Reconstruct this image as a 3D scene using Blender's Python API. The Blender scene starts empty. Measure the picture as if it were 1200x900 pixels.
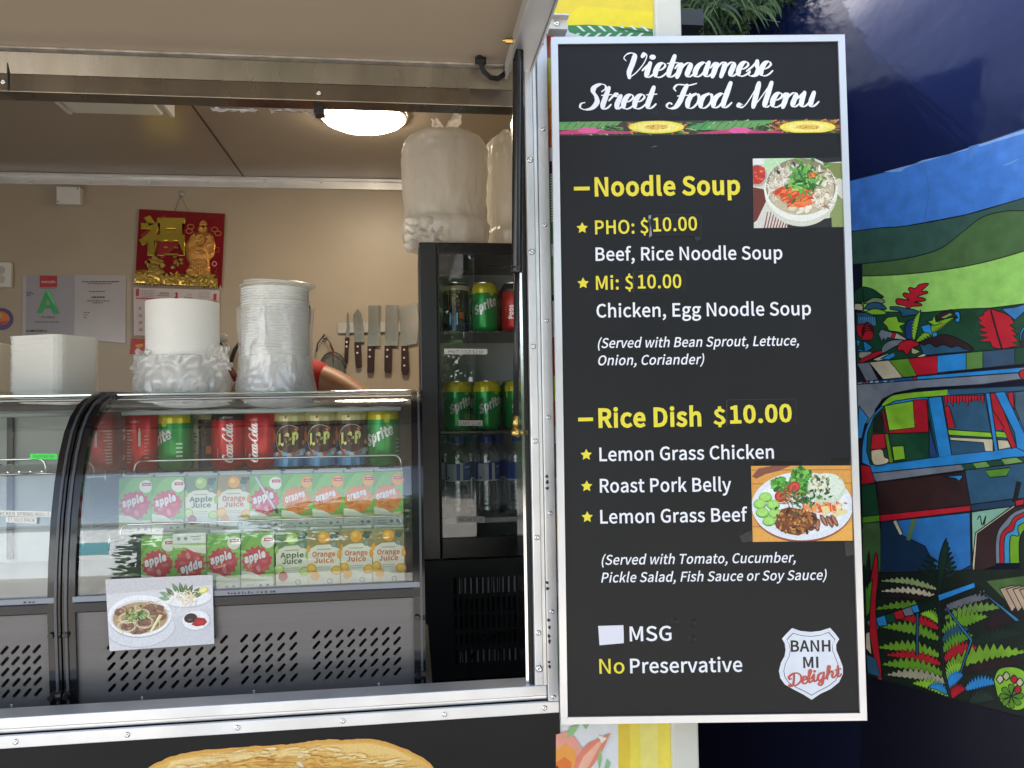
import bpy, bmesh, math, random
from mathutils import Vector, Matrix, noise
from mathutils.geometry import tessellate_polygon
PI = math.pi
C = bpy.context.scene.collection
SC = bpy.context.scene
# ------------------------------------------------------------------ camera
CAM = Vector((0, 0, 1.62))
YAW, PITCH, ROLL, FPX = 0.12455804, 0.03164843, -0.01696074, 933.0
_fw = Vector((math.sin(YAW)*math.cos(PITCH), math.cos(YAW)*math.cos(PITCH), math.sin(PITCH)))
_rt0 = Vector((math.cos(YAW), -math.sin(YAW), 0)); _up0 = _rt0.cross(_fw)
RT = math.cos(ROLL)*_rt0 + math.sin(ROLL)*_up0
UP = -math.sin(ROLL)*_rt0 + math.cos(ROLL)*_up0
FW = _fw
cd = bpy.data.cameras.new('camera'); cam = bpy.data.objects.new('camera', cd); C.objects.link(cam)
cam.matrix_world = Matrix(((RT.x, UP.x, -FW.x, CAM.x), (RT.y, UP.y, -FW.y, CAM.y), (RT.z, UP.z, -FW.z, CAM.z), (0, 0, 0, 1)))
cd.sensor_width = 36; cd.lens = 36*FPX/1200; cd.clip_start = 0.02; cd.clip_end = 1000
SC.camera = cam
# ------------------------------------------------------------------ light
SUN_EL, SUN_AZ = math.radians(52), math.radians(-28)      # azimuth from +Y towards +X: the sun stands behind the truck
w = bpy.data.worlds.new("World"); SC.world = w; w.use_nodes = True
nt = w.node_tree; bg = nt.nodes['Background']; sk = nt.nodes.new('ShaderNodeTexSky')
sk.sky_type = 'NISHITA'; sk.sun_disc = False; sk.sun_elevation = SUN_EL; sk.sun_rotation = SUN_AZ
hs = nt.nodes.new('ShaderNodeHueSaturation'); hs.inputs['Saturation'].default_value = .6; nt.links.new(sk.outputs[0], hs.inputs['Color']); nt.links.new(hs.outputs[0], bg.inputs[0]); bg.inputs[1].default_value = 0.15
sl = bpy.data.lights.new('sun', 'SUN'); so = bpy.data.objects.new('sun', sl); C.objects.link(so)
sl.energy = 5.0; sl.angle = math.radians(0.5); sl.color = (1.0, 0.93, 0.82)
_sd = Vector((math.sin(SUN_AZ)*math.cos(SUN_EL), math.cos(SUN_AZ)*math.cos(SUN_EL), math.sin(SUN_EL)))
so.rotation_euler = _sd.to_track_quat('Z', 'Y').to_euler()
SC.view_settings.view_transform = 'Standard'; SC.view_settings.look = 'None'
SC.view_settings.exposure = 1.88; SC.view_settings.gamma = 1
SC.render.engine = 'CYCLES'
SC.cycles.max_bounces = 12; SC.cycles.transparent_max_bounces = 24; SC.cycles.transmission_bounces = 8
SC.cycles.diffuse_bounces = 5; SC.cycles.glossy_bounces = 5
SC.cycles.caustics_reflective = False; SC.cycles.caustics_refractive = False; SC.cycles.sample_clamp_indirect = 6
# ------------------------------------------------------------------ pixel -> world
def ray(px, py):
    return FW + RT*((px-600)/FPX) - UP*((py-450)/FPX)
def W(px, py, Y):
    d = ray(px, py); return CAM + d*((Y-CAM.y)/d.y)
def onplane(M, px, py):
    """pixel -> (u, v) on the local plane y=0 of matrix M (u along local x, v along local z)"""
    Mi = M.inverted(); o = Mi @ CAM; d = Mi.to_3x3() @ ray(px, py)
    t = -o.y/d.y; p = o + d*t
    return p.x, p.z
# ------------------------------------------------------------------ objects
def thing(name, label, cat, loc=(0, 0, 0), group=None, rot=None):
    o = bpy.data.objects.new(name, None); C.objects.link(o); o.empty_display_size = .05
    o.location = loc
    if rot is not None: o.rotation_euler = rot
    o['label'] = label; o['category'] = cat
    if group: o['group'] = group
    return o
def tag(o, label, cat, group=None, kind=None):
    o['label'] = label; o['category'] = cat
    if group: o['group'] = group
    if kind: o['kind'] = kind
    return o
def kids(o): return [c for c in bpy.data.objects if c.parent == o]
def copy_tree(o, loc=None, rot=None, label=None, parent=None, _k=None):
    c = o.copy(); C.objects.link(c); c.parent = parent
    if loc is not None: c.location = loc
    if rot is not None: c.rotation_euler = rot
    if label: c['label'] = label
    for ch in kids(o): copy_tree(ch, parent=c)
    return c
class MB:
    def __init__(s): s.v = []; s.f = []; s.m = []; s.mi = 0; s.c = []
    def add(s, vs, fs, col=None):
        n = len(s.v); s.v += [tuple(v) for v in vs]
        for f in fs: s.f.append(tuple(i+n for i in f)); s.m.append(s.mi); s.c.append(col)
        return s
    def box(s, x0, x1, y0, y1, z0, z1, M=None, col=None):
        vs = [Vector(p) for p in ((x0,y0,z0),(x1,y0,z0),(x1,y1,z0),(x0,y1,z0),(x0,y0,z1),(x1,y0,z1),(x1,y1,z1),(x0,y1,z1))]
        if M: vs = [M @ v for v in vs]
        return s.add(vs, [(0,3,2,1),(4,5,6,7),(0,1,5,4),(1,2,6,5),(2,3,7,6),(3,0,4,7)], col)
    def quad(s, a, b, c, d, col=None): return s.add([a,b,c,d], [(0,1,2,3)], col)
    def prism(s, pts, off, col=None):
        """outline pts (3D, planar) extruded by vector off"""
        n = len(pts); off = Vector(off); a = [Vector(p) for p in pts]; b = [p+off for p in a]
        tri = tessellate_polygon([a])
        fs = [tuple(t) for t in tri] + [tuple(n+i for i in reversed(t)) for t in tri]
        fs += [(i, (i+1) % n, n+(i+1) % n, n+i) for i in range(n)]
        return s.add(a+b, fs, col)
    def lathe(s, prof, n=24, M=None, col=None, a0=0, a1=2*PI):
        """prof: (r,z) bottom to top about local z"""
        vs = []; full = abs(a1-a0-2*PI) < 1e-6; m = n if full else n+1
        for r, z in prof:
            for i in range(m):
                a = a0+(a1-a0)*i/n; v = Vector((r*math.cos(a), r*math.sin(a), z)); vs.append(M @ v if M else v)
        fs = []
        for j in range(len(prof)-1):
            for i in range(n):
                k = (i+1) % m; fs.append((j*m+i, j*m+k, (j+1)*m+k, (j+1)*m+i))
        return s.add(vs, fs, col)
    def cyl(s, a, b, r, n=12, r2=None, col=None, caps=True):
        a = Vector(a); b = Vector(b); q = (b-a).to_track_quat('Z', 'Y').to_matrix(); r2 = r if r2 is None else r2
        vs = [a + q @ Vector((r*math.cos(2*PI*i/n), r*math.sin(2*PI*i/n), 0)) for i in range(n)]
        vs += [b + q @ Vector((r2*math.cos(2*PI*i/n), r2*math.sin(2*PI*i/n), 0)) for i in range(n)]
        fs = [(i, (i+1) % n, n+(i+1) % n, n+i) for i in range(n)]
        if caps: fs += [tuple(reversed(range(n))), tuple(range(n, 2*n))]
        return s.add(vs, fs, col)
    def tube(s, pts, r, n=8, col=None):
        pts = [Vector(p) for p in pts]; vs = []; L = len(pts); rr = r if hasattr(r, '__len__') else [r]*L
        nrm = None
        for i, p in enumerate(pts):
            t = (pts[min(i+1, L-1)]-pts[max(i-1, 0)]).normalized()
            if nrm is None: nrm = t.orthogonal().normalized()
            nrm = (nrm - t*nrm.dot(t)).normalized(); b = t.cross(nrm)
            for k in range(n):
                a = 2*PI*k/n; vs.append(p + (nrm*math.cos(a)+b*math.sin(a))*rr[i])
        fs = [(i*n+k, i*n+(k+1) % n, (i+1)*n+(k+1) % n, (i+1)*n+k) for i in range(L-1) for k in range(n)]
        fs += [tuple(reversed(range(n))), tuple((L-1)*n+k for k in range(n))]
        return s.add(vs, fs, col)
    def mesh(s, name, mats, origin=None, smooth=False):
        me = bpy.data.meshes.new(name)
        vs = s.v if origin is None else [tuple(Vector(v)-origin) for v in s.v]
        me.from_pydata(vs, [], s.f); 
        for m in (mats if isinstance(mats, (list, tuple)) else [mats]): me.materials.append(m)
        if any(s.m): me.polygons.foreach_set('material_index', s.m)
        if any(c is not None for c in s.c):
            at = me.color_attributes.new('Col', 'FLOAT_COLOR', 'CORNER'); buf = []
            for p, c in zip(me.polygons, s.c):
                c = c or (1, 1, 1)
                buf += [c[0], c[1], c[2], 1.0]*p.loop_total
            at.data.foreach_set('color', buf)
        if smooth: me.shade_smooth() if hasattr(me, 'shade_smooth') else me.polygons.foreach_set('use_smooth', [True]*len(me.polygons))
        me.update(); return me
    def build(s, name, mats, parent=None, smooth=False, bevel=0, local=False, angle=None):
        """local: vertices already in the parent's space; else in world space (parent unrotated)"""
        org = None if (local or parent is None) else wloc(parent)
        me = s.mesh(name, mats, org, smooth or angle is not None)
        o = bpy.data.objects.new(name, me); C.objects.link(o)
        if parent: o.parent = parent
        if bevel:
            b = o.modifiers.new('edge', 'BEVEL'); b.width = bevel; b.segments = 2; b.limit_method = 'ANGLE'; b.angle_limit = math.radians(40)
            b.harden_normals = False
        if angle is not None:
            me.set_sharp_from_angle(angle=math.radians(angle))
        return o
def wloc(o):
    p = Vector((0, 0, 0))
    while o: p = p + o.location; o = o.parent
    return p
def inst(o, parent, loc=(0, 0, 0), rot=None, name=None):
    c = bpy.data.objects.new(name or o.name.split('.')[0], o.data); C.objects.link(c); c.parent = parent; c.location = loc
    if rot: c.rotation_euler = rot
    for m in o.modifiers:
        n = c.modifiers.new(m.name, m.type)
        if m.type == 'BEVEL': n.width = m.width; n.segments = m.segments; n.limit_method = m.limit_method; n.angle_limit = m.angle_limit
    return c
# ------------------------------------------------------------------ materials
def lin(h):
    if isinstance(h, str): h = tuple(int(h[i:i+2], 16) for i in (0, 2, 4))
    return tuple(((c/255)/12.92 if c/255 <= .04045 else ((c/255+.055)/1.055)**2.4) for c in h[:3])
MAT = {}
def mat(name, col, rough=.5, metal=0, noise_amt=0, noise_scale=20, bump=0, bump_scale=60, spec=.5, coat=0, stretch=None, rvar=0, trans=0, emit=None, estr=0, attr=False, subs=0, alpha=1, bdist=.001, streak=None):
    if name in MAT: return MAT[name]
    m = bpy.data.materials.new(name); m.use_nodes = True; n = m.node_tree; b = n.nodes['Principled BSDF']
    if isinstance(col, str): col = lin(col)
    b.inputs['Base Color'].default_value = (*col, 1); b.inputs['Roughness'].default_value = rough; b.inputs['Metallic'].default_value = metal
    b.inputs['Specular IOR Level'].default_value = spec; b.inputs['Coat Weight'].default_value = coat; b.inputs['Transmission Weight'].default_value = trans
    b.inputs['Subsurface Weight'].default_value = subs; b.inputs['Subsurface Radius'].default_value = (.01, .01, .01)
    b.inputs['Alpha'].default_value = alpha
    if emit: b.inputs['Emission Color'].default_value = (*emit, 1); b.inputs['Emission Strength'].default_value = estr
    tc = n.nodes.new('ShaderNodeTexCoord'); mp = n.nodes.new('ShaderNodeMapping'); n.links.new(tc.outputs['Object'], mp.inputs[0])
    if stretch: mp.inputs['Scale'].default_value = stretch
    src = None
    if attr:
        a = n.nodes.new('ShaderNodeVertexColor'); a.layer_name = 'Col'; src = a.outputs[0]; n.links.new(src, b.inputs['Base Color'])
    if noise_amt:
        t = n.nodes.new('ShaderNodeTexNoise'); t.inputs['Scale'].default_value = noise_scale; t.inputs['Detail'].default_value = 5; n.links.new(mp.outputs[0], t.inputs[0])
        mr = n.nodes.new('ShaderNodeMapRange'); mr.inputs['From Min'].default_value = .3; mr.inputs['From Max'].default_value = .7
        mr.inputs['To Min'].default_value = 1-noise_amt; mr.inputs['To Max'].default_value = 1+noise_amt*.6; n.links.new(t.outputs[0], mr.inputs[0])
        mx = n.nodes.new('ShaderNodeMix'); mx.data_type = 'RGBA'; mx.blend_type = 'MULTIPLY'; mx.inputs[0].default_value = 1
        if src: n.links.new(src, mx.inputs[6])
        else: mx.inputs[6].default_value = (*col, 1)
        cc = n.nodes.new('ShaderNodeCombineColor'); [n.links.new(mr.outputs[0], cc.inputs[i]) for i in range(3)]
        n.links.new(cc.outputs[0], mx.inputs[7]); n.links.new(mx.outputs[2], b.inputs['Base Color'])
    if rvar:
        t = n.nodes.new('ShaderNodeTexNoise'); t.inputs['Scale'].default_value = noise_scale*.6; t.inputs['Detail'].default_value = 6; n.links.new(mp.outputs[0], t.inputs[0])
        mr = n.nodes.new('ShaderNodeMapRange'); mr.inputs['From Min'].default_value = .3; mr.inputs['From Max'].default_value = .7
        mr.inputs['To Min'].default_value = max(.02, rough-rvar); mr.inputs['To Max'].default_value = rough+rvar; n.links.new(t.outputs[0], mr.inputs[0]); n.links.new(mr.outputs[0], b.inputs['Roughness'])
    if bump:
        t = n.nodes.new('ShaderNodeTexNoise'); t.inputs['Scale'].default_value = bump_scale; t.inputs['Detail'].default_value = 4; n.links.new(mp.outputs[0], t.inputs[0])
        bp = n.nodes.new('ShaderNodeBump'); bp.inputs['Strength'].default_value = bump; bp.inputs['Distance'].default_value = bdist; n.links.new(t.outputs[0], bp.inputs['Height']); n.links.new(bp.outputs[0], b.inputs['Normal'])
    MAT[name] = m; return m
def glass_mat(name, tint=(1, 1, 1), ior=1.5, dirt=0.0, boost=1.0):
    m = bpy.data.materials.new(name); m.use_nodes = True; n = m.node_tree; n.nodes.clear()
    out = n.nodes.new('ShaderNodeOutputMaterial'); tr = n.nodes.new('ShaderNodeBsdfTransparent'); tr.inputs[0].default_value = (*tint, 1)
    gl = n.nodes.new('ShaderNodeBsdfGlossy'); gl.inputs['Roughness'].default_value = .0; gl.inputs[0].default_value = (.95, .98, 1, 1)
    ge = n.nodes.new('ShaderNodeNewGeometry'); ma = n.nodes.new('ShaderNodeMapRange'); ma.inputs['To Min'].default_value = ior; ma.inputs['To Max'].default_value = 1/ior
    n.links.new(ge.outputs['Backfacing'], ma.inputs[0]); fr = n.nodes.new('ShaderNodeFresnel'); n.links.new(ma.outputs[0], fr.inputs[0])
    mu = n.nodes.new('ShaderNodeMath'); mu.operation = 'MULTIPLY'; mu.use_clamp = True; mu.inputs[1].default_value = boost; n.links.new(fr.outputs[0], mu.inputs[0])
    mx = n.nodes.new('ShaderNodeMixShader'); n.links.new(mu.outputs[0], mx.inputs[0]); n.links.new(tr.outputs[0], mx.inputs[1]); n.links.new(gl.outputs[0], mx.inputs[2])
    last = mx
    if dirt:
        df = n.nodes.new('ShaderNodeBsdfDiffuse'); df.inputs[0].default_value = (.7, .72, .72, 1)
        t = n.nodes.new('ShaderNodeTexNoise'); t.inputs['Scale'].default_value = 7; t.inputs['Detail'].default_value = 6
        tc = n.nodes.new('ShaderNodeTexCoord'); mp = n.nodes.new('ShaderNodeMapping'); mp.inputs['Scale'].default_value = (1, 1, 2.5); n.links.new(tc.outputs['Object'], mp.inputs[0]); n.links.new(mp.outputs[0], t.inputs[0])
        mr = n.nodes.new('ShaderNodeMapRange'); mr.inputs['From Min'].default_value = .35; mr.inputs['From Max'].default_value = .75; mr.inputs['To Min'].default_value = dirt*.3; mr.inputs['To Max'].default_value = dirt; n.links.new(t.outputs[0], mr.inputs[0])
        m2 = n.nodes.new('ShaderNodeMixShader'); n.links.new(mr.outputs[0], m2.inputs[0]); n.links.new(mx.outputs[0], m2.inputs[1]); n.links.new(df.outputs[0], m2.inputs[2]); last = m2
    n.links.new(last.outputs[0], out.inputs[0]); MAT[name] = m; return m
def film_mat(name, col=(.9, .9, .9), clear=.3, gloss=.12, rough=.18, translu=.5, crease=True, bstr=.5):
    """thin plastic film: part clear, part milky, with a sheen"""
    m = bpy.data.materials.new(name); m.use_nodes = True; n = m.node_tree; n.nodes.clear()
    out = n.nodes.new('ShaderNodeOutputMaterial'); tr = n.nodes.new('ShaderNodeBsdfTransparent'); df = n.nodes.new('ShaderNodeBsdfDiffuse'); tl = n.nodes.new('ShaderNodeBsdfTranslucent'); gl = n.nodes.new('ShaderNodeBsdfGlossy')
    df.inputs[0].default_value = (*col, 1); tl.inputs[0].default_value = (*col, 1); gl.inputs['Roughness'].default_value = rough
    def mix(f, a, b):
        x = n.nodes.new('ShaderNodeMixShader'); x.inputs[0].default_value = f; n.links.new(a.outputs[0], x.inputs[1]); n.links.new(b.outputs[0], x.inputs[2]); return x
    x = mix(translu, df, tl); x = mix(clear, x, tr); x = mix(gloss, x, gl)
    t = n.nodes.new('ShaderNodeTexNoise'); t.noise_type = 'RIDGED_MULTIFRACTAL'; t.inputs['Scale'].default_value = 22; t.inputs['Detail'].default_value = 4; t.inputs['Distortion'].default_value = .8
    tc = n.nodes.new('ShaderNodeTexCoord'); n.links.new(tc.outputs['Object'], t.inputs[0])
    bp = n.nodes.new('ShaderNodeBump'); bp.inputs['Strength'].default_value = bstr; bp.inputs['Distance'].default_value = .003; n.links.new(t.outputs[0], bp.inputs['Height'])
    if crease:
        for s in (df, tl, gl): n.links.new(bp.outputs[0], s.inputs['Normal'])
    n.links.new(x.outputs[0], out.inputs[0]); MAT[name] = m; return m
PRINT = mat('printed_colour', (1, 1, 1), rough=.38, attr=True, noise_amt=.05, noise_scale=60)
PRINT_PIC = mat('printed_picture', (1, 1, 1), rough=.34, attr=True, noise_amt=.13, noise_scale=300)
PRINT_MATT = mat('printed_matt', (1, 1, 1), rough=.7, attr=True)
PRINT_GLOSS = mat('printed_gloss', (1, 1, 1), rough=.18, attr=True, spec=.6)
PRINT_FOIL = mat('printed_foil', (1, 1, 1), rough=.28, metal=.85, attr=True, bump=.6, bump_scale=160)
CANPRINT = mat('can_print', (1, 1, 1), rough=.25, metal=.25, attr=True)
ALU = mat('aluminium', (.80, .80, .80), rough=.33, metal=1, noise_amt=.10, noise_scale=14, bump=.06, bump_scale=300, rvar=.08)
ALU_MATT = mat('aluminium_matt', (.84, .84, .85), rough=.45, metal=.75, noise_amt=.10, noise_scale=9, rvar=.1)
STEEL = mat('brushed_steel', (.60, .58, .56), rough=.32, metal=1, noise_amt=.12, noise_scale=60, stretch=(.6, 1, 14), rvar=.06, bump=.05, bump_scale=200)
STEEL_HEADER = mat('header_steel', (.23, .195, .155), rough=.3, metal=1, noise_amt=.22, noise_scale=5, stretch=(3, 1, .8), rvar=.1, bump=.04, bump_scale=150)
CHROME = mat('chrome', (.85, .85, .85), rough=.12, metal=1)
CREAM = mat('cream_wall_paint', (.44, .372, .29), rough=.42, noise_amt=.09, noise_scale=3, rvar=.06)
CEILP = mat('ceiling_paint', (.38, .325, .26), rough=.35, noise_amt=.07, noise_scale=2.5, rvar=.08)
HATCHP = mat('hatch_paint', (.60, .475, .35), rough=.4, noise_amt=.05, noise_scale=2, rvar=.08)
BLACK = mat('black_plastic', (.014, .014, .016), rough=.3, rvar=.08, noise_scale=10)
BLACK_G = mat('black_gloss', (.010, .010, .012), rough=.12)
BLACK_M = mat('black_matt', (.02, .02, .021), rough=.6)
RUBBER = mat('rubber', (.015, .015, .015), rough=.75)
DARK = mat('dark_inside', (.05, .052, .05), rough=.6)
WHITEP = mat('white_plastic', (.72, .72, .70), rough=.4)
BRASS = mat('brass', (.55, .38, .12), rough=.25, metal=1)
GLASS = glass_mat('clear_glass', tint=(.955, .985, .97), dirt=.04, boost=3.2)
GLASS_DOOR = glass_mat('door_glass', tint=(.93, .96, .95), dirt=.03, boost=2.4)
FILM = film_mat('bag_film', (.96, .96, .96), clear=.55, gloss=.11, rough=.14, translu=.3, bstr=.3)
FILM_WARM = film_mat('bag_film_milky', (.98, .96, .92), clear=.25, gloss=.05, rough=.25, translu=.5, bstr=.8)
FILM_CLEAR = film_mat('wrap_film', (.95, .95, .95), clear=.74, gloss=.09, rough=.16, translu=.3, bstr=.3)
TUBP = mat('translucent_tub', (.86, .87, .85), rough=.28, subs=.0, spec=.5, noise_amt=.02)
# ------------------------------------------------------------------ text
_tc = {}
def _area(P): return sum(P[i-1][0]*P[i][1]-P[i][0]*P[i-1][1] for i in range(len(P)))/2
def _inside(q, P):
    c = False; x, y = q
    for i in range(len(P)):
        (x0, y0), (x1, y1) = P[i-1], P[i]
        if (y0 > y) != (y1 > y) and x < (x1-x0)*(y-y0)/(y1-y0)+x0: c = not c
    return c
def _grow(P, d):
    out = []; n = len(P)
    for i in range(n):
        a, b, c = Vector(P[i-1]), Vector(P[i]), Vector(P[(i+1) % n]); u = (b-a).normalized(); v = (c-b).normalized()
        n1 = Vector((u.y, -u.x)); n2 = Vector((v.y, -v.x)); m = n1+n2
        if m.length < .3: m = n1
        m.normalize(); k = d/max(.62, m.dot(n1)); out.append((b.x+m.x*k, b.y+m.y*k))
    return out
def glyphs(s, bold=0.0):
    """text as filled outlines, capital height 0.257; bold widens every stem by that share of the capital height"""
    k = (s, bold)
    if k in _tc: return _tc[k]
    vs, fs, x = [], [], 0
    for ch in s:
        if ch == ' ': x += .084; continue
        adv, dat = GLY[ch]; loops = [[(int(q.split(',')[0])/1000, int(q.split(',')[1])/1000) for q in l.split(' ')] for l in dat.split('|')]
        outer = []; holes = []
        for i, l in enumerate(loops):
            hole = any(j != i and _inside(l[0], o) for j, o in enumerate(loops))
            if (_area(l) > 0) == hole: l = l[::-1]
            (holes if hole else outer).append(_grow(l, bold*.257) if bold else l)
        for o in outer:
            hh = [h for h in holes if _inside(h[0], o)]; lp = [[Vector((p[0], p[1], 0)) for p in l] for l in [o]+hh]; n = len(vs)
            vs += [(p.x+x, p.y) for l in lp for p in l]; fs += [tuple(n+i for i in t) for t in tessellate_polygon(lp)]
        x += adv/1000+bold*.3
    _tc[k] = (vs, fs); return _tc[k]
CAPH = 0.257
# script lettering: strokes in units of the x-height, sheared and drawn with a broad pen
SCR = {
 'i': ([[(-.14,.5),(0,.8),(.12,1.02)],[(.12,1.02),(.1,.3),(.17,.03),(.32,.08),(.46,.35)]], .42, [(.2,1.42)]),
 'n': ([[(-.12,.62),(.0,.95),(.1,.92),(.1,.5),(.08,0)],[(.1,.3),(.24,.8),(.42,1.0),(.54,.8),(.5,.25),(.58,.02),(.72,.08),(.86,.35)]], .80, []),
 'm': ([[(-.12,.62),(.0,.95),(.1,.92),(.1,.5),(.08,0)],[(.1,.3),(.24,.8),(.40,1.0),(.5,.8),(.47,0)],[(.48,.3),(.62,.8),(.78,1.0),(.9,.8),(.86,.25),(.94,.02),(1.08,.08),(1.2,.35)]], 1.14, []),
 'u': ([[(-.12,.62),(0,.9),(.1,1.0)],[(.1,1.0),(.08,.35),(.18,.02),(.36,.12),(.52,.5)],[(.54,1.0),(.52,.3),(.6,.02),(.74,.08),(.88,.35)]], .82, []),
 'e': ([[(.06,.45),(.3,.55),(.42,.8),(.3,1.0),(.13,.88),(.05,.45),(.13,.08),(.3,.0),(.46,.12),(.58,.35)]], .52, []),
 'a': ([[(.5,.85),(.32,1.0),(.12,.8),(.04,.4),(.12,.04),(.3,.06),(.45,.4),(.53,.98)],[(.54,1.0),(.51,.3),(.6,.02),(.74,.08),(.88,.35)]], .80, []),
 't': ([[(.2,1.5),(.17,.8),(.15,.3),(.24,.02),(.4,.08),(.52,.32)],[(-.04,.97),(.2,1.0),(.44,1.02)]], .50, []),
 's': ([[(-.1,.35),(.1,.65),(.26,1.05)],[(.26,1.05),(.3,.75),(.42,.4),(.36,.08),(.16,0),(.02,.14),(.08,.24)]], .5, []),
 'r': ([[(-.12,.6),(0,.9),(.1,1.12),(.14,.92),(.24,.86),(.36,.92)],[(.36,.92),(.3,.35),(.38,.02),(.5,.08),(.6,.3)]], .54, []),
 'o': ([[(.3,1.0),(.1,.8),(.04,.4),(.14,.03),(.34,.03),(.5,.4),(.46,.85),(.3,1.0)],[(.42,.95),(.54,.78),(.68,.85)]], .60, []),
 'd': ([[(.5,.85),(.32,1.0),(.12,.8),(.04,.4),(.12,.04),(.3,.06),(.45,.4),(.53,.98)],[(.58,1.75),(.54,1.0),(.51,.3),(.6,.02),(.74,.08),(.88,.35)]], .80, []),
 'l': ([[(-.05,.4),(.16,1.0),(.28,1.55),(.2,1.75),(.1,1.5),(.08,.6),(.1,.2),(.18,.0),(.32,.1),(.44,.35)]], .40, []),
 'h': ([[(-.05,.4),(.16,1.0),(.28,1.55),(.2,1.75),(.1,1.5),(.06,0)],[(.08,.3),(.24,.8),(.42,.98),(.52,.75),(.48,.25),(.56,.02),(.7,.08),(.82,.35)]], .76, []),
 'g': ([[(.5,.85),(.32,1.0),(.12,.8),(.04,.4),(.12,.04),(.3,.06),(.45,.4),(.53,.98)],[(.54,1.0),(.5,.2),(.46,-.4),(.3,-.68),(.1,-.5),(.24,-.2),(.84,.3)]], .78, []),
 'c': ([[(.46,.8),(.34,1.0),(.14,.85),(.05,.4),(.13,.05),(.3,0),(.5,.25)]], .46, []),
 'p': ([[(-.1,.6),(.08,1.0),(.04,.2),(-.02,-.6)],[(.08,.6),(.26,.98),(.46,.85),(.48,.4),(.34,.03),(.12,.08)]], .60, []),
 'C': ([[(.78,1.3),(.84,1.6),(.64,1.75),(.3,1.5),(.08,.9),(.14,.25),(.42,0),(.74,.2),(.86,.4)]], .82, []),
 '-': ([[(.02,.5),(.3,.52)]], .34, []),
 'V': ([[(-.02,1.2),(-.16,1.4),(-.08,1.66),(.14,1.75),(.3,1.55),(.3,1.0),(.26,.4),(.34,.02)],[(.34,.02),(.58,.35),(.8,.95),(.86,1.5),(.74,1.70),(.66,1.5)]], .98, []),
 'S': ([[(.66,1.25),(.8,1.45),(.72,1.7),(.48,1.76),(.26,1.55),(.26,1.25),(.46,.9),(.58,.5),(.44,.1),(.14,-.02),(-.12,.12),(-.14,.4),(.02,.48)]], .74, []),
 'F': ([[(.6,1.6),(.54,1.2),(.48,.5),(.34,.08),(.08,0),(-.08,.2),(.02,.4),(.14,.3)],[(.16,1.22),(.04,1.42),(.14,1.66),(.4,1.66),(.7,1.62),(1.02,1.74)],[(.3,.86),(.5,.9),(.82,.92),(.86,1.02)]], .82, []),
 'M': ([[(.0,.2),(-.12,.26),(-.16,.08),(-.02,0),(.14,.2),(.3,.8),(.48,1.7)],[(.48,1.72),(.5,.9),(.52,.03)],[(.52,.03),(.76,.7),(1.04,1.72)],[(1.06,1.74),(1.04,.9),(1.02,.25),(1.1,.02),(1.24,.08),(1.38,.35)]], 1.30, []),
 'D': ([[(.34,1.55),(.32,.6),(.24,.12),(.06,.02),(-.08,.16),(.04,.26),(.3,.06),(.62,.06),(.92,.5),(.9,1.2),(.6,1.66),(.2,1.68),(-.1,1.35),(-.04,1.0),(.1,1.06)]], 1.0, []),
 ' ': ([], .62, []),
}
def catmull(P, k=5):
    if len(P) < 3: return [tuple(Vector(P[0]).lerp(Vector(P[1]), i/k)) for i in range(k+1)]
    out = []; Q = [P[0]]+list(P)+[P[-1]]
    for i in range(1, len(Q)-2):
        p0, p1, p2, p3 = [Vector(q) for q in Q[i-1:i+3]]
        for j in range(k):
            t = j/k; out.append(tuple(.5*((2*p1)+(p2-p0)*t+(2*p0-5*p1+4*p2-p3)*t*t+(3*p1-p0-3*p2+p3)*t**3)))
    out.append(tuple(P[-1])); return out
def script_strips(s, thick=.27, thin=.085, shear=.33, wide=1.0):
    """[(left side, right side)] per stroke plus dots, in x-height units"""
    x = 0; strips = []; dots = []
    for ch in s:
        st, adv, dd = SCR[ch]
        for q in st:
            q = catmull([((px+x)*wide+py*shear, py) for px, py in q], 6); n = len(q); L = []; R = []
            for i, p in enumerate(q):
                a = Vector(q[min(i+1, n-1)])-Vector(q[max(i-1, 0)])
                if a.length < 1e-6: a = Vector((0, 1))
                a.normalize(); up = abs(a.dot(Vector((.31, .95))))
                down = a.y < 0 or len(q) < 8
                w = thin+(thick-thin)*(up**1.5)*(1 if a.y < 0 else .32)
                if ch in 'VM' and a.y > .5: w = thin*1.2
                t = i/(n-1); w *= .75+.25*min(1, 6*t, 6*(1-t))
                nn = Vector((-a.y, a.x))*w/2; L.append(tuple(Vector(p)+nn)); R.append(tuple(Vector(p)-nn))
            strips.append((L, R))
        for dx, dy in dd: dots.append(((x+dx)*wide+dy*shear*.9-.03, dy))
        x += adv
    return strips, dots, x
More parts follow.
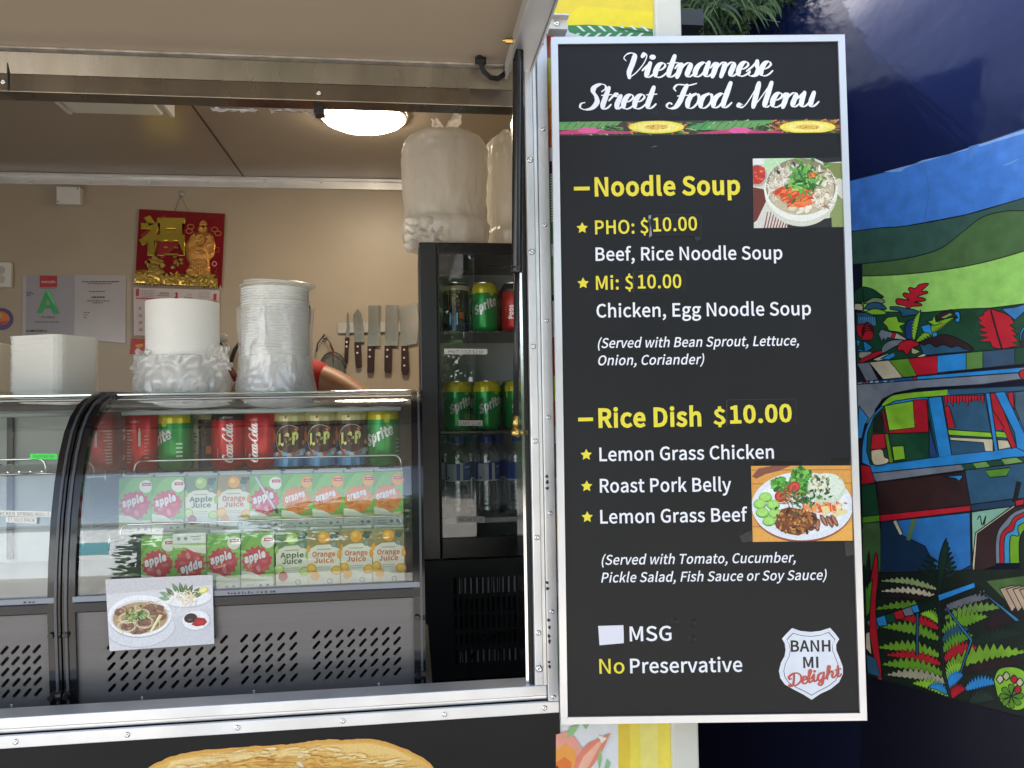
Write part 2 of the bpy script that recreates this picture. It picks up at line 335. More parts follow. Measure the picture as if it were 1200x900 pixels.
class Print:
    """flat colour shapes laid over each other, each a hair above the last"""
    def __init__(s, xf, dz=.00004, base=.0002, jit=0): s.xf = xf; s.mb = MB(); s.w = base; s.dz = dz
    def poly(s, pts, col, holes=None, up=True):
        if up: s.w += s.dz
        col = lin(col) if isinstance(col, str) else col
        loops = [[Vector((p[0], p[1], 0)) for p in pts]] + [[Vector((p[0], p[1], 0)) for p in h] for h in (holes or [])]
        flat = [p for l in loops for p in l]
        s.mb.add([s.xf(p.x, p.y, s.w) for p in flat], [tuple(t) for t in tessellate_polygon(loops)], col); return s
    def rect(s, x0, y0, x1, y1, col): return s.poly([(x0,y0),(x1,y0),(x1,y1),(x0,y1)], col)
    def ell(s, cx, cy, rx, ry, col, n=20, a0=0, rot=0, wob=0, seed=0):
        r = random.Random(seed); pts = []
        for i in range(n):
            a = a0+2*PI*i/n; k = 1+wob*(r.random()-.5)*2; x, y = rx*k*math.cos(a), ry*k*math.sin(a)
            pts.append((cx+x*math.cos(rot)-y*math.sin(rot), cy+x*math.sin(rot)+y*math.cos(rot)))
        return s.poly(pts, col)
    def line(s, pts, wd, col, taper=False, closed=False):
        s.w += s.dz; col = lin(col) if isinstance(col, str) else col
        P = [Vector(p) for p in pts]; 
        if closed: P = P+[P[0], P[1]]
        n = len(P); vs = []
        for i, p in enumerate(P):
            a = (P[min(i+1, n-1)]-P[max(i-1, 0)]); a = a.normalized() if a.length > 1e-9 else Vector((1, 0))
            k = wd/2*((1-.85*abs(2*i/(n-1)-1)) if taper else 1); m = Vector((-a.y, a.x))*k; z = s.w+s.dz*.6*i/n
            vs += [s.xf(p.x+m.x, p.y+m.y, z), s.xf(p.x-m.x, p.y-m.y, z)]
        s.mb.add(vs, [(2*i, 2*i+1, 2*i+3, 2*i+2) for i in range(n-1)], col); return s
    def leaf(s, x, y, L, wd, a, col, bend=0):
        pts = []; n = 6
        for i in range(n+1): t = i/n; pts.append((t*L, wd*math.sin(PI*t**.8)+bend*t*t*L))
        for i in range(n-1, 0, -1): t = i/n; pts.append((t*L, -wd*math.sin(PI*t**.8)+bend*t*t*L))
        return s.poly([(x+p*math.cos(a)-q*math.sin(a), y+p*math.sin(a)+q*math.cos(a)) for p, q in pts], col)
    def star(s, cx, cy, r, col, n=5, r2=None, rot=PI/2):
        r2 = r*.42 if r2 is None else r2
        return s.poly([(cx+(r if i % 2 == 0 else r2)*math.cos(rot+PI*i/n), cy+(r if i % 2 == 0 else r2)*math.sin(rot+PI*i/n)) for i in range(2*n)], col)
    def text(s, txt, a, b, cap, col, bold=.012, shear=0, capref=CAPH, fliph=False):
        """from baseline point a to baseline point b, capital height cap"""
        s.w += s.dz; col = lin(col) if isinstance(col, str) else col
        vs, fs = glyphs(txt, bold); x0 = min(v[0] for v in vs); x1 = max(v[0] for v in vs)
        a = Vector(a); b = Vector(b); d = b-a; L = d.length; d.normalize(); up = Vector((-d.y, d.x)); k = cap/capref; sx = (L-abs(shear)*cap*.8)/(x1-x0)
        out = []
        for x, y in vs:
            p = a+d*((x-x0)*sx+shear*y*k)+up*(y*k); out.append(s.xf(p.x, p.y, s.w))
        s.mb.add(out, fs, col); return s
    def script(s, txt, a, b, xh, col, thick=.27, thin=.085, shear=.33):
        col = lin(col) if isinstance(col, str) else col
        a = Vector(a); b = Vector(b); d = b-a; L = d.length; d.normalize(); wide = 1.0
        for _ in range(3):
            strips, dots, _n = script_strips(txt, thick, thin, shear, wide); xs = [p[0] for l, r in strips for p in l+r]; x0, x1 = min(xs), max(xs)
            wide *= (L/xh)/(x1-x0)
        strips, dots, _n = script_strips(txt, thick, thin, shear, wide); xs = [p[0] for l, r in strips for p in l+r]; x0, x1 = min(xs), max(xs); up = Vector((-d.y, d.x)); k = L/(x1-x0)
        T = lambda p: a+d*((p[0]-x0)*k)+up*(p[1]*xh)
        for l, r in strips:
            s.w += s.dz; n = len(l); vs = []
            for i in range(n):
                z = s.w+s.dz*.6*i/n; p, q = T(l[i]), T(r[i]); vs += [s.xf(p.x, p.y, z), s.xf(q.x, q.y, z)]
            s.mb.add(vs, [(2*i, 2*i+1, 2*i+3, 2*i+2) for i in range(n-1)], col)
            for i, j in ((0, 1), (n-1, n-2)):        # rounded stroke ends
                p, q = T(l[i]), T(r[i]); c = (p+q)/2; e = (c-(T(l[j])+T(r[j]))/2).normalized(); rr = (p-q).length/2
                pts = [p, c+e*rr*.7+(p-c)*.7, c+e*rr, c+e*rr*.7+(q-c)*.7, q]
                s.mb.add([s.xf(v.x, v.y, s.w+s.dz*.3) for v in pts], [(0,1,2,3,4)], col)
        for p in dots:
            c = T(p); s.ell(c.x, c.y, thick*xh*.62, thick*xh*.5, col, n=10)
        return s
    def build(s, name, m, parent, local=True): return s.mb.build(name, m, parent, local=local)
def flat_xf(M=None):
    """(u,v,w) -> local, front of the plane is -y"""
    return lambda u, v, w: (u, -w, v)
GLY = {
 'a': (197, '76,-5 99,-1 140,23 143,0 169,0 169,117 162,158 141,185 103,195 74,191 49,182 29,170 41,148 77,165 98,168 122,161 134,144 137,120 71,107 33,84 21,49 28,20 47,2|85,21 68,24 56,34 51,51 59,73 87,89 137,99 137,46 120,32 103,24'),
 'b': (216, '116,-5 157,8 187,42 199,98 190,149 164,183 123,195 102,191 82,182 63,168 64,279 32,279 32,0 58,0 62,20 79,7 98,-2|111,22 81,30 64,42 64,142 99,165 115,168 144,159 160,135 165,98 158,57 139,31'),
 'c': (179, '107,-5 129,-2 169,19 155,41 142,31 110,22 79,31 59,57 51,95 59,133 80,159 111,168 125,166 149,152 165,173 132,192 110,195 64,183 31,149 18,95 30,41 62,7'),
 'd': (217, '97,-5 119,-1 156,22 159,0 185,0 185,279 153,279 154,173 138,185 121,192 101,195 60,183 30,148 19,95 28,41 55,7|104,22 76,31 58,56 51,95 59,133 79,159 106,168 137,160 153,148 153,48 121,25'),
 'e': (194, '109,-5 133,-2 172,15 160,36 130,23 113,21 81,29 59,52 50,88 178,88 179,106 170,153 145,184 103,195 62,183 31,148 18,95 31,41 63,7|49,110 59,142 79,163 104,169 129,163 146,143 151,110'),
 'f': (114, '12,164 37,164 37,0 69,0 69,164 110,164 110,190 69,190 72,241 81,253 96,258 118,252 125,277 93,283 62,276 43,254 37,221 37,190 12,188'),
 'g': (197, '96,-88 147,-78 181,-54 193,-22 185,4 163,19 69,26 59,33 57,53 68,67 96,60 131,68 156,91 166,126 164,142 150,166 189,166 189,190 123,190 96,195 61,187 35,163 25,127 29,106 50,75 32,54 29,39 31,26 46,6 31,-6 21,-21 18,-37 28,-64 55,-82|96,82 76,87 61,103 56,127 61,151 76,166 96,172 117,166 131,151 137,127 131,103 116,87|101,-65 71,-61 52,-50 46,-32 54,-10 65,0 144,-5 157,-13 161,-27 154,-46 133,-60'),
 'h': (213, '32,0 64,0 64,138 98,164 116,167 137,162 149,145 152,116 152,0 184,0 184,120 178,161 159,186 126,195 102,191 81,179 63,163 64,279 32,279'),
 'i': (96, '32,0 64,0 64,190 32,190|48,229 59,232 67,239 70,251 67,262 59,269 37,269 30,262 27,251 30,239 37,232'),
 'j': (96, '12,-85 43,-77 59,-55 64,-22 64,190 33,190 31,-42 24,-55 3,-59 -9,-56 -15,-80|48,229 59,232 67,239 70,251 67,262 59,269 37,269 30,262 27,251 30,239 37,232'),
 'k': (193, '32,0 64,0 64,50 99,92 155,0 190,0 118,113 181,190 146,190 64,90 64,279 32,279'),
 'l': (99, '84,-2 80,23 69,23 64,36 64,279 32,279 32,38 36,15 47,0'),
 'm': (324, '32,0 64,0 64,138 97,164 112,167 132,162 144,145 147,116 147,0 179,0 179,138 212,164 227,167 247,162 259,145 263,116 263,0 294,0 294,120 288,161 269,186 237,195 215,190 194,178 174,159 164,178 146,191 121,195 100,191 80,179 62,162 58,190 32,190'),
 'n': (214, '32,0 64,0 64,138 98,164 116,167 137,162 149,145 152,116 152,0 184,0 184,120 178,161 159,186 126,195 102,191 81,179 62,162 58,190 32,190'),
 'o': (212, '106,-5 150,7 182,41 194,95 182,149 150,183 106,195 63,183 31,149 18,95 31,41 63,7|106,22 77,31 58,57 51,95 58,133 77,159 106,168 135,159 154,133 161,95 154,57 135,31'),
 'p': (217, '32,-80 64,-80 63,18 81,5 116,-5 157,8 187,42 199,98 190,149 164,183 123,195 101,191 62,168 58,190 32,190|111,22 81,30 64,42 64,142 99,165 115,168 144,159 160,135 165,98 158,57 139,31'),
 'q': (217, '153,-80 185,-80 185,190 159,190 155,172 139,185 101,195 60,183 30,148 19,95 28,41 55,7 97,-5 118,-1 138,8 154,22|104,22 76,31 58,56 51,95 59,133 79,159 106,168 137,160 153,148 153,48 121,25'),
 'r': (136, '32,0 64,0 64,122 79,148 95,162 131,163 137,191 116,195 96,190 78,176 62,155 58,190 32,190'),
 's': (164, '82,-5 120,3 143,24 151,52 142,80 120,98 73,118 58,128 52,143 56,156 68,166 88,170 117,162 131,153 146,173 130,184 110,192 87,195 52,188 29,168 22,141 30,115 51,98 98,78 114,66 120,50 116,35 104,24 83,20 62,23 27,43 11,22 31,8 56,-1'),
 't': (132, '92,-5 127,2 121,27 99,21 82,26 72,38 70,164 121,164 121,190 70,190 70,244 43,244 40,190 9,188 9,164 38,164 38,59 43,25 60,3'),
 'u': (213, '88,-5 112,0 132,12 152,30 154,0 181,0 181,190 149,190 149,55 132,37 115,26 97,23 77,28 65,45 62,74 62,190 29,190 29,70 36,29 55,4'),
 'v': (182, '73,0 111,0 178,190 146,190 91,26 38,190 5,190'),
 'w': (281, '62,0 99,0 141,157 181,0 220,0 272,190 241,190 200,27 157,190 126,190 82,27 42,190 9,190'),
 'x': (174, '5,0 39,0 85,78 134,0 169,0 106,96 164,190 131,190 89,117 45,190 10,190 68,99'),
 'y': (182, '35,-82 68,-73 91,-50 106,-16 178,190 147,190 95,31 38,190 5,190 81,0 67,-36 53,-50 19,-53 13,-78'),
 'z': (166, '12,0 156,0 156,26 53,26 153,173 153,190 23,190 23,164 112,164 12,17'),
 'A': (213, '1,0 34,0 59,78 153,78 177,0 211,0 124,257 88,257|67,104 106,230 115,201 123,172 132,144 145,104'),
 'B': (230, '35,0 117,0 168,8 202,33 214,75 208,105 189,126 162,138 183,150 195,170 200,194 188,230 157,250 111,257 35,257|68,148 68,231 141,227 161,214 168,190 161,167 141,153 106,148|68,26 68,123 112,123 151,118 174,102 182,76 174,48 150,31 112,26'),
 'C': (223, '132,-5 163,0 189,12 211,32 193,53 176,37 156,27 133,24 91,37 63,73 54,129 64,185 92,220 134,233 155,230 187,209 204,230 187,245 163,257 134,261 76,245 35,200 20,128 35,57 75,11'),
 'D': (241, '35,0 101,0 166,15 206,60 220,129 206,199 166,242 99,257 35,257|68,27 68,230 97,230 147,219 177,184 187,129 177,74 147,39 97,27'),
 'E': (206, '35,0 187,0 187,28 68,28 68,121 165,121 165,149 68,149 68,229 183,229 183,257 35,257'),
 'F': (193, '35,0 68,0 68,115 166,115 166,143 68,143 68,229 183,229 183,257 35,257'),
 'G': (241, '136,-5 168,-1 195,10 215,25 215,133 131,133 131,106 186,106 186,39 157,26 139,24 93,37 64,73 54,129 64,185 94,220 139,233 162,230 180,221 194,209 212,230 194,245 170,256 138,261 77,245 36,200 20,128 35,57 76,11'),
 'H': (255, '35,0 68,0 68,121 187,121 187,0 220,0 220,257 187,257 187,149 68,149 68,257 35,257'),
 'I': (103, '35,0 68,0 68,257 35,257'),
 'J': (187, '83,-5 124,6 147,35 154,75 154,257 121,257 121,78 117,47 103,29 80,24 63,27 48,36 35,53 12,36 30,14 54,0'),
 'K': (226, '35,0 68,0 68,81 112,134 189,0 225,0 132,159 213,257 176,257 68,128 68,257 35,257'),
 'L': (190, '35,0 180,0 180,28 68,28 68,257 35,257'),
 'M': (284, '35,0 64,0 62,218 131,26 153,26 223,218 219,142 219,0 249,0 249,257 210,257 142,66 74,257 35,257'),
 'N': (253, '35,0 66,0 63,215 185,0 218,0 218,257 187,257 190,42 68,257 35,257'),
 'O': (260, '130,-5 187,12 225,58 239,129 225,200 187,245 130,261 73,245 34,200 20,129 34,58 73,12|130,24 90,37 63,73 54,129 63,185 90,220 130,233 170,220 197,185 206,129 197,73 170,37'),
 'P': (222, '35,0 68,0 68,102 110,102 160,111 192,137 204,181 192,226 159,250 109,257 35,257|68,129 68,230 142,226 165,211 172,181 165,151 143,134 106,129'),
 'Q': (260, '130,22 90,36 63,72 54,129 63,185 90,220 130,233 170,220 197,185 206,129 197,72 170,36|223,-64 245,-58 239,-34 212,-37 186,-34 164,-22 149,-3 196,19 228,64 239,129 225,200 187,245 130,261 73,245 34,200 20,129 32,63 65,18 114,-4 134,-35 166,-56'),
 'R': (222, '68,135 68,230 111,230 145,226 166,212 173,185 166,157 145,140 111,135|176,0 213,0 147,112 178,126 198,150 205,185 194,227 162,250 116,257 35,257 35,0 68,0 68,109 114,109'),
 'S': (209, '106,-5 153,5 183,31 194,68 187,100 168,122 84,162 68,175 62,196 68,215 84,228 110,233 132,230 151,222 168,209 185,230 164,246 139,257 110,261 68,252 39,228 29,193 37,162 57,141 140,101 155,87 161,65 154,44 136,29 107,24 81,28 57,39 36,56 17,33 42,13 72,0'),
 'T': (210, '89,0 121,0 121,229 199,229 199,257 11,257 11,229 89,229'),
 'U': (252, '126,-5 173,6 206,41 218,106 218,257 187,257 187,105 179,57 157,31 126,24 96,31 75,57 67,105 67,257 34,257 34,106 47,41 79,6'),
 'V': (201, '82,0 120,0 201,257 168,257 101,33 34,257 0,257'),
 'W': (307, '63,0 102,0 154,213 206,0 245,0 298,257 267,257 223,34 169,257 140,257 85,34 42,257 9,257'),
 'X': (201, '6,0 40,0 99,111 159,0 195,0 120,131 190,257 156,257 102,153 47,257 11,257 81,133'),
 'Y': (186, '77,0 109,0 109,99 186,257 153,257 92,128 34,257 0,257 77,99'),
 'Z': (211, '18,0 195,0 195,28 57,28 193,237 193,257 30,257 30,229 153,229 18,20'),
 '0': (194, '97,-5 140,10 167,55 177,129 167,203 140,247 97,261 55,247 27,203 18,129 27,55 55,10|97,21 72,33 55,68 48,129 55,190 72,225 97,236 123,225 140,190 146,129 140,68 123,33'),
 '1': (194, '31,0 172,0 172,27 120,27 120,257 96,257 63,243 42,238 42,218 88,218 88,27 31,27'),
 '2': (194, '15,0 177,0 177,28 64,25 117,81 152,134 165,186 155,226 129,252 90,261 60,257 36,244 14,224 33,206 48,221 66,231 86,235 112,229 128,211 133,185 120,138 82,83 15,19'),
 '3': (194, '92,-5 134,4 163,29 175,69 167,100 148,121 120,136 144,149 160,169 166,197 156,232 130,254 91,261 64,257 40,246 20,231 37,210 70,232 90,235 113,230 128,216 133,195 127,170 104,152 62,146 62,121 109,115 135,97 142,70 135,44 117,28 90,22 64,26 43,37 27,51 10,31 30,13 57,0'),
 '4': (194, '119,0 149,0 149,71 183,71 183,96 149,96 149,257 114,257 7,92 7,71 119,71|119,96 40,96 121,222 120,207 119,190 119,175'),
 '5': (194, '92,-5 133,6 164,36 176,83 165,130 137,157 98,165 72,161 60,155 67,229 163,229 163,257 39,257 30,137 47,126 75,139 90,141 118,134 137,114 143,83 136,50 116,29 89,22 62,26 26,50 9,29 30,13 56,0'),
 '6': (194, '105,-5 142,6 169,35 179,79 170,124 146,150 108,159 87,156 67,145 50,129 60,191 83,225 116,235 131,233 145,226 157,215 175,235 159,249 139,258 114,261 68,248 33,203 20,123 31,52 61,10|50,103 68,122 86,132 103,136 128,129 144,109 149,79 143,48 128,28 105,21 78,30 59,58'),
 '7': (194, '69,0 103,0 111,89 133,164 178,237 178,257 17,257 17,229 142,229 102,160 79,87'),
 '8': (194, '98,-5 140,4 168,28 178,62 172,92 156,114 135,131 151,146 164,168 169,193 161,228 136,252 99,261 63,252 38,230 28,195 33,171 46,151 63,135 40,118 23,95 16,64 27,28 56,4|116,139 87,152 66,170 57,195 63,217 77,232 98,237 122,231 137,214 142,191 139,173 130,155|98,19 71,25 52,42 44,67 49,90 61,109 80,125 114,110 138,91 148,63 142,40 124,25'),
 '9': (194, '82,-5 128,10 162,56 175,139 164,207 133,248 89,261 52,251 26,222 15,178 24,133 49,106 86,97 107,101 128,112 145,129 135,66 112,32 81,22 65,24 50,31 38,42 20,22 37,8 57,-1|145,155 127,136 109,125 91,121 66,128 51,148 46,178 51,209 67,229 89,236 117,227 136,200'),
 '.': (97, '49,-5 60,-1 69,7 72,20 69,32 60,41 49,44 37,41 29,32 26,20 29,7 37,-1'),
 ',': (97, '26,-67 54,-49 71,-24 77,7 74,27 65,40 50,44 38,41 30,34 26,22 30,10 38,2 54,0 49,-20 37,-36 19,-48'),
 ':': (97, '49,137 60,140 69,148 72,161 69,174 60,182 49,186 37,182 29,174 26,161 29,148 37,140|49,-5 60,-1 69,7 72,20 69,32 60,41 49,44 37,41 29,32 26,20 29,7 37,-1'),
 ';': (97, '49,137 60,140 69,148 72,161 69,174 60,182 49,186 37,182 29,174 26,161 29,148 37,140|26,-67 54,-49 71,-24 77,7 74,27 65,40 50,44 38,41 30,34 26,22 30,10 38,2 54,0 49,-20 37,-36 19,-48'),
 '(': (118, '84,-69 103,-60 78,-7 64,50 59,109 64,168 78,225 103,277 84,286 56,232 38,174 32,109 38,44 56,-15'),
 ')': (118, '35,-69 62,-15 80,44 86,109 80,174 62,232 35,286 15,277 40,225 55,168 60,109 55,50 40,-7 15,-60'),
 '$': (194, '87,-43 110,-43 110,-4 142,8 163,31 171,64 142,122 90,151 61,190 66,210 80,223 101,228 119,225 148,206 166,224 150,238 132,248 110,254 110,293 87,293 87,253 57,242 38,220 30,188 59,136 111,106 140,62 135,41 120,27 96,22 73,26 53,35 35,48 20,26 39,12 62,1 87,-4'),
 '&': (238, '91,-5 119,-1 143,9 165,25 205,2 224,-5 232,22 184,47 203,75 218,105 229,138 199,138 178,85 163,63 117,109 98,135 126,156 147,181 156,211 150,237 133,255 105,261 74,253 54,232 47,201 54,162 63,141 38,121 20,97 13,67 23,30 50,5|144,42 112,24 95,21 69,27 51,43 44,68 48,87 76,118 119,65|86,156 75,187 74,201 78,220 89,234 106,239 120,235 127,224 130,210 124,189 108,172'),
 '-': (121, '16,86 106,86 106,110 16,110'),
 '/': (137, '4,-63 27,-63 132,278 109,278'),
 '*': (164, '54,165 82,198 109,165 125,176 102,213 140,229 134,246 95,237 91,279 72,279 69,236 29,246 23,229 61,213 39,176'),
 '%': (322, '72,99 103,109 123,137 130,181 123,225 103,252 72,261 41,252 21,225 14,181 21,137 41,109|72,119 54,126 42,147 38,181 42,215 54,235 72,242 90,235 101,215 106,181 101,147 90,126|79,-5 101,-5 243,261 221,261|251,-5 281,5 302,33 309,77 302,120 281,148 251,157 220,148 200,120 193,77 200,33 220,5|251,15 233,22 221,42 216,77 221,111 233,131 251,138 268,131 281,111 285,77 281,42 268,22'),
 "'": (97, '39,169 58,169 64,234 65,270 32,270 32,234'),
 '+': (194, '84,41 110,41 110,117 181,117 181,141 110,141 110,218 84,218 84,141 13,141 13,117 84,117'),
}
# ================================================================== ground and truck
def sheet(name, x0, x1, y0, y1, z, m):
    mb = MB(); mb.quad((x0,y0,z),(x1,y0,z),(x1,y1,z),(x0,y1,z)); o = mb.build(name, m); o['kind'] = 'structure'; return o
PAVE = mat('concrete_paving', (.34, .32, .29), rough=.85, noise_amt=.2, noise_scale=1.5, bump=.4, bump_scale=90)
sheet('ground', -300, 300, -300, 300, 0, PAVE)
TF = 1.32
zl = lambda px, py, Y: W(px, py, Y).z
xl = lambda px, py, Y: W(px, py, Y).x
XR0 = xl(652.5, 700, TF)            # outer edge of the side flange
XR1 = xl(640.0, 700, TF)            # inner edge of the side flange
XR2 = xl(623.5, 700, TF+.02)        # inner edge of the side channel
XOP = xl(618.0, 700, TF+.03)
ZS0 = zl(300, 872-13, TF)           # flange bottom
ZS0 = zl(600, 838, TF)
ZS1 = zl(600, 824.5, TF)
ZS2 = zl(600, 815.5, TF+.015)
ZS3 = zl(600, 801.5, TF+.02)
XL = -2.7; ZH = zl(300, 72, TF+.02); ZHM = zl(300, 95.5, TF+.02); ZHB = zl(300, 118.5, TF+.028)
YB = 3.35; ZC = zl(240, 208, YB); ZFL = .34; XE = W(816, 880, TF+.01).x; XI = XE-.03
truck = thing('food_truck', 'food truck seen through its open serving hatch, aluminium framed with black lower panel', 'food truck', (0, TF, 0))
BLKPANEL = mat('black_wrap', (.008, .008, .009), rough=.4, spec=.25, noise_amt=.05, rvar=.05, noise_scale=6)
# --- shell
def shell():
    m = MB(); m.box(XL, XI, YB, YB+.04, ZFL, ZC); m.build('back_wall', CREAM, truck)
    m = MB(); m.box(XL, XI, TF+.04, YB, ZC, ZC+.04); m.build('ceiling', CEILP, truck)
    m = MB(); m.box(XL, XI, TF+.04, YB, ZFL-.04, ZFL); m.build('floor', mat('vinyl_floor', (.16, .16, .16), rough=.5, noise_amt=.2, noise_scale=200), truck)
    m = MB(); m.box(XL-.04, XL, TF+.01, YB+.04, ZFL-.04, ZC+.04); m.build('end_wall', CREAM, truck)
    m = MB(); m.box(XI-.0, XI+.02, TF+.04, YB+.04, ZFL-.04, ZC+.04); m.build('end_wall', CREAM, truck)
    m = MB(); m.box(XL-.06, XE, TF+.02, YB+.06, ZC+.042, ZC+.07); m.build('roof', WHITEP, truck)
    # outer skin: below the hatch, above it and to its side
    m = MB(); m.box(XL, XR0+.002, TF+.004, TF+.03, .22, ZS0+.012); m.build('lower_panel', BLKPANEL, truck)
    m = MB(); m.box(XL, XE, TF+.006, TF+.03, ZH+.012, ZC+.07); m.build('upper_panel', WHITEP, truck)
    m = MB(); m.box(XR0+.0025, XE-.002, TF+.0065, TF+.0305, .22, ZH+.011); m.build('side_panel', WHITEP, truck)
    # inside lining of the wall between opening and truck corner
    m = MB(); m.box(XOP+.012, XI, TF+.032, TF+.05, ZFL, ZC-.001); m.build('wall_lining', CREAM, truck)
    m = MB(); m.box(XL, XOP+.01, TF+.036, TF+.05, ZFL, ZS3-.03); m.build('wall_lining', CREAM, truck)
    m = MB(); m.box(XL, XOP+.01, TF+.06, TF+.075, ZHB+.02, ZC-.001); m.build('wall_lining', CREAM, truck)
    # wheels: below the picture, but the truck stands on them
    for x in (-2.0,):
        for y in (1.55, 3.1):
            t = MB(); t.lathe([(.12,-.09),(.27,-.09),(.30,-.06),(.30,.06),(.27,.09),(.12,.09)], 28, Matrix.Translation((x, y, .30)) @ Matrix.Rotation(PI/2, 4, 'X')); wh = t.build('wheel', RUBBER, truck, angle=30)
            h = MB(); h.lathe([(0,.05),(.05,.055),(.13,.04),(.2,.05),(.2,-.05),(0,-.05)], 20, Matrix.Translation((x, y, .30)) @ Matrix.Rotation(PI/2, 4, 'X')); r = h.build('rim', ALU, None, angle=30)
            for v in r.data.vertices: v.co -= Vector((0, TF, 0))
            r.parent = wh
    m = MB()
    for y in (1.7, 3.0): m.box(-2.5, .4, y, y+.08, .2, ZFL-.042)
    for x in (-.9, .3): 
        m.box(x, x+.06, 1.75, 1.81, 0, .2); m.box(x, x+.06, 2.95, 3.01, 0, .2)
    m.build('chassis', BLACK_M, truck)
shell()
# --- aluminium trim between ceiling and back wall, ceiling seams
m = MB(); z0 = zl(240, 218, YB-.02)
m.box(XL, XI, YB-.012, YB-.001, z0, ZC-.001); m.box(XL, XI, YB-.03, YB-.012, ZC-.012, ZC-.001)
trim = m.build('corner_trim', ALU_MATT, truck, bevel=.001)
rv = MB(); rv.lathe([(0.006,0),(.0056,.0012),(.004,.0024),(.0018,.0028),(.0015,.0016),(0,.0016)], 14, Matrix.Rotation(PI/2, 4, 'X')); rv_me = rv.mesh('rivet', CHROME, smooth=True)
def rivet(x, y, z, parent, s=1.0):
    o = bpy.data.objects.new('rivet', rv_me); C.objects.link(o); o.parent = parent; o.location = Vector((x, y, z))-wloc(parent); o.scale = (s, s, s); return o
for px in (37, 107, 175, 244, 310, 376, 440):
    p = W(px, 213.5, YB-.012); rivet(p.x, YB-.0122, p.z, truck, .8)
m = MB()
for q in ((287, 207), (2, 207)):
    x = xl(q[0], q[1], YB); m.box(x-.003, x+.003, TF+.08, YB-.02, ZC-.002, ZC-.0002)
m.build('seam', DARK, truck)
# --- header beam above the opening
m = MB(); m.prism([(XL, TF+.012, ZH+.0016), (XL, TF+.0205, ZHM+.0002), (XL, TF+.03, ZHM+.0002), (XL, TF+.03, ZH+.0016)], (XR1-XL, 0, 0)); m.build('header', STEEL_HEADER, truck)
m = MB(); m.box(XL, XR1, TF+.0195, TF+.058, ZHB, ZHM); m.build('header_lip', STEEL_HEADER, truck, bevel=.0015)
m = MB(); xx = xl(10, 100, TF+.02); m.box(xx-.0012, xx+.0006, TF+.0168, TF+.025, ZHB+.001, ZH-.002); m.build('joint', DARK, truck)
for px, py in ((374, 110), (5, 97)): p = W(px, py, TF+.023); rivet(p.x, TF+.0193, p.z, truck, .7)
m = MB(); m.box(*(xl(368,119,TF+.05), xl(380,119,TF+.05)), TF+.045, TF+.07, ZHB-.011, ZHB+.002); m.build('catch', BLACK, truck, bevel=.001)
# --- sill: lip, recessed groove, riveted flange
m = MB(); m.box(XL, XR1-.0005, TF+.004, TF+.05, ZS2, ZS3); m.build('sill', ALU_MATT, truck, bevel=.002)
m = MB(); m.box(XL, XR1-.0005, TF+.009, TF+.03, ZS1+.0005, ZS2-.0005); m.build('sill_groove', ALU, truck)
m = MB(); m.box(XL, XR0, TF-.003, TF+.0035, ZS0, ZS1); m.build('sill_flange', ALU_MATT, truck, bevel=.001)
m = MB(); m.box(XL, XOP, TF+.052, TF+.085, ZS3-.05, zl(300, 822.5, TF+.055)+.004); m.build('sill_gasket', RUBBER, truck, bevel=.003)
m = MB(); m.box(XL, XOP-.004, TF+.086, TF+.0885, ZS3-.04, zl(300, 821, TF+.07)+.004); m.build('sill_edge', CHROME, truck)
for px in (19.5, 150, 279, 402, 521, 638):
    p = W(px, 871-(px-19.5)*.068, TF); rivet(p.x, TF-.0031, (ZS0+ZS1)/2, truck, .76)
# --- side frame of the opening
ZT = ZH+.06
m = MB(); m.box(XR1, XR0, TF-.0035, TF+.0035, ZS1+.0005, ZT); m.build('side_flange', ALU_MATT, truck, bevel=.001)
m = MB(); m.box(XR1-.006, XR1-.0005, TF+.006, TF+.03, ZS3, ZT); m.build('side_groove', ALU, truck)
m = MB(); m.box(XR2, XR1-.0065, TF+.001, TF+.05, ZS3+.0005, ZT); m.build('side_channel', ALU_MATT, truck, bevel=.0015)
m = MB(); m.box(XOP-.0005, XR2-.0005, TF+.012, TF+.06, ZS3, ZHB); m.build('side_gasket', RUBBER, truck, bevel=.002)
m = MB(); m.box(XOP-.006, XOP-.001, TF+.02, TF+.1, ZS3+.001, ZHB); m.build('side_edge', CHROME, truck)
for px, py in ((633.4, 52), (635.5, 152), (637, 264), (640, 376), (641.5, 489), (643.7, 601), (646.3, 716), (648, 816)):
    p = W(px, py, TF); rivet((XR0+XR1)/2, TF-.0036, p.z, truck, .68)
for px, py, s in ((616.5, 187, 1.3), (618.5, 295, 1.3), (620.6, 406, 1.1), (622.6, 517, 1.1), (625, 630, 1.1), (627.7, 742, 1.1), (628, 784, 1.5)):
    p = W(px, py, TF); rivet((XR2+XR1-.0065)/2, TF+.0008, p.z, truck, s*.72)
# scratches where paint has come off the flange
m = MB(); R_ = random.Random(4)
for px, py in ((641.5, 683), (642, 690), (643, 727), (644, 735), (643, 745), (644, 752), (643.5, 776), (644, 781), (641, 558), (641.5, 565), (641, 572)):
    p = W(px, py, TF-.0037); m.prism([(p.x+.0018*math.cos(a)*(1+R_.random()), TF-.0036, p.z+.003*math.sin(a)*(.5+R_.random())) for a in [i*PI/4 for i in range(8)]], (0, -.0002, 0))
m.build('chipped_spots', DARK, truck)
# --- printed graphics on the truck skin (flat wrap): local coordinates of the truck
def T2(px, py, off=0): p = W(px, py, TF+off); return (p.x, p.z)
def txf(off): return lambda u, v, w: (u, off-w, v)
p = Print(txf(.0062)); R_ = random.Random(7)
g = [T2(x, y) for x, y in ((652, 30), (727, 30), (727, 900), (652, 900))]
x0 = XR0+.003; xa = T2(726, 870)[0]; xb = T2(787, 870)[0]
p.poly([(x0, .25), (xa, .25), (xa, ZH), (x0, ZH)], 'E4E6E8')
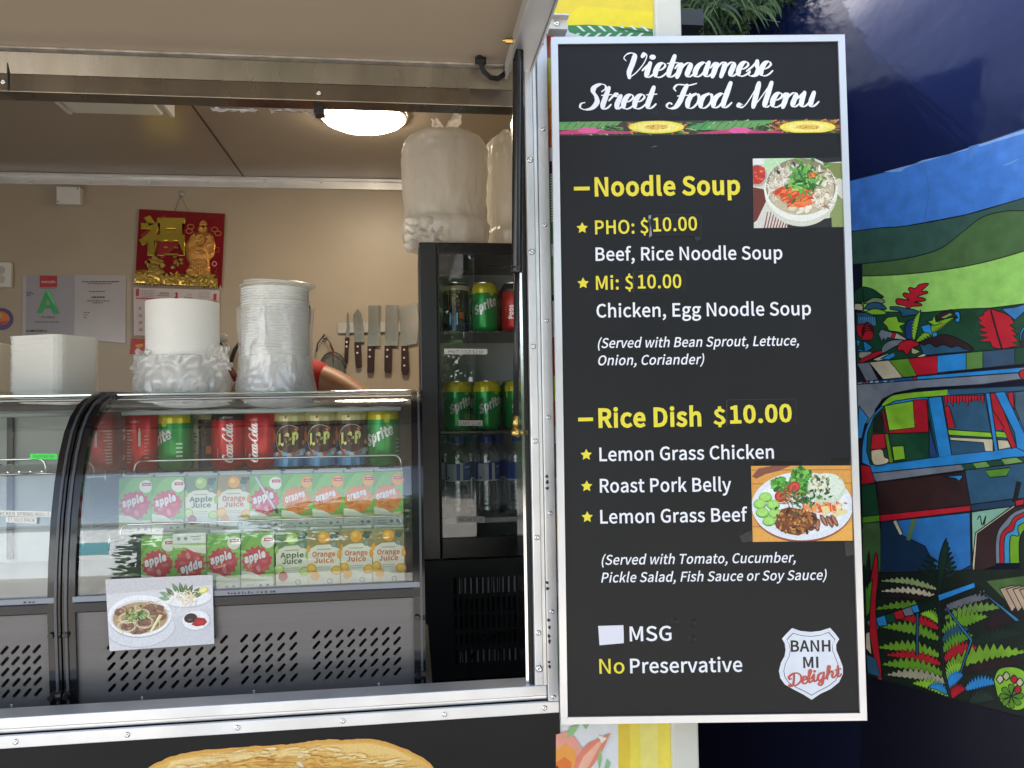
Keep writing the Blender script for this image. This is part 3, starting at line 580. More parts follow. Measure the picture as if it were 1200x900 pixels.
# yellow field
ya = xa; yb = T2(787, 870)[0]
p.poly([(xa, .25), (yb, .25), (yb, 1.3), (xa, 1.3)], 'F0DC4E')
p.poly([(xa-.004, .25), (xa+.006, .9), (xa-.002, 1.0), (xa+.004, 1.3), (xa+.016, 1.3), (xa+.02, 1.05), (xa+.012, .8), (xa+.02, .25)], 'E8C93A')
p.poly([(xa+.03, .25), (xa+.04, 1.3), (xa+.07, 1.3), (xa+.06, .25)], 'EFE27A')
# strip between flange and sign
gx = lambda px, py: T2(px, py)[0]
def strip(cols):
    for y0, y1, c, k in cols:
        a0, a1 = zl(650, y0, TF), zl(650, y1, TF)
        pts = [(x0-.001, a0), (x0+.03, a0+.004*k), (x0+.03, a1-.004*k), (x0-.001, a1)]
        p.poly(pts, c)
strip([(30, 70, 'C8503A', 1), (66, 100, 'D8D040', -1), (96, 130, 'E0B030', 1), (126, 150, 'E58A2A', 1), (150, 172, 'D96030', -1), (188, 204, '3A1A34', 1), (204, 285, '4E8F4A', 0), (300, 345, '7FAE70', 1), (345, 352, '2A2A2A', 0), (395, 440, 'D84A30', 1), (440, 470, 'E6E04C', -1), (470, 500, 'E07840', 1), (520, 560, '4FA04A', 1), (604, 640, 'F0C23A', 1), (640, 668, 'E69A3A', -1), (668, 684, 'D4502A', 1), (700, 718, '3E1630', 0), (718, 800, '56A84E', 0), (812, 850, '8CC07E', 1)])
for i in range(34):   # leaf veins in the strip
    z = zl(650, 205+i*3.2, TF) if i < 18 else zl(650, 720+(i-18)*5, TF); p.poly([(x0, z), (x0+.012, z+.006), (x0+.012, z+.008), (x0, z+.0025)], 'DDE8DA')
# watercolour flower under the sign
fl = lambda pts, c: p.poly([T2(*q) for q in pts], c)
fl([(652, 862), (664, 858), (674, 865), (684, 880), (680, 898), (668, 912), (652, 915)], 'EBA08C')
fl([(652, 880), (663, 872), (674, 880), (677, 895), (668, 908), (652, 912)], 'F0A046')
fl([(652, 895), (662, 888), (670, 894), (670, 908), (652, 915)], 'E8782C')
fl([(672, 905), (676, 888), (690, 872), (716, 860), (708, 878), (700, 892), (690, 905)], 'E8856A')
fl([(676, 905), (684, 888), (700, 872), (708, 868), (698, 885), (690, 900)], 'F2B59A')
fl([(653, 898), (656, 902), (654, 908), (651, 905)], '2A2622')
for q in (((668, 853), (680, 850), (672, 862), (664, 866)), ((683, 850), (691, 850), (687, 856)), ((704, 876), (706, 890), (703, 905), (701, 890)), ((712, 890), (716, 895), (710, 915), (708, 905))): fl(q, '93BF82')
fl([(700, 862), (712, 866), (706, 872)], 'E4EFDC')
p.build('floral_wrap', PRINT, truck)
# upper band: yellow field, leaf
p = Print(txf(.0058)); a, b = T2(649, 27), T2(767, 26)
p.poly([(a[0], a[1]), (b[0], a[1]), (b[0], ZC+.06), (a[0], ZC+.06)], 'F2DD2C')
p.poly([(a[0]+.01, a[1]+.005), (a[0]+.05, a[1]+.035), (b[0], a[1]+.03), (b[0], a[1]+.05), (a[0], a[1]+.06)], 'E9D23A')
c = T2(665, 42); p.poly([(a[0], c[1]-.03), (b[0], c[1]-.03), (b[0], a[1]-.0005), (a[0], a[1]-.0005)], 'E9ECEE')
lf = lambda pts, c: p.poly([T2(*q) for q in pts], c)
lf([(664, 28), (690, 27), (720, 29), (766, 32), (767, 42), (700, 43), (684, 41), (668, 36)], '3F8A52')
for i in range(7):
    x = 676+i*12.5; lf([(x, 28.5), (x+4, 28.5), (x+11, 35), (x+8, 35)], 'E6EAE8'); lf([(x+1, 37), (x+5, 37), (x-2, 43), (x-6, 43)], 'DDE6DF')
lf([(728, 31), (766, 36), (766, 38), (724, 33)], '2E6B3E')
p.build('leaf_wrap', PRINT, truck)
# bread photograph on the black lower panel
p = Print(txf(.0038)); R_ = random.Random(3)
bx = [(150, 915), (178, 898), (205, 886), (240, 880), (290, 876), (330, 874), (352, 871), (375, 868), (400, 868), (430, 867), (452, 870), (478, 880), (500, 892), (520, 915)]
outl = [(x, y+R_.uniform(-.7, .7)) for x, y in catmull(bx, 5)]
low = [(520, 1010), (150, 1010)]
p.poly([T2(*q) for q in outl+low], 'D9A24A')
p.poly([T2(x, y+4) for x, y in outl[3:-3]]+[T2(505, 1005), T2(165, 1005)], 'E2B45C')
p.poly([T2(*q) for q in ((200, 893), (250, 885), (330, 880), (356, 878), (350, 886), (290, 892), (230, 899), (190, 908))], 'EFD08A')
p.poly([T2(*q) for q in ((372, 875), (430, 872), (460, 878), (484, 890), (470, 897), (440, 886), (395, 884))], 'EBC678')
p.poly([T2(*q) for q in ((352, 878), (362, 880), (355, 900), (340, 925), (336, 915), (346, 895))], 'F6E7BC')
p.dz = .000004
for i in range(900):
    x = R_.uniform(172, 508); y0b = 869+((x-345)/170)**2*30; y = y0b+6+R_.random()**.8*60; u, v = T2(x, y); t_ = (y-y0b)/30
    c_ = R_.choice(('F2D898', 'F0D08A', 'EFD494', 'ECC880', 'EAC274') if t_ < .55 else ('E6B860', 'DFAC54', 'D8A04A', 'CF9640', 'E2B45C'))
    p.ell(u, v, R_.uniform(.004, .016), R_.uniform(.001, .0028), c_, n=8, wob=.35, seed=i, rot=R_.uniform(-.2, .2))
p.build('bread_picture', PRINT_PIC, truck)
# cream corner post of the truck
m = MB(); xp0 = T2(787, 870)[0]; m.box(xp0, XE, TF-.004, TF+.05, .2, ZC+.075); m.build('corner_post', mat('cream_post', (.72, .71, .62), rough=.4, noise_amt=.04), truck, bevel=.003)
m = MB(); a = W(641, 27, TF-.01); b = W(663, 41, TF-.01); m.box(a.x, b.x, TF-.03, TF-.0038, b.z, a.z); m.box(a.x, b.x, TF-.045, TF-.03, a.z-.003, a.z); m.build('hinge_bracket', WHITEP, truck, bevel=.001); rivet((a.x+b.x)/2-.003, TF-.0305, (a.z+b.z)/2, truck, .9)
# ------------------------------------------------------------------ open hatch above the counter
hatch = thing('hatch', 'open serving hatch of the food truck propped out level above the counter', 'awning', (0, TF+.012, ZH))
XH0, XH1 = W(590, 82, TF+.015).x, W(621, 82, TF+.015).x
YN = .42; ZN = ZH-.02; dirh = Vector((0, YN-(TF+.012), ZN-ZH+.004)); 
def hpt(x, t, dz=0): return Vector((x, TF+.012, ZH+.002))+dirh*t+Vector((0, 0, dz))
m = MB(); m.prism([hpt(XL, 0), hpt(XL, 0, .045), hpt(XL, 1, .045), hpt(XL, 1)], (XH1-XL, 0, 0)); m.build('hatch_panel', HATCHP, hatch)
m = MB(); m.prism([hpt(XH0, .015, -.0005), hpt(XH0, .015, -.026), hpt(XH0, 1, -.022), hpt(XH0, 1, -.0005)], (.004, 0, 0)); m.build('hatch_flange', ALU_MATT, hatch)
m = MB(); m.prism([hpt(XH0+.006, 0, -.0008), hpt(XH0+.006, 0, -.008), hpt(XH0+.006, 1, -.008), hpt(XH0+.006, 1, -.0008)], (XH1-XH0-.008, 0, 0)); m.build('hatch_edge', ALU_MATT, hatch)
m = MB(); m.prism([hpt(XH1-.0015, 0, -.012), hpt(XH1-.0015, 0, .046), hpt(XH1-.0015, 1, .046), hpt(XH1-.0015, 1, -.012)], (.003, 0, 0)); m.build('hatch_edge', ALU_MATT, hatch)
m = MB(); m.prism([hpt(XL, .002, -.0008), hpt(XL, .002, -.004), hpt(XL, .016, -.004), hpt(XL, .016, -.0008)], (XH0-XL-.002, 0, 0)); m.build('hinge_strip', mat('hinge_alu', (.62, .58, .52), rough=.45, metal=.6, noise_amt=.3, noise_scale=40), hatch)
q = W(592, 28, TF-.1); hb = hpt(XH0-.0005, .14, -.012); m = MB(); m.cyl(hb+Vector((-.012, 0, 0)), hb+Vector((.0, 0, 0)), .0042, 6); m.cyl(hb+Vector((-.016, 0, 0)), hb+Vector((-.009, 0, 0)), .0025, 8); m.build('bolt', BRASS, hatch)
# rubber cable going from the hatch panel into the header
m = MB(); pts = [W(561, 66, TF-.03)+Vector((0,0,.01)), W(563, 73, TF-.03), W(567, 84, TF-.028), W(575, 91, TF-.022), W(584, 92, TF-.012), W(592, 86, TF+.0), W(597, 79, TF+.02)]
m.tube(catmull3 := [Vector(p_) for p_ in pts], .0042, 8); m.box(pts[0].x-.006, pts[0].x+.012, TF-.036, TF-.026, ZH-.012, ZH-.003); m.build('cable', RUBBER, hatch, smooth=True)
# gas strut
strut = thing('gas_strut', 'black gas strut with brass ball ends holding the hatch open', 'gas strut', W(605, 508, TF-.002))
pt = W(607.5, 33, TF-.075); pb = W(604.5, 508, TF-.012); ax = (pb-pt)
f = lambda t: pt+ax*t
m = MB(); m.cyl(f(.04), f(.58), .0088, 20); m.lathe([(0,0),(.0088,0),(.0096,.003),(.0096,.008),(.0088,.01)], 20, Matrix.Translation(f(.58)) @ ax.to_track_quat('Z','Y').to_matrix().to_4x4()); m.build('cylinder', mat('strut_black', (.012,.012,.013), rough=.2), strut, angle=40)
m = MB(); m.cyl(f(.585), f(.96), .0048, 14); m.build('rod', mat('rod_dark', (.03,.03,.03), rough=.22, metal=.4), strut, smooth=True)
for t0, t1 in ((.0, .045), (.955, 1.0)):
    m = MB(); m.cyl(f(t0+.008 if t0 == 0 else t0), f(t1 if t0 == 0 else .99), .0055, 12)
    c = f(.002 if t0 == 0 else .998); m.lathe([(.0085*math.sin(a), -.0085*math.cos(a)) for a in [i*PI/8 for i in range(9)]], 14, Matrix.Translation(c)); m.cyl(c, c+Vector((.02, .004, 0)), .0035, 8)
    m.build('ball_end', BRASS if t0 else mat('old_brass', (.22,.17,.09), rough=.35, metal=.9), strut, smooth=True)
# warm white ceiling lamp, lit
p = W(426, 118, 2.6); LX = p.x; LY = 2.60
lamp = thing('ceiling_lamp', 'lit round white ceiling lamp inside the truck', 'ceiling lamp', (LX, LY, ZC))
m = MB(); m.lathe([(.14,0),(.14,-.012),(.134,-.014)], 40, Matrix.Translation((LX,LY,ZC-.0005))); m.build('lamp_base', WHITEP, lamp, angle=30)
m = MB(); m.lathe([(.133,-.013),(.126,-.022),(.105,-.032),(.07,-.039),(.03,-.042),(0,-.043)], 40, Matrix.Translation((LX,LY,ZC)))
m.build('diffuser', mat('lit_diffuser', (.8,.8,.78), emit=(1,.84,.62), estr=15.0), lamp, smooth=True)
# unlit batten
b0, b1 = xl(78, 120, 2.53), xl(205, 120, 2.53); yb_ = 2.53
bat = thing('batten_light', 'unlit long box ceiling light with pale plastic cover', 'ceiling light', ((b0+b1)/2, yb_-.1, ZC))
m = MB(); x = [b0, b1]; zb = ZC-.055
m.add([(b0,yb_-.25,ZC-.001),(b1,yb_-.25,ZC-.001),(b1,yb_,ZC-.001),(b0,yb_,ZC-.001),(b0+.03,yb_-.23,zb),(b1-.03,yb_-.23,zb),(b1-.03,yb_-.02,zb),(b0+.03,yb_-.02,zb)], [(0,1,2,3),(7,6,5,4),(0,4,5,1),(1,5,6,2),(2,6,7,3),(3,7,4,0)]); m.build('cover', mat('pale_cover', (.80,.81,.72), rough=.35), bat, bevel=.004)
for xx in (b0+.002, b1-.016): m = MB(); m.box(xx, xx+.014, yb_-.256, yb_+.006, ZC-.05, ZC-.0015); m.build('end_cap', WHITEP, bat, bevel=.003)
# ================================================================== menu sign
SY = 1.5189/1.58*1.275; _k = SY/1.5189
scx, scz, sw, sh = .5784*_k, .0675*_k, .5957*_k, 1.3648*_k
_sy, _sp, _sr = math.radians(6.9), math.radians(-.97), math.radians(-.31)
def axes(yaw, pitch, roll):
    fw = Vector((math.sin(yaw)*math.cos(pitch), math.cos(yaw)*math.cos(pitch), math.sin(pitch))); rt = Vector((math.cos(yaw), -math.sin(yaw), 0)); up = rt.cross(fw)
    return math.cos(roll)*rt+math.sin(roll)*up, fw, -math.sin(roll)*rt+math.cos(roll)*up
ar, af, au = axes(_sy, _sp, _sr); sc = CAM+Vector((scx, SY, scz)); so_ = sc-au*sh/2
SM = Matrix(((ar.x, af.x, au.x, so_.x), (ar.y, af.y, au.y, so_.y), (ar.z, af.z, au.z, so_.z), (0, 0, 0, 1)))
sign = thing('menu_sign', 'tall black menu board in an aluminium frame listing Vietnamese dishes and prices', 'menu board')
sign.matrix_world = SM; sign.matrix_basis = SM
SMP = SM @ Matrix.Translation((0, .004, 0))   # panel face lies 4 mm behind the frame face
def S(px, py): return onplane(SMP, px, py)
FRM = mat('sign_frame', (.74, .74, .76), rough=.36, metal=.7, noise_amt=.05, noise_scale=8, rvar=.08)
hw = sw/2; fwid = .0108
for nm, pts in (('a', [(-hw,0),(hw,0),(hw-fwid,fwid),(-hw+fwid,fwid)]), ('b', [(-hw,sh),(hw,sh),(hw-fwid,sh-fwid),(-hw+fwid,sh-fwid)]), ('c', [(-hw,0),(-hw,sh),(-hw+fwid,sh-fwid),(-hw+fwid,fwid)]), ('d', [(hw,0),(hw,sh),(hw-fwid,sh-fwid),(hw-fwid,fwid)])):
    cx = sum(q[0] for q in pts)/4; cz = sum(q[1] for q in pts)/4
    pts = [(cx+(x-cx)*.9995, cz+(z-cz)*.9995) for x, z in pts]
    m = MB(); m.prism([(x, 0, z) for x, z in pts], (0, .022, 0)); m.build('frame_bar', FRM, sign, local=True, bevel=.0012)
SIGNB = mat('sign_black', (.0118, .012, .0135), rough=.42, spec=.28, noise_amt=.12, rvar=.09, noise_scale=4, bump=.02, bump_scale=30)
m = MB(); m.box(-hw+fwid-.002, hw-fwid+.002, .004, .012, fwid-.002, sh-fwid+.002); m.build('panel', SIGNB, sign, local=True)
m = MB()
for z in (.2, .9): m.box(-hw+.02, XE*0+.02, .0225, .034, z, z+.03)
m.build('wall_bracket', ALU, sign, local=True)
sxf = lambda u, v, w: (u, .004-w, v)
WHT, YEL = 'F0F0F6', 'EADB3E'
def line(txt, ax, ay, bx, by, cap, col=WHT, bold=.018, shear=0, name='lettering'):
    p = Print(sxf, base=.00015); a = S(ax, ay); b = S(bx, by); c = S(ax, ay-cap)
    p.text(txt, a, b, c[1]-a[1], col, bold, shear); o = p.build(name, PRINT_MATT, sign); return o
def sline(txt, ax, ay, bx, by, xh):
    p = Print(sxf, base=.00015); a = S(ax, ay); b = S(bx, by); c = S(ax, ay-xh); p.script(txt, a, b, c[1]-a[1], WHT, thick=.37, thin=.065, shear=.30); p.build('lettering', PRINT_MATT, sign)
sline('Vietnamese', 731, 91.3, 906, 89, 16.6)
sline('Street Food Menu', 678.5, 128.3, 960, 125.3, 16.6)
line('Noodle Soup', 697, 229.3, 867.5, 227.2, 20.5, YEL, .052)
line('PHO: $', 697.5, 274.3, 760, 273, 15.5, YEL, .026)
line('Beef, Rice Noodle Soup', 698, 305.4, 917, 303.6, 15, WHT, .024)
line('Mi: $', 698.5, 339.3, 742.5, 338.6, 15.5, YEL, .026)
line('Chicken, Egg Noodle Soup', 699, 371.8, 950.5, 369, 15.2, WHT, .024)
line('(Served with Bean Sprout, Lettuce,', 700, 407.8, 938, 404.6, 11.2, WHT, .02, .2)
line('Onion, Coriander)', 700, 428, 826, 426.6, 11.2, WHT, .02, .2)
line('Rice Dish', 701.5, 500.5, 822, 498.6, 21, YEL, .052)
line('$', 836, 497, 850.5, 496.8, 17.5, YEL, .045)
line('Lemon Grass Chicken', 702.5, 540.2, 907, 537, 15.3, WHT, .024)
line('Roast Pork Belly', 703, 577, 857, 575.4, 15.5, WHT, .024)
line('Lemon Grass Beef', 703.5, 613.3, 876, 610.6, 15.3, WHT, .024)
line('(Served with Tomato, Cucumber,', 704.5, 661.8, 934, 658.8, 11.2, WHT, .02, .2)
line('Pickle Salad, Fish Sauce or Soy Sauce)', 704.5, 682.5, 969.5, 679.2, 11.2, WHT, .02, .2)
line('MSG', 738, 751.2, 787, 750.3, 16.6, WHT, .024)
line('No', 702.5, 789.3, 732, 788.8, 16.8, YEL, .016)
line('Preservative', 738.5, 788.6, 870, 786.8, 16.4, WHT, .024)
for q in (((672.5, 219), (691, 218.7), (691, 223), (672.5, 223.3)), ((677.5, 489.5), (695, 489.2), (695, 493.4), (677.5, 493.8))):
    p = Print(sxf); p.poly([S(*k) for k in q], YEL); p.build('dash', PRINT_MATT, sign)
for x, y in ((682.3, 267.3), (683.4, 332), (687, 533), (687.6, 569.8), (688.2, 606)):
    p = Print(sxf); c = S(x, y); r = S(x, y-7)[1]-c[1]; p.star(c[0], c[1], r, YEL, r2=r*.5); p.build('star', PRINT_MATT, sign)
# price patches stuck over the old prices
TAPE = mat('patch_black', (.013, .013, .0145), rough=.34, spec=.3, bump=.25, bump_scale=40)
for (x0_, y0_, x1_, y1_), txt in (((760.5, 251.5, 822, 277.5), ('10.00', 765.5, 271.2, 817, 269.8, 15.5, .026)), ((741.5, 318, 803, 344), ('10.00', 747.5, 337.9, 798.5, 337.2, 15.3, .026)), ((851, 468, 933, 499.5), ('10.00', 855.5, 495.6, 928, 493.6, 19.5, .05))):
    m = MB(); P4 = [S(x0_, y0_), S(x1_, y0_-1), S(x1_, y1_-1), S(x0_, y1_)]; m.prism([(u, .0038, v) for u, v in P4], (0, -.0006, 0)); pa = m.build('price_patch', TAPE, sign, local=True)
    p = Print(lambda u, v, w: (u, .0031-w, v)); t, ax_, ay_, bx_, by_, cp, bo = txt; a = S(ax_, ay_); b = S(bx_, by_); p.text(t, a, b, S(ax_, ay_-cp)[1]-a[1], YEL, bo)
    e = lambda *k: [S(*q) for q in k]
    p.line(e((x0_+.5, y1_-1), (x0_+.5, y0_+1)), .0006, '5A5A5E'); p.line(e((x0_+1, y0_+.6), (x1_-1, y0_-.4)), .0004, '4A4A4E'); p.line(e((x1_-.5, y0_), (x1_-.5, y1_-2)), .0004, '4A4A4E')
    p.build('lettering', PRINT_MATT, sign)
# torn tape at the first price, white patch before MSG, scratches, screw dimples
p = Print(lambda u, v, w: (u, .0029-w, v)); P_ = lambda *k: [S(*q) for q in k]
p.poly(P_((759.5, 253), (763, 252), (762, 262), (764, 276), (760.5, 279), (761, 268)), '8C8C92'); p.poly(P_((760.5, 256), (762.5, 257), (761.5, 272), (760.4, 270)), '2A2A2C')
p.poly(P_((813, 278), (820, 276), (822, 281), (815, 283)), '1E1E20')
p.build('torn_tape', PRINT_GLOSS, sign)
m = MB(); m.prism([(u, .0038, v) for u, v in P_((701, 733.5), (730.5, 732.5), (731, 753.5), (702.5, 756))], (0, -.0005, 0)); m.build('blank_patch', mat('paper_white', (.78, .77, .84), rough=.6), sign, local=True)
p = Print(sxf); p.line(P_((763, 173), (767, 171.5), (771, 171)), .0008, '9A9A9E', taper=True); p.line(P_((704, 142), (700, 143)), .0006, '77777A'); p.build('scratch', PRINT, sign)
dm = MB(); dm.lathe([(.0075,0),(.005,.0006),(.0032,.0009),(.003,.0003),(.0012,.0014),(0,.0014)], 14, Matrix.Rotation(PI/2, 4, 'X')); dme = dm.mesh('screw', TAPE, smooth=True)
for x, y in ((791, 728), (812, 729.5), (812, 748), (768, 134), (792, 134)):
    o = bpy.data.objects.new('screw', dme); C.objects.link(o); o.parent = sign; u, v = S(x, y); o.location = (u, .0039, v)
# vegetable strip under the heading
p = Print(sxf, dz=.0000032); R_ = random.Random(11); q = lambda x, y: S(x, y)
def PE(p, x, y, rx, ry, col, **k):
    c = S(x, y); e = S(x+rx, y); g_ = S(x, y-ry); return p.ell(c[0], c[1], e[0]-c[0], g_[1]-c[1], col, **k)
def PL(p, pts, wd, col, **k): return p.line([S(*a) for a in pts], wd*.00136, col, **k)
def PP(p, pts, col): return p.poly([S(*a) for a in pts], col)
PP(p, [(653, 143), (987, 139.5), (987.5, 156.5), (653.3, 159.5)], '3A3A2A')
def base_y(x): return 143-(x-653)*.0105
def CL(pts): return [(min(986.6, max(653.2, x)), min(base_y(x)+16.0, max(base_y(x)+.3, y))) for x, y in pts]
for i in range(420):
    x = R_.uniform(653, 980); y = base_y(x)+R_.uniform(2, 14.5); ph_ = (x-653) % 177
    pal = ('5F8F45', '86A86A', '3F6B34', 'A8C08A', '2C4A28') if (ph_ < 70 or ph_ > 150) else ('C6703A', 'E08A4A', '7A5A44', 'D8986A', '4A3A2C', '5F8F45')
    L_ = CL([(x, y), (x+R_.uniform(3, 9), y+R_.uniform(-3, 3))]); PL(p, L_+[L_[-1]], R_.uniform(1, 2.2), R_.choice(pal), taper=False) if abs(L_[0][0]-L_[1][0]) > 1 else None
for ox in (-178, 0, 177):
    g_ = lambda L: CL([(x+ox, y) for x, y in L])
    vis = lambda a, b: b+ox > 660 and a+ox < 980
    if vis(655, 735): PP(p, g_([(655, 146), (690, 143), (730, 143), (722, 146), (700, 150.5), (672, 153), (655, 152)]), '6B9E5A'); [PL(p, g_([(662+i*9, 151), (668+i*9, 144.5)]), .9, '3F6B34') for i in range(7) if 655 < 662+i*9+ox < 975]
    if vis(808, 904):
        PP(p, g_([(806, 149), (830, 143), (870, 142), (906, 141), (890, 147), (850, 151.5), (822, 153)]), '4F9A54'); [PL(p, g_([(820+i*9, 151), (829+i*9, 143)]), 1.1, ('2E6A38', 'A8D090')[i % 2]) for i in range(9) if 655 < 820+i*9+ox < 975]
    for x, wd in ((690, 38), (866, 50)):
        if 665 < x+ox < 975: PP(p, g_([(x-wd, 156.5), (x-wd*.6, 154), (x-9, 151), (x+8, 151), (x+18, 153.6), (x+wd, 154.5), (x+wd, 157), (x-wd, 158)]), 'C43C78'); PP(p, g_([(x-14, 154), (x-8, 150), (x+6, 150), (x+14, 153), (x+8, 156), (x-8, 156.5)]), 'E0609C')
    x = 769+ox
    for rx, ry, col in ((33, 7.8, 'A89A30'), (32.4, 7.2, 'F4E250'), (26, 5.4, 'F6EA84'), (14, 3, 'E8C050')):
        P8 = [(x+rx*math.cos(a_), 149.3+ry*math.sin(a_)) for a_ in [k_*2*PI/34 for k_ in range(34)]]
        if x+rx > 665 and x-rx < 975: PP(p, CL(P8), col)
    for i in range(16):
        xx = x+R_.uniform(-11, 11)
        if 655 < xx < 985: PE(p, xx, 149.3+R_.uniform(-2, 2), 1.3, .6, R_.choice(('C58A34', 'F0D070', 'A87830')), n=7)
p.build('vegetable_strip', PRINT_PIC, sign)
# food pictures
def lerpq(Q, u, v):
    (x0,y0),(x1,y1),(x2,y2),(x3,y3) = Q   # tl tr br bl ; u right 0..1, v down 0..1
    return ((x0*(1-u)+x1*u)*(1-v)+(x3*(1-u)+x2*u)*v, (y0*(1-u)+y1*u)*(1-v)+(y3*(1-u)+y2*u)*v)
class Pic:
    """a picture: shapes in 0..W x 0..H (down), clipped to the frame, mapped onto a quad"""
    def __init__(s, p, Q, Wd, Hd): s.p = p; s.Q = Q; s.W = Wd; s.H = Hd
    def clip(s, pts):
        def cut(P, f, g):
            out = []
            for i in range(len(P)):
                a, b = P[i-1], P[i]; fa, fb = f(a), f(b)
                if (fa >= 0) != (fb >= 0): t = fa/(fa-fb); out.append((a[0]+(b[0]-a[0])*t, a[1]+(b[1]-a[1])*t))
                if fb >= 0: out.append(b)
            return out
        for f in (lambda q: q[0], lambda q: s.W-q[0], lambda q: q[1], lambda q: s.H-q[1]):
            if pts: pts = cut(pts, f, None)
        return pts
    def poly(s, pts, col):
        pts = s.clip(list(pts))
        if len(pts) > 2: s.p.poly([lerpq(s.Q, x/s.W, y/s.H) for x, y in pts], col)
    def ell(s, cx, cy, rx, ry, col, n=22, rot=0, wob=0, seed=0):
        r = random.Random(seed*7+int(cx*3+cy)); P = []
        for i in range(n):
            a = 2*PI*i/n; k = 1+wob*(r.random()-.5)*2; x, y = rx*k*math.cos(a), ry*k*math.sin(a); P.append((cx+x*math.cos(rot)-y*math.sin(rot), cy+x*math.sin(rot)+y*math.cos(rot)))
        s.poly(P, col)
    def line(s, pts, wd, col, taper=False):
        P = [Vector(q) for q in pts]; n = len(P); a_ = []; b_ = []
        for i, q in enumerate(P):
            d = P[min(i+1, n-1)]-P[max(i-1, 0)]; d = d.normalized() if d.length else Vector((1, 0)); k = wd/2*((1-.8*abs(2*i/(n-1)-1)) if taper else 1); nn = Vector((-d.y, d.x))*k; a_.append(tuple(q+nn)); b_.append(tuple(q-nn))
        s.poly(a_+b_[::-1], col)
    def leaf(s, x, y, L, wd, a, col):
        P = [(t*L, wd*math.sin(PI*t**.8)) for t in [i/6 for i in range(7)]]+[(t*L, -wd*math.sin(PI*t**.8)) for t in [i/6 for i in range(5, 0, -1)]]
        s.poly([(x+p*math.cos(a)-q*math.sin(a), y+p*math.sin(a)+q*math.cos(a)) for p, q in P], col)
    def noodle(s, x, y, L, wd, a, curl, col, n=8):
        P = []
        for i in range(n+1): P.append((x, y)); x += L/n*math.cos(a); y += L/n*math.sin(a); a += curl/n
        s.line(P, wd, col)
def noodle_soup(pic, R_):     # crop 1064x900, frame 100..975 x 125..790 => 875 x 665
    ox, oy = 100, 125; E_ = lambda cx, cy, rx, ry, c, **k: pic.ell(cx-ox, cy-oy, rx, ry, c, **k); P_ = lambda pts, c: pic.poly([(x-ox, y-oy) for x, y in pts], c)
    pic.poly([(0, 0), (875, 0), (875, 665), (0, 665)], 'D8DAC8')
    P_([(200, 125), (460, 125), (460, 250), (200, 250)], 'BFE0B4'); P_([(100, 125), (210, 125), (210, 180), (100, 180)], 'E9E9E4')
    P_([(780, 170), (975, 180), (975, 790), (830, 790), (900, 500)], '7F8A4A'); P_([(840, 560), (975, 500), (975, 790), (830, 790)], '8C9A5E'); E_(960, 430, 60, 110, 'D8D6C6', rot=-.4)
    P_([(450, 125), (975, 125), (975, 165), (800, 175), (700, 130)], '1E1E20')
    E_(140, 290, 100, 105, 'B8B0A4'); E_(135, 280, 85, 92, 'B8382A', wob=.05)
    for i in range(26): E_(R_.uniform(80, 205), R_.uniform(205, 360), R_.uniform(10, 24), R_.uniform(8, 16), R_.choice(('E0533A', 'F08060', 'C03020', 'D8402C')), wob=.25, seed=i, n=9)
    P_([(100, 400), (200, 420), (225, 530), (130, 720), (100, 740)], '6E2E22'); P_([(100, 740), (150, 700), (240, 560), (320, 700), (420, 790), (100, 790)], 'D9D6CC')
    for i in range(9): x = 195+i*28; P_([(x, 790), (x+14, 790), (x+46+i*3, 640), (x+36+i*3, 640)], '8A4632')
    P_([(420, 760), (850, 700), (850, 790), (420, 790)], '242426')
    E_(562, 455, 352, 325, 'D8D8C6', n=48); E_(562, 430, 356, 300, 'EDEEE2', n=48); E_(560, 400, 338, 272, '8E8668', n=48); E_(560, 425, 322, 245, 'C8BB9C', n=48)
    for i in range(260):
        x, y = R_.uniform(250, 520), R_.uniform(220, 450)
        if ((x-560)/315)**2+((y-420)/235)**2 < 1: pic.noodle(x-ox, y-oy, R_.uniform(40, 110), R_.uniform(5, 9), R_.uniform(0, 6.28), R_.uniform(-2.5, 2.5), R_.choice(('EFEADC', 'DAD0B8', 'B7A688', 'F6F2EA', 'C9BFA4')))
    for i in range(170):
        x, y = R_.uniform(600, 860), R_.uniform(260, 600)
        if ((x-560)/310)**2+((y-420)/235)**2 < 1: pic.noodle(x-ox, y-oy, R_.uniform(40, 90), R_.uniform(6, 16), R_.uniform(0, 6.28), R_.uniform(-2, 2), R_.choice(('E6DCC6', 'C7AC8A', '9E7656', 'F2EBDC', 'D8C4A4')))
    for i in range(14): E_(R_.uniform(640, 830), R_.uniform(250, 560), R_.uniform(18, 46), R_.uniform(12, 26), R_.choice(('F0E8D4', 'E2D4B8', 'D5C09C')), rot=R_.uniform(0, 3), wob=.15, seed=i, n=12)
    for i in range(14): E_(R_.uniform(440, 660), R_.uniform(560, 650), R_.uniform(20, 50), R_.uniform(9, 20), R_.choice(('F4ECD8', 'E8DAC0')), rot=R_.uniform(-1.2, 0), wob=.12, seed=i, n=12)
    for i in range(260):
        x, y = R_.uniform(255, 590), R_.uniform(430, 600)
        if y < 440+(x-250)*.9 and ((x-560)/318)**2+((y-420)/240)**2 < 1: pic.noodle(x-ox, y-oy, R_.uniform(50, 110), R_.uniform(9, 17), R_.uniform(-.7, -.1), R_.uniform(-.5, .5), R_.choice(('E85A2C', 'F07A3C', 'C8401E', 'F4935A', 'DC4A24')), n=4)
    for i in range(150):
        x, y = R_.gauss(590, 80), R_.gauss(310, 65)
        if y > 150: pic.leaf(x-ox, y-oy, R_.uniform(35, 110), R_.uniform(7, 17), R_.uniform(0, 6.28), R_.choice(('4E9A3C', '2F6B2C', '86C65A', '1F4A24', '6DB04A', '3C8234')))
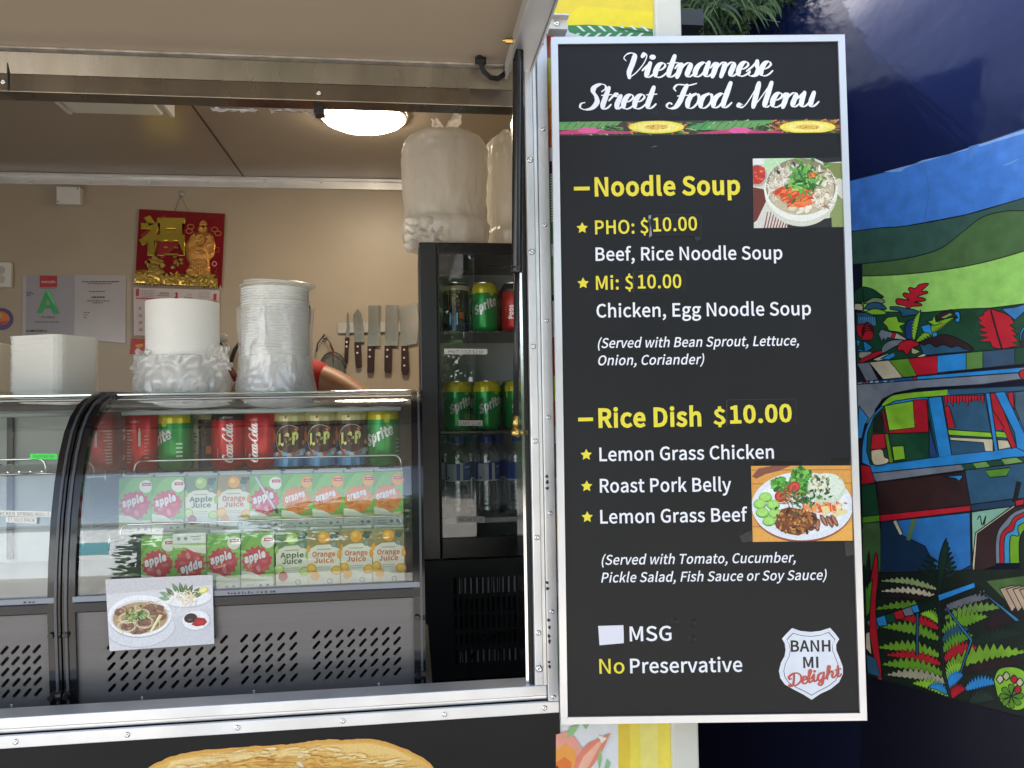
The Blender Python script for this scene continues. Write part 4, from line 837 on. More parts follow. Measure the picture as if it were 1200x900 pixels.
    for i in range(18): E_(R_.uniform(640, 735), R_.uniform(260, 320), 12, 8, R_.choice(('E8703A', 'D8502C', 'F0A060')), rot=R_.uniform(0, 3), n=7)
    for i in range(12): pic.noodle(R_.uniform(330, 420), R_.uniform(250, 310), 70, 12, R_.uniform(-.8, .2), .4, R_.choice(('9ED66A', '7BBE4E')), n=4)
Q1 = [S(882, 186), S(987.2, 184.6), S(989.8, 266), S(883.3, 267.4)]
m = MB(); m.prism([(u, .0037, v) for u, v in Q1], (0, -.0004, 0)); m.build('soup_picture', mat('paper_back', (.5, .5, .45)), sign, local=True)
p = Print(lambda u, v, w: (u, .0033-w, v), dz=.000002, base=.00003); noodle_soup(Pic(p, Q1, 875, 665), random.Random(5)); p.build('soup_print', PRINT_PIC, sign)
def rice_plate(pic, R_):      # crop 1050x900 frame 75..960 x 118..780 => 885 x 662
    ox, oy = 75, 118; E_ = lambda cx, cy, rx, ry, c, **k: pic.ell(cx-ox, cy-oy, rx, ry, c, **k); P_ = lambda pts, c: pic.poly([(x-ox, y-oy) for x, y in pts], c)
    pic.poly([(0, 0), (885, 0), (885, 662), (0, 662)], 'E0A04C')
    for y in (150, 270, 640): P_([(75, y), (960, y), (960, y+10), (75, y+10)], 'C07E34')
    P_([(80, 210), (140, 140), (260, 118), (420, 118), (330, 160), (200, 190), (120, 230)], '8A5240'); P_([(80, 660), (200, 680), (400, 780), (75, 780)], 'E8A84E'); P_([(700, 780), (960, 610), (960, 780)], 'F0B050')
    E_(520, 490, 446, 300, '9A4A34', n=48); E_(520, 472, 448, 300, 'E6ECF2', n=56); E_(525, 460, 395, 255, 'F2F6FA', n=48)
    def lettuce(cx, cy, r, n):
        for i in range(n): a = R_.uniform(0, 6.28); d = r*R_.random()**.5; E_(cx+d*math.cos(a), cy+d*math.sin(a)*.9, R_.uniform(14, 36), R_.uniform(10, 26), R_.choice(('4E9A34', '3A8028', '6CB848', '86CC5A', '2C6420', '5CA83C')), rot=R_.uniform(0, 3), wob=.25, seed=i, n=10)
    lettuce(340, 290, 75, 60); lettuce(510, 220, 95, 90); lettuce(540, 330, 45, 30)
    E_(735, 320, 168, 138, 'D3E2C8', wob=.02, n=30); E_(740, 300, 150, 112, 'E3EDDA', n=26)
    for i in range(90): a = R_.uniform(0, 6.28); d = R_.random()**.5; E_(740+150*d*math.cos(a), 320+120*d*math.sin(a), 7, 3, R_.choice(('F0F5EA', 'C2D3B4', 'DCE8D2')), rot=R_.uniform(0, 3), n=6)
    for i in range(40): E_(R_.gauss(680, 55), R_.gauss(285, 45), R_.uniform(8, 26), R_.uniform(5, 14), R_.choice(('3A5A34', '22402A', 'C8B070', '8A9A5A', '567A40')), rot=R_.uniform(0, 3), wob=.3, seed=i, n=8)
    for cx, cy, rx, ry in ((445, 310, 62, 50), (330, 385, 55, 52)): E_(cx, cy, rx, ry, 'B8302A', rot=-.7); E_(cx+4, cy-2, rx*.75, ry*.72, 'D8564A', rot=-.7); E_(cx+6, cy, rx*.35, ry*.4, 'C03A30', rot=-.7)
    for cx, cy in ((195, 388), (145, 447), (262, 455), (165, 523), (277, 530), (222, 597)):
        E_(cx, cy+6, 58, 42, '3E7A2C'); E_(cx, cy, 56, 40, '8ED058'); E_(cx, cy, 47, 32, 'A8E070')
        for i in range(8): E_(cx+24*math.cos(i*.8), cy+15*math.sin(i*.8), 6, 3, 'C8EC98', rot=i*.8, n=6)
    for i in range(50): pic.noodle(R_.uniform(230, 430), R_.uniform(220, 330), R_.uniform(50, 110), 6, R_.uniform(-.6, .8), R_.uniform(-1.5, 1.5), R_.choice(('C8502C', 'E07A44', '4A7A34', '8A3A20', '2C5C28')))
    P_([(270, 620), (300, 560), (330, 500), (400, 480), (500, 500), (640, 540), (650, 590), (620, 650), (540, 700), (480, 730), (400, 715), (330, 690), (285, 660)], '7A4424')
    for i in range(170):
        x, y = R_.uniform(290, 640), R_.uniform(500, 715)
        if ((x-460)/190)**2+((y-600)/118)**2 < 1: E_(x, y, R_.uniform(8, 26), R_.uniform(5, 14), R_.choice(('A8662E', '5A2E1A', 'C08040', '8A4E26', 'D89A58', '6E3A1E', '3E2014')), rot=R_.uniform(0, 3), wob=.3, seed=i, n=8)
    for x, y in ((650, 640), (705, 600), (760, 610), (800, 600)): E_(x, y, 22, 58, '6A3420', rot=-.5 if x > 660 else .1, wob=.15); E_(x, y, 12, 44, 'B87A58', rot=-.5 if x > 660 else .1)
    for i in range(40): x = R_.uniform(510, 820); P_([(x, 470+R_.uniform(-40, 60)), (x+R_.uniform(30, 60), 450+R_.uniform(-20, 60)), (x+R_.uniform(40, 70), 480+R_.uniform(-20, 50)), (x+8, 510+R_.uniform(-20, 30))], R_.choice(('F07038', 'E85A28', 'F4C890', 'F0A060', 'F2DFA8', 'E87848')))
    for q_ in (((680, 480), (740, 470), (765, 520), (710, 560)), ((780, 540), (900, 500), (912, 535), (800, 570))): P_(q_, 'F0DC9A')
    for i in range(60): pic.leaf(R_.gauss(450, 70), R_.gauss(290, 40), R_.uniform(18, 50), R_.uniform(5, 12), R_.uniform(0, 6.28), R_.choice(('2E6A30', '1E4E26', '4A8A40')))
    E_(900, 450, 16, 7, 'B86A4A', rot=.4); pic.line([(640-ox+50, 395-oy), (640-ox-10, 540-oy)], 3, 'C8D8C0')
Q2 = [S(880, 546), S(997.3, 545.4), S(999, 633.4), S(882, 635)]
m = MB(); m.prism([(u, .0037, v) for u, v in Q2], (0, -.0004, 0)); m.build('plate_picture', MAT['paper_back'], sign, local=True)
p = Print(lambda u, v, w: (u, .0033-w, v), dz=.000002, base=.00003); rice_plate(Pic(p, Q2, 885, 662), random.Random(6)); p.build('plate_print', PRINT_PIC, sign)
p = Print(lambda u, v, w: (u, .0036-w, v)); P_ = lambda *k: [S(*q) for q in k]; R_ = random.Random(2)
for q in (((884, 541), (905, 540), (938, 541), (940, 546), (884, 547)), ((975, 538), (996, 536), (997, 545), (974, 546)), ((989, 634), (999, 634), (1000, 650), (991, 652))): pp_ = Print(lambda u, v, w: (u, .0036-w, v)); pp_.poly(P_(*q), '1A1A1C'); pp_.build('tape_remnant', PRINT_GLOSS, sign)
p.poly(P_((866, 628), (882, 620), (884, 634), (870, 636)), '1A1A1C')
for i in range(12): x, y = R_.uniform(866, 880), R_.uniform(624, 634); p.line(P_((x, y), (x+4, y-3)), .0007, '606064', taper=True)
p.build('tape_remnant', PRINT_GLOSS, sign)
# shield logo
cv = lambda x, y: S(900+x/8.18, 720+y/8.18)
out_ = [(230,130),(310,158),(410,168),(500,158),(595,128),(645,185),(682,236),(652,290),(655,345),(690,430),(716,500),(718,570),(680,650),(600,715),(500,762),(418,818),(340,768),(250,722),(160,670),(118,610),(104,540),(125,460),(158,400),(168,340),(160,280),(134,232),(180,180)]
in_ = [(238,178),(320,200),(410,208),(500,198),(583,168),(615,205),(645,240),(617,295),(622,350),(655,430),(680,500),(684,565),(650,635),(580,690),(490,735),(418,778),(348,738),(265,700),(195,655),(158,600),(148,540),(165,470),(200,400),(212,340),(200,285),(178,240),(205,210)]
p = Print(sxf); p.poly([cv(*q) for q in out_], 'E3E7F0'); 
inn2 = [(x+(413-x)*.022, y+(450-y)*.022) for x, y in in_]
p.poly([cv(*q) for q in in_], '17181C', holes=[[cv(*q) for q in inn2]])
p.text('BANH', cv(218, 355), cv(600, 352), cv(0, 252)[1]-cv(0, 355)[1], '15161A', .04); p.text('MI', cv(338, 510), cv(484, 508), cv(0, 410)[1]-cv(0, 510)[1], '15161A', .04)
p.script('Delight', cv(195, 695), cv(712, 588), cv(0, 600)[1]-cv(0, 668)[1], '8A3028', thick=.36, thin=.2, shear=.25); p.script('Delight', cv(192, 692), cv(709, 585), cv(0, 600)[1]-cv(0, 668)[1], 'CE5546', thick=.30, thin=.13, shear=.25)
p.build('shield_logo', PRINT, sign)
# ================================================================== counter and display cases
Zb = zl(300, 822, 1.44)          # counter top
CT = mat('counter_steel', (.42, .42, .42), rough=.35, metal=.9, noise_amt=.1, noise_scale=30)
XCUT = xl(498, 700, 1.42)+.012
m = MB(); m.box(XL+.01, XCUT, TF+.09, 1.92, Zb-.03, Zb); m.build('counter', CT, truck)
Zlow = zl(540, 800, 1.885)-.001
m = MB(); m.box(XCUT+.001, XOP+.008, TF+.12, 2.4, Zlow-.03, Zlow); m.box(XCUT+.001, XI-.002, 1.9, 2.4, Zlow-.03, Zlow); m.build('fridge_stand', BLACK_M, truck)
m = MB(); m.box(XL+.01, XCUT, TF+.12, 1.90, ZFL+.001, Zb-.031); m.box(XCUT+.001, XI-.002, TF+.12, 2.35, ZFL+.001, Zlow-.031); m.build('counter_base', DARK, truck)
Y0 = 1.42
zt = zl(300, 708, Y0); zg = zl(300, 690, Y0)
PROF = [(1.42, zg)] + [(y, zl(300, py, y)) for py, y in ((650, 1.423), (600, 1.432), (560, 1.446), (530, 1.462), (505, 1.482), (488, 1.505), (475, 1.535), (467, 1.57), (462, 1.61))]
YTOP = 1.90; ZTOP = PROF[-1][1]
FULL = PROF+[(YTOP, ZTOP+.002)]
GREYST = mat('panel_steel', (.17, .162, .162), rough=.45, metal=.45, noise_amt=.05, noise_scale=25, stretch=(.12, 1, 9), rvar=.05, bump=.02, bump_scale=200)
CASEIN = mat('case_inside', (.74, .77, .75), rough=.4, noise_amt=.05)
def prof_off(P, d):
    """profile moved inwards (into the case) by d"""
    out = []
    for i, (y, z) in enumerate(P):
        a = Vector(P[max(i-1, 0)]); b = Vector(P[min(i+1, len(P)-1)]); t = (b-a).normalized(); n = Vector((t.y, -t.x)); q = Vector((y, z))+n*d; out.append((q.x, q.y))
    return out
def capsule_hole(cx, cz, L, r, a, n=4):
    pts = []
    for s, st in ((1, a-PI/2), (-1, a+PI/2)):
        for i in range(n+1): t = st+PI*i/n; pts.append((cx+s*L/2*math.cos(a)+r*math.cos(t), cz+s*L/2*math.sin(a)+r*math.sin(t)))
    return pts
def make_case(label, xl_, xr_, groups):
    t = thing('display_case', label, 'display fridge', ((xl_+xr_)/2, 1.65, Zb))
    # slotted steel panel, leaning back a little towards its foot
    def pp(x, z, d=0): k = (zt-z)/(zt-Zb); return (x, Y0+.012*k+d, z)
    x0, x1 = xl_+.018, xr_-.008; z0, z1 = Zb+.004, zt
    m = MB(); cells = []
    for (ga, gb, nx, nz, gz0, gz1) in groups:
        for i in range(nx):
            for j in range(nz): cells.append((ga+(gb-ga)*i/nx, ga+(gb-ga)*(i+1)/nx, gz0+(gz1-gz0)*j/nz, gz0+(gz1-gz0)*(j+1)/nz))
    for a, b, c, d in cells:
        hl = capsule_hole((a+b)/2, (c+d)/2, .0130, .0027, math.radians(48)); loops = [[(a,c),(b,c),(b,d),(a,d)], hl[::-1]]
        L = [[Vector((x, z, 0)) for x, z in l] for l in loops]; flat = [q for l in L for q in l]
        m.add([pp(q.x, q.y) for q in flat], [tuple(f) for f in tessellate_polygon(L)])
        n = len(hl); m.add([pp(x, z) for x, z in hl]+[pp(x, z, .004) for x, z in hl], [(i, (i+1) % n, n+(i+1) % n, n+i) for i in range(n)])
    gz0, gz1 = groups[0][4], groups[0][5]; xs = x0
    for g in sorted(groups): m.quad(pp(xs, gz0), pp(g[0], gz0), pp(g[0], gz1), pp(xs, gz1)); xs = g[1]
    m.quad(pp(xs, gz0), pp(x1, gz0), pp(x1, gz1), pp(xs, gz1))
    m.quad(pp(x0, z0), pp(x1, z0), pp(x1, gz0), pp(x0, gz0)); m.quad(pp(x0, gz1), pp(x1, gz1), pp(x1, z1), pp(x0, z1))
    # merge seams by keeping one flat sheet; backing box behind the slots
    m.build('slotted_panel', GREYST, t)
    k = MB(); k.box(x0, x1, Y0+.05, Y0+.06, z0, z1-.002); k.build('vent_back', BLACK_M, t)
    for px_ in (.18, .5, .87):
        x = x0+(x1-x0)*px_; o = rivet(x, Y0+.0118, z0+.016, t, .6); o.name = 'screw'
    # lower frame of the glass
    k = MB(); k.box(xl_+.012, xr_-.004, Y0-.006, Y0+.03, zt, zg-.009); k.build('lower_frame', BLACK, t, bevel=.002)
    k = MB(); k.box(xl_+.016, xr_-.008, Y0-.0065, Y0+.012, zg-.0085, zg+.0015); k.build('lower_trim', mat('grey_trim', (.20, .22, .26), rough=.3, metal=.4), t, bevel=.001)
    # side frames following the curve
    for sx in (0, 1):
        xa, xb = (xl_, xl_+.020) if sx == 0 else (xr_-.020, xr_)
        P = [(Y0+.012, Zb+.002), (Y0, zt)]+FULL; O = prof_off(P, -.006); I = prof_off(P, .014)
        k = MB(); n = len(P); k.add([(x, *q) for x in (xa, xb) for q in O+I], [])
        f = []
        for i in range(n-1): f += [(i, i+1, 2*n+i+1, 2*n+i), (n+i, 3*n+i, 3*n+i+1, n+i+1), (i, n+i, n+i+1, i+1), (2*n+i, 2*n+i+1, 3*n+i+1, 3*n+i)]
        f += [(0, 2*n, 3*n, n), (n-1, 2*n-1, 4*n-1, 3*n-1)]; k.f += f; k.m += [0]*len(f); k.c += [None]*len(f)
        fr = k.build('side_frame', BLACK_G, t, angle=35)
        k = MB(); xm = xa+.0065 if sx == 0 else xb-.0065      # narrow second rib with a bright edge
        O2 = prof_off(P, -.009); I2 = prof_off(P, -.0055)
        k.add([(x, *q) for x in (xm-.002, xm+.002) for q in O2+I2], []); f = []
        for i in range(n-1): f += [(i, i+1, 2*n+i+1, 2*n+i), (n+i, 3*n+i, 3*n+i+1, n+i+1), (i, n+i, n+i+1, i+1), (2*n+i, 2*n+i+1, 3*n+i+1, 3*n+i)]
        f += [(0, 2*n, 3*n, n), (n-1, 2*n-1, 4*n-1, 3*n-1)]; k.f += f; k.m += [0]*len(f); k.c += [None]*len(f)
        k.build('frame_rib', mat('grey_rib', (.07, .075, .085), rough=.25), t, angle=35)
        # clear side pane
        xs_ = xl_+.010 if sx == 0 else xr_-.010
        k = MB(); k.prism([(xs_, y, z) for y, z in [(YTOP, zt)]+[(Y0+.016, zt)]+[q for q in I[2:]]], (.003, 0, 0)); k.build('side_pane', GLASS, t)
        k = MB(); k.prism([(xs_-.004, Y0+.014, Zb+.003), (xs_-.004, Y0+.002+.014, zt+.0), (xs_-.004, YTOP, zt), (xs_-.004, YTOP, Zb+.003)], (.008, 0, 0)); k.build('side_panel', BLACK_M, t)
        for z in (zt-.035, Zb+.035):
            k = MB(); k.cyl(((xa if sx == 0 else xb-.001)+.001, Y0+.003, z), ((xa if sx == 0 else xb)+(.0105 if sx == 0 else -.0095), Y0+.003, z), .008, 14)
            k.cyl((xa+.006, Y0-.010, z), (xa+.006, Y0+.002, z), .0045, 14, .006); k.build('frame_stud', BLACK, t, smooth=False)
    # curved front glass
    G = prof_off(FULL, .001)
    fine = catmull(G[:-1], 3)+[G[-1]]
    k = MB(); k.add([(x, y, z) for y, z in fine for x in (xl_+.021, xr_-.021)], [(2*i, 2*i+1, 2*i+3, 2*i+2) for i in range(len(fine)-1)]); k.build('curved_glass', GLASS, t, smooth=True)
    # top rails, back frame, inner lining
    k = MB(); k.box(xl_+.021, xr_-.003, 1.600, 1.612, ZTOP+.0005, ZTOP+.0045); k.build('top_rail', CHROME, t, bevel=.001)
    k = MB(); k.box(xl_+.021, xr_-.021, 1.60, YTOP, ZTOP-.022, ZTOP-.004); k.build('top_panel', mat('top_panel_grey', (.42, .45, .42), rough=.3), t, bevel=.002)
    k = MB(); k.box(xl_+.021, xr_-.021, 1.572, 1.5995, ZTOP-.026, ZTOP-.008); k.build('light_housing', mat('housing', (.10, .11, .11), rough=.35), t, bevel=.002)
    k = MB(); k.cyl((xl_+.04, 1.575, ZTOP-.033), (xr_-.04, 1.575, ZTOP-.033), .0045, 12); k.build('light_tube', mat('tube_off', (.55, .6, .58), rough=.25), t, smooth=True)
    k = MB(); k.box(xl_+.012, xr_-.012, YTOP-.012, YTOP-.002, Zb+.003, ZTOP-.023); k.build('back_panel', CASEIN, t)
    k = MB(); k.box(xl_+.012, xr_-.012, Y0+.032, YTOP-.013, zg-.03, zg-.018); k.build('deck', mat('deck_white', (.62, .64, .64), rough=.35), t)
    for x in ((xl_+xr_)/2-.004,):
        k = MB(); k.box(x, x+.012, YTOP-.02, YTOP-.0125, zg-.01, ZTOP-.03); k.build('back_mullion', BLACK, t)
    return t
def shelf(t, x0, x1, yf, yb, z, rail_h=.024, n=10):
    m = MB(); m.box(x0, x1, yf+.004, yb, z-.005, z-.001); s = m.build('shelf', glass_mat('shelf_glass', tint=(.8, .88, .85), dirt=.06) if 'shelf_glass' not in MAT else MAT['shelf_glass'], t)
    m = MB(); m.cyl((x0-.006, yf, z-.004), (x1+.004, yf, z-.004), .0022, 8)
    r = .014; pts = [(x0+.02, yf-.002, z-.003), (x0+.02, yf-.002, z+rail_h-r)]+[(x0+.02+r-r*math.cos(a), yf-.002, z+rail_h-r+r*math.sin(a)) for a in (PI/6, PI/3, PI/2)]
    pts += [(x1-.012-r+r*math.sin(a), yf-.002, z+rail_h-r+r*math.cos(a)) for a in (0, PI/6, PI/3, PI/2)]+[(x1-.012, yf-.002, z-.003)]
    m.tube(pts, .0019, 8)
    m.cyl((x0, yf, z-.004), (x0, yb, z-.004), .0022, 8); m.cyl((x1, yf, z-.004), (x1, yb, z-.004), .0022, 8)
    m.cyl((x0, yf, z-.02), (x0, yf, z+.008), .0022, 8)
    m.build('shelf_rail', CHROME, t, smooth=True)
    m = MB()
    for i in range(1, n): x = x0+(x1-x0)*i/n; m.box(x-.001, x+.001, yf, yb, z-.0008, z+.0012)
    w_ = m.build('shelf_wires', CHROME, t); w_['kind'] = 'stuff'
CXL, CXR = xl(74.5, 700, Y0), xl(498, 700, Y0)
def gz(px, py): return W(px, py, Y0+.006)
ga = [(gz(123, 750).x, gz(270, 750).x, 10, 5), (gz(279, 750).x, gz(351, 750).x, 5, 5), (gz(364, 750).x, gz(472, 750).x, 8, 5)]
G0, G1 = zl(300, 803, Y0+.008), zl(300, 741, Y0+.004)
case = make_case('curved glass display fridge stocked with cans and juice cartons on two wire shelves', CXL, CXR, [(a, b, nx, nz, G0, G1) for a, b, nx, nz in ga])
LXR = CXL-.003; LXL = LXR-(CXR-CXL)
lg = [(LXR-(CXR-a)+0, LXR-(CXR-b)+0, nx, nz) for a, b, nx, nz in ga]
lg[2] = (gz(-52, 790).x, gz(50, 790).x, 8, 5)
case2 = make_case('curved glass display fridge with spring roll price tags, nearly empty wire shelf inside', LXL, LXR, [(a, b, nx, nz, G0, G1) for a, b, nx, nz in lg])
# shelves
YS1 = 1.625; ZS_1 = zl(300, 551, YS1); YS2 = 1.535; ZS_2 = zl(300, 624, YS2)
shelf(case, CXL+.03, CXR-.03, YS1-.012, YTOP-.03, ZS_1, n=24)
shelf(case, CXL+.035, CXR-.03, YS2-.012, YTOP-.03, ZS_2, n=24)
ZS_3 = zg-.0178
shelf(case2, LXL+.03, xl(62, 552, 1.60), 1.60, YTOP-.03, zl(30, 553, 1.6), n=24)
# the fridge logo row on the trim (worn print)
R_ = random.Random(8)
for t_, xa, xb, py in ((case, 268, 322, 686), (case2, 30, 46, 700)):
    p = Print(lambda u, v, w: (u, Y0-.0066-w, v)); x = xl(xa, py, Y0); e = xl(xb, py, Y0)
    while x < e: p.rect(x, zg-.006, x+R_.uniform(.0015, .004), zg-.006+R_.uniform(.002, .004), '20242C'); x += R_.uniform(.004, .009)
    o = p.mb.build('worn_print', PRINT, t_)
# price tags on the glass of the second case
def glass_tag(parent, name, quad, Y, txts, bg='E9E9E4', fg='26262A', off=.0):
    p = Print(lambda u, v, w: (u, Y-w, v), dz=.00006, base=.0004); q = [(W(x, y, Y).x, W(x, y, Y).z) for x, y in quad]; p.poly(q, bg)
    for txt, ax_, ay_, bx_, by_, cp in txts:
        a = W(ax_, ay_, Y); b = W(bx_, by_, Y); c = W(ax_, ay_-cp, Y); p.text(txt, (a.x, a.z), (b.x, b.z), c.z-a.z, fg, .0)
    # give the label its own thin body
    k = MB(); k.prism([(u, Y, v) for u, v in q], (0, .0004, 0)); o = k.build(name, mat('label_back', (.75, .75, .72)), parent); r = p.mb.build('print', PRINT, None)
    for v in r.data.vertices: v.co -= wloc(o)
    r.parent = o; return o
glass_tag(case2, 'price_tag', [(-8, 598), (60, 599.5), (60, 606), (-8, 604.5)], 1.428, [('CHICKEN SPRING ROLLS', -6, 603.7, 58, 605, 4.3)])
glass_tag(case2, 'price_tag', [(7, 605.5), (43, 606.5), (43, 613.5), (7, 612)], 1.427, [('$7.50/3 PACK', 9, 610.8, 41, 611.8, 4.2)])
glass_tag(case2, 'diet_tag', [(35.5, 531.5), (67, 532), (67, 538.5), (35.5, 538)], 1.458, [('Vegetarian', 38, 536.6, 64, 537, 4.6)], bg='3BE04A', fg='14501C')
# ------------------------------------------------------------------ drinks
def can_xf(r): return lambda u, v, w: (-(r+w)*math.sin(-u/r), -(r+w)*math.cos(u/r), v)     # u runs to the right round the front
CAN_R, CAN_H = .033, .122
def make_can(name, label, base, top=None, art=None, group=None, metal_band=True):
    t = thing(name, label, 'drink can', (0, 0, 0), group)
    m = MB(); m.lathe([(0,.003),(.022,.001),(.026,.0),(.030,.006),(CAN_R,.012),(CAN_R,.104),(.0315,.110),(.0275,.1185)], 28); c = lin(base)
    bm_ = mat('can_'+base, tuple(x for x in c), rough=.24, metal=.3, noise_amt=.04)
    m.build('body', bm_, t, angle=40)
    m = MB(); m.lathe([(.0275,.1185),(.028,.1205),(.0272,.122),(.0262,.1205),(.0258,.1175),(0,.1175)], 28); m.cyl((0,.004,.1176),(0,.004,.1186),.009,10); m.build('lid', ALU, t, angle=40)
    p = Print(can_xf(CAN_R), dz=.00006, base=.00035)
    def band(z0, z1, col, u0=-.065, u1=.065):
        p.w += p.dz; n = 14; c_ = lin(col); vs = []
        zz = [z0, z1] if z1 <= .104 else [z0, .104, .110, min(z1, .118)]
        rr = lambda z: 0 if z <= .104 else (-(z-.104)*.25 if z <= .110 else -.0015-(z-.110)*.47)
        for i in range(n+1):
            u = u0+(u1-u0)*i/n
            for z in zz: vs.append(p.xf(u, z, p.w+rr(z)))
        k = len(zz); p.mb.add(vs, [(i*k+j, (i+1)*k+j, (i+1)*k+j+1, i*k+j+1) for i in range(n) for j in range(k-1)], c_)
    if art: art(p, band)
    p.build('can_print', CANPRINT, t)
    return t
def vtext(p, txt, u, z0, z1, cap, col, fn='text', **k):
    """writing that climbs the can"""
    q = Print(lambda a, b, w: p.xf(u-b, z0+a, w+p.w), dz=.00005, base=.0)
    (q.text if fn == 'text' else q.script)(txt, (0, 0), (z1-z0, 0), cap, col, **k); p.mb.add(q.mb.v, q.mb.f); n = len(q.mb.f)
    for i in range(n): p.mb.c[-n+i] = q.mb.c[i]
    p.w += .0003
def cola(black=False, blank=False):
    def f(p, band):
        if black: band(.098, .118, '161314')
        R = random.Random(3)
        p.text('ZERO' if black else 'CLASSIC', (-.012, .1015 if black else .0965), (.006, .1015 if black else .0965), .0036, 'E8E0DC', .0)
        if blank:
            for i in range(11): p.rect(-.022, .018+i*.0062, -.022+R.uniform(.008, .016), .0205+i*.0062, 'D8B8B4')
            p.rect(.004, .05, .008, .078, 'E4D4D0'); p.rect(.0048, .078, .0072, .086, 'E4D4D0')
            for i in range(8): p.rect(.014, .02+i*.007, .014+R.uniform(.004, .009), .022+i*.007, 'C89890')
        else: vtext(p, 'Coca-Cola', .006, .014, .092, .0105, 'F2ECEA', 'script', thick=.34, thin=.14)
        vtext(p, '330ML', -.021, .02, .045, .003, 'E0B8B4') if not blank else None
    return f
def lemonlime(rot=0):
    def f(p, band):
        band(.094, .118, 'D8CC2E'); p.poly([(-.05, .104), (-.05, .076), (-.03, .084), (-.012, .096), (-.004, .104)], 'D8CC2E')
        p.ell(.012+rot, .0925, .006, .006, 'B8C82A', n=14)
        p.poly([(-.05, .05), (-.03, .062), (-.02, .08), (-.034, .074), (-.05, .066)], '1F6E34')
        p.script('S', (-.030+rot, .040), (-.014+rot, .050), .0125, 'EDF2EE', thick=.5, thin=.3, shear=.2) if False else None
        for dx, c, k in ((.0006, '0E4A24', .10), (0, 'F0F4F0', .085)):
            p.text('Sprite', (-.031+rot+dx, .040-dx), (.030+rot+dx, .068-dx), .0195, c, k, .25)
        p.rect(-.012+rot, .028, .012+rot, .0292, 'A8C83A')
        for i in range(5): p.rect(.034, .02+i*.008, .046, .023+i*.008, 'CFE8CF')
    return f
def lemonade(p, band):
    band(.094, .118, 'D9D49A'); band(.086, .094, '4A3A22'); band(.004, .026, '3E8FC0'); band(.026, .086, '3A1C18')
    R = random.Random(5)
    for i in range(26): p.ell(R.uniform(-.05, .05), R.uniform(.03, .09), R.uniform(.002, .006), R.uniform(.002, .005), R.choice(('8A3A1E', 'C8602A', '2A1614', '5A2A1C', 'D8843A')), n=8, wob=.3, seed=i)
    p.line([(.026*math.cos(a)+.002, .056+.03*math.sin(a)) for a in [i*PI/12 for i in range(3, 22)]], .0016, 'B8B29A')
    p.ell(-.032, .062, .006, .012, 'C86A3A', n=12); p.ell(-.034, .045, .008, .007, '2A6A9A', n=10); p.ell(.03, .034, .01, .005, 'C0D8E4', n=10)
    for i in range(9): p.ell(-.03+i*.008, .027+.002*(i % 2), .006, .004, ('5AA8D4', 'DCE8EC', 'B84A24')[i % 3], n=8)
    p.poly([(-.02, .036), (.026, .04), (.02, .033), (-.012, .030)], 'A03020')
    for dx, c, k in ((.0012, '1A100C', .14), (0, 'D9DA7A', .09)): p.text('L&P', (-.018+dx, .046-dx*.6), (.021+dx, .050-dx*.6), .021, c, k, .12)
    p.ell(-.004, .1015, .0022, .0028, 'A83A24', n=10)
def silverart(p, band):
    band(.0, .112, '9A968C'); R = random.Random(6); band(.088, .104, '6A6A48')
    for i in range(14): p.rect(-.022+(.001), .016+i*.0055, -.004-R.uniform(0, .01), .019+i*.0055, R.choice(('3A3430', '6A5A50')))
    p.rect(-.002, .03, .018, .08, 'C8C2B4'); [p.rect(0, .034+i*.006, R.uniform(.008, .016), .037+i*.006, '4A403A') for i in range(7)]
def orangeart(p, band):
    band(.0, .112, '2A1A18'); R = random.Random(9); band(.004, .02, '1E3A5A')
    for i in range(9): p.rect(-.02, .05+i*.0055, -.02+R.uniform(.012, .03), .053+i*.0055, R.choice(('D8602A', 'C04A20', 'E88A3A')))
    p.rect(-.016, .014, .004, .044, '3A8AB8'); p.rect(.008, .03, .018, .046, 'C86A2A'); band(.1, .112, 'B8B48A')
def popsart(p, band):
    band(.098, .118, '3A3A3A'); vtext(p, 'Pops', -.004, .03, .064, .012, 'F2ECEA', bold=.05); vtext(p, 'cola', -.020, .03, .075, .004, 'D89890', 'script')
KC = dict(cola=('C41420', cola()), colablank=('C41420', cola(blank=True)), zero=('C41420', cola(black=True)), lime=('149A44', lemonlime()), lp=('3A1C18', lemonade), silver=('8A867E', silverart), orange=('2A1A18', orangeart), pops=('C01A20', popsart))
_made = {}
def put_can(kind, label, x, y, z, rot=0, cat='drink can', group=None):
    if kind not in _made: t = make_can('drink_can', label, KC[kind][0], art=KC[kind][1]); _made[kind] = t
    else: t = copy_tree(_made[kind])
    t['label'] = label; t.location = (x, y, z); t.rotation_euler = (0, 0, rot)
    t['group'] = group or 'cans on the upper wire shelf'; return t
YCAN = 1.663; zc = ZS_1+.0013
cans = [(168.5, 'colablank', 'red cola can turned to its small print, first can on the wire shelf', .1), (206, 'lime', 'green lemon lime can between red cola can and silver can, lettering partly turned away', .75), (231, 'silver', 'narrow view of silver grey can behind and beside the green can', .2), (243, 'orange', 'dark can with orange and blue print standing behind the front row', .1),
 (268, 'zero', 'red can with black top band and white script beside the dark orange can', -.25), (306, 'cola', 'red cola can with upright white script, next to first brown lemonade can', .2), (340.5, 'lp', 'brown lemonade can with yellow letters, beside the red cola can', 0), (376.5, 'lp', 'brown lemonade can with yellow letters, middle one of the three', 0), (412.5, 'lp', 'brown lemonade can with yellow letters, beside the green Sprite can', 0), (449, 'lime', 'green lemon lime can with yellow top at the end of the shelf row', .1)]
for px, kd, lb, rot in cans:
    back = kd in ('silver', 'orange'); y = YCAN+(.058 if back else 0)
    lb = lb.replace('green Sprite can', 'green can')
    put_can(kd, lb, xl(px, 520, y), y, zc, -rot)
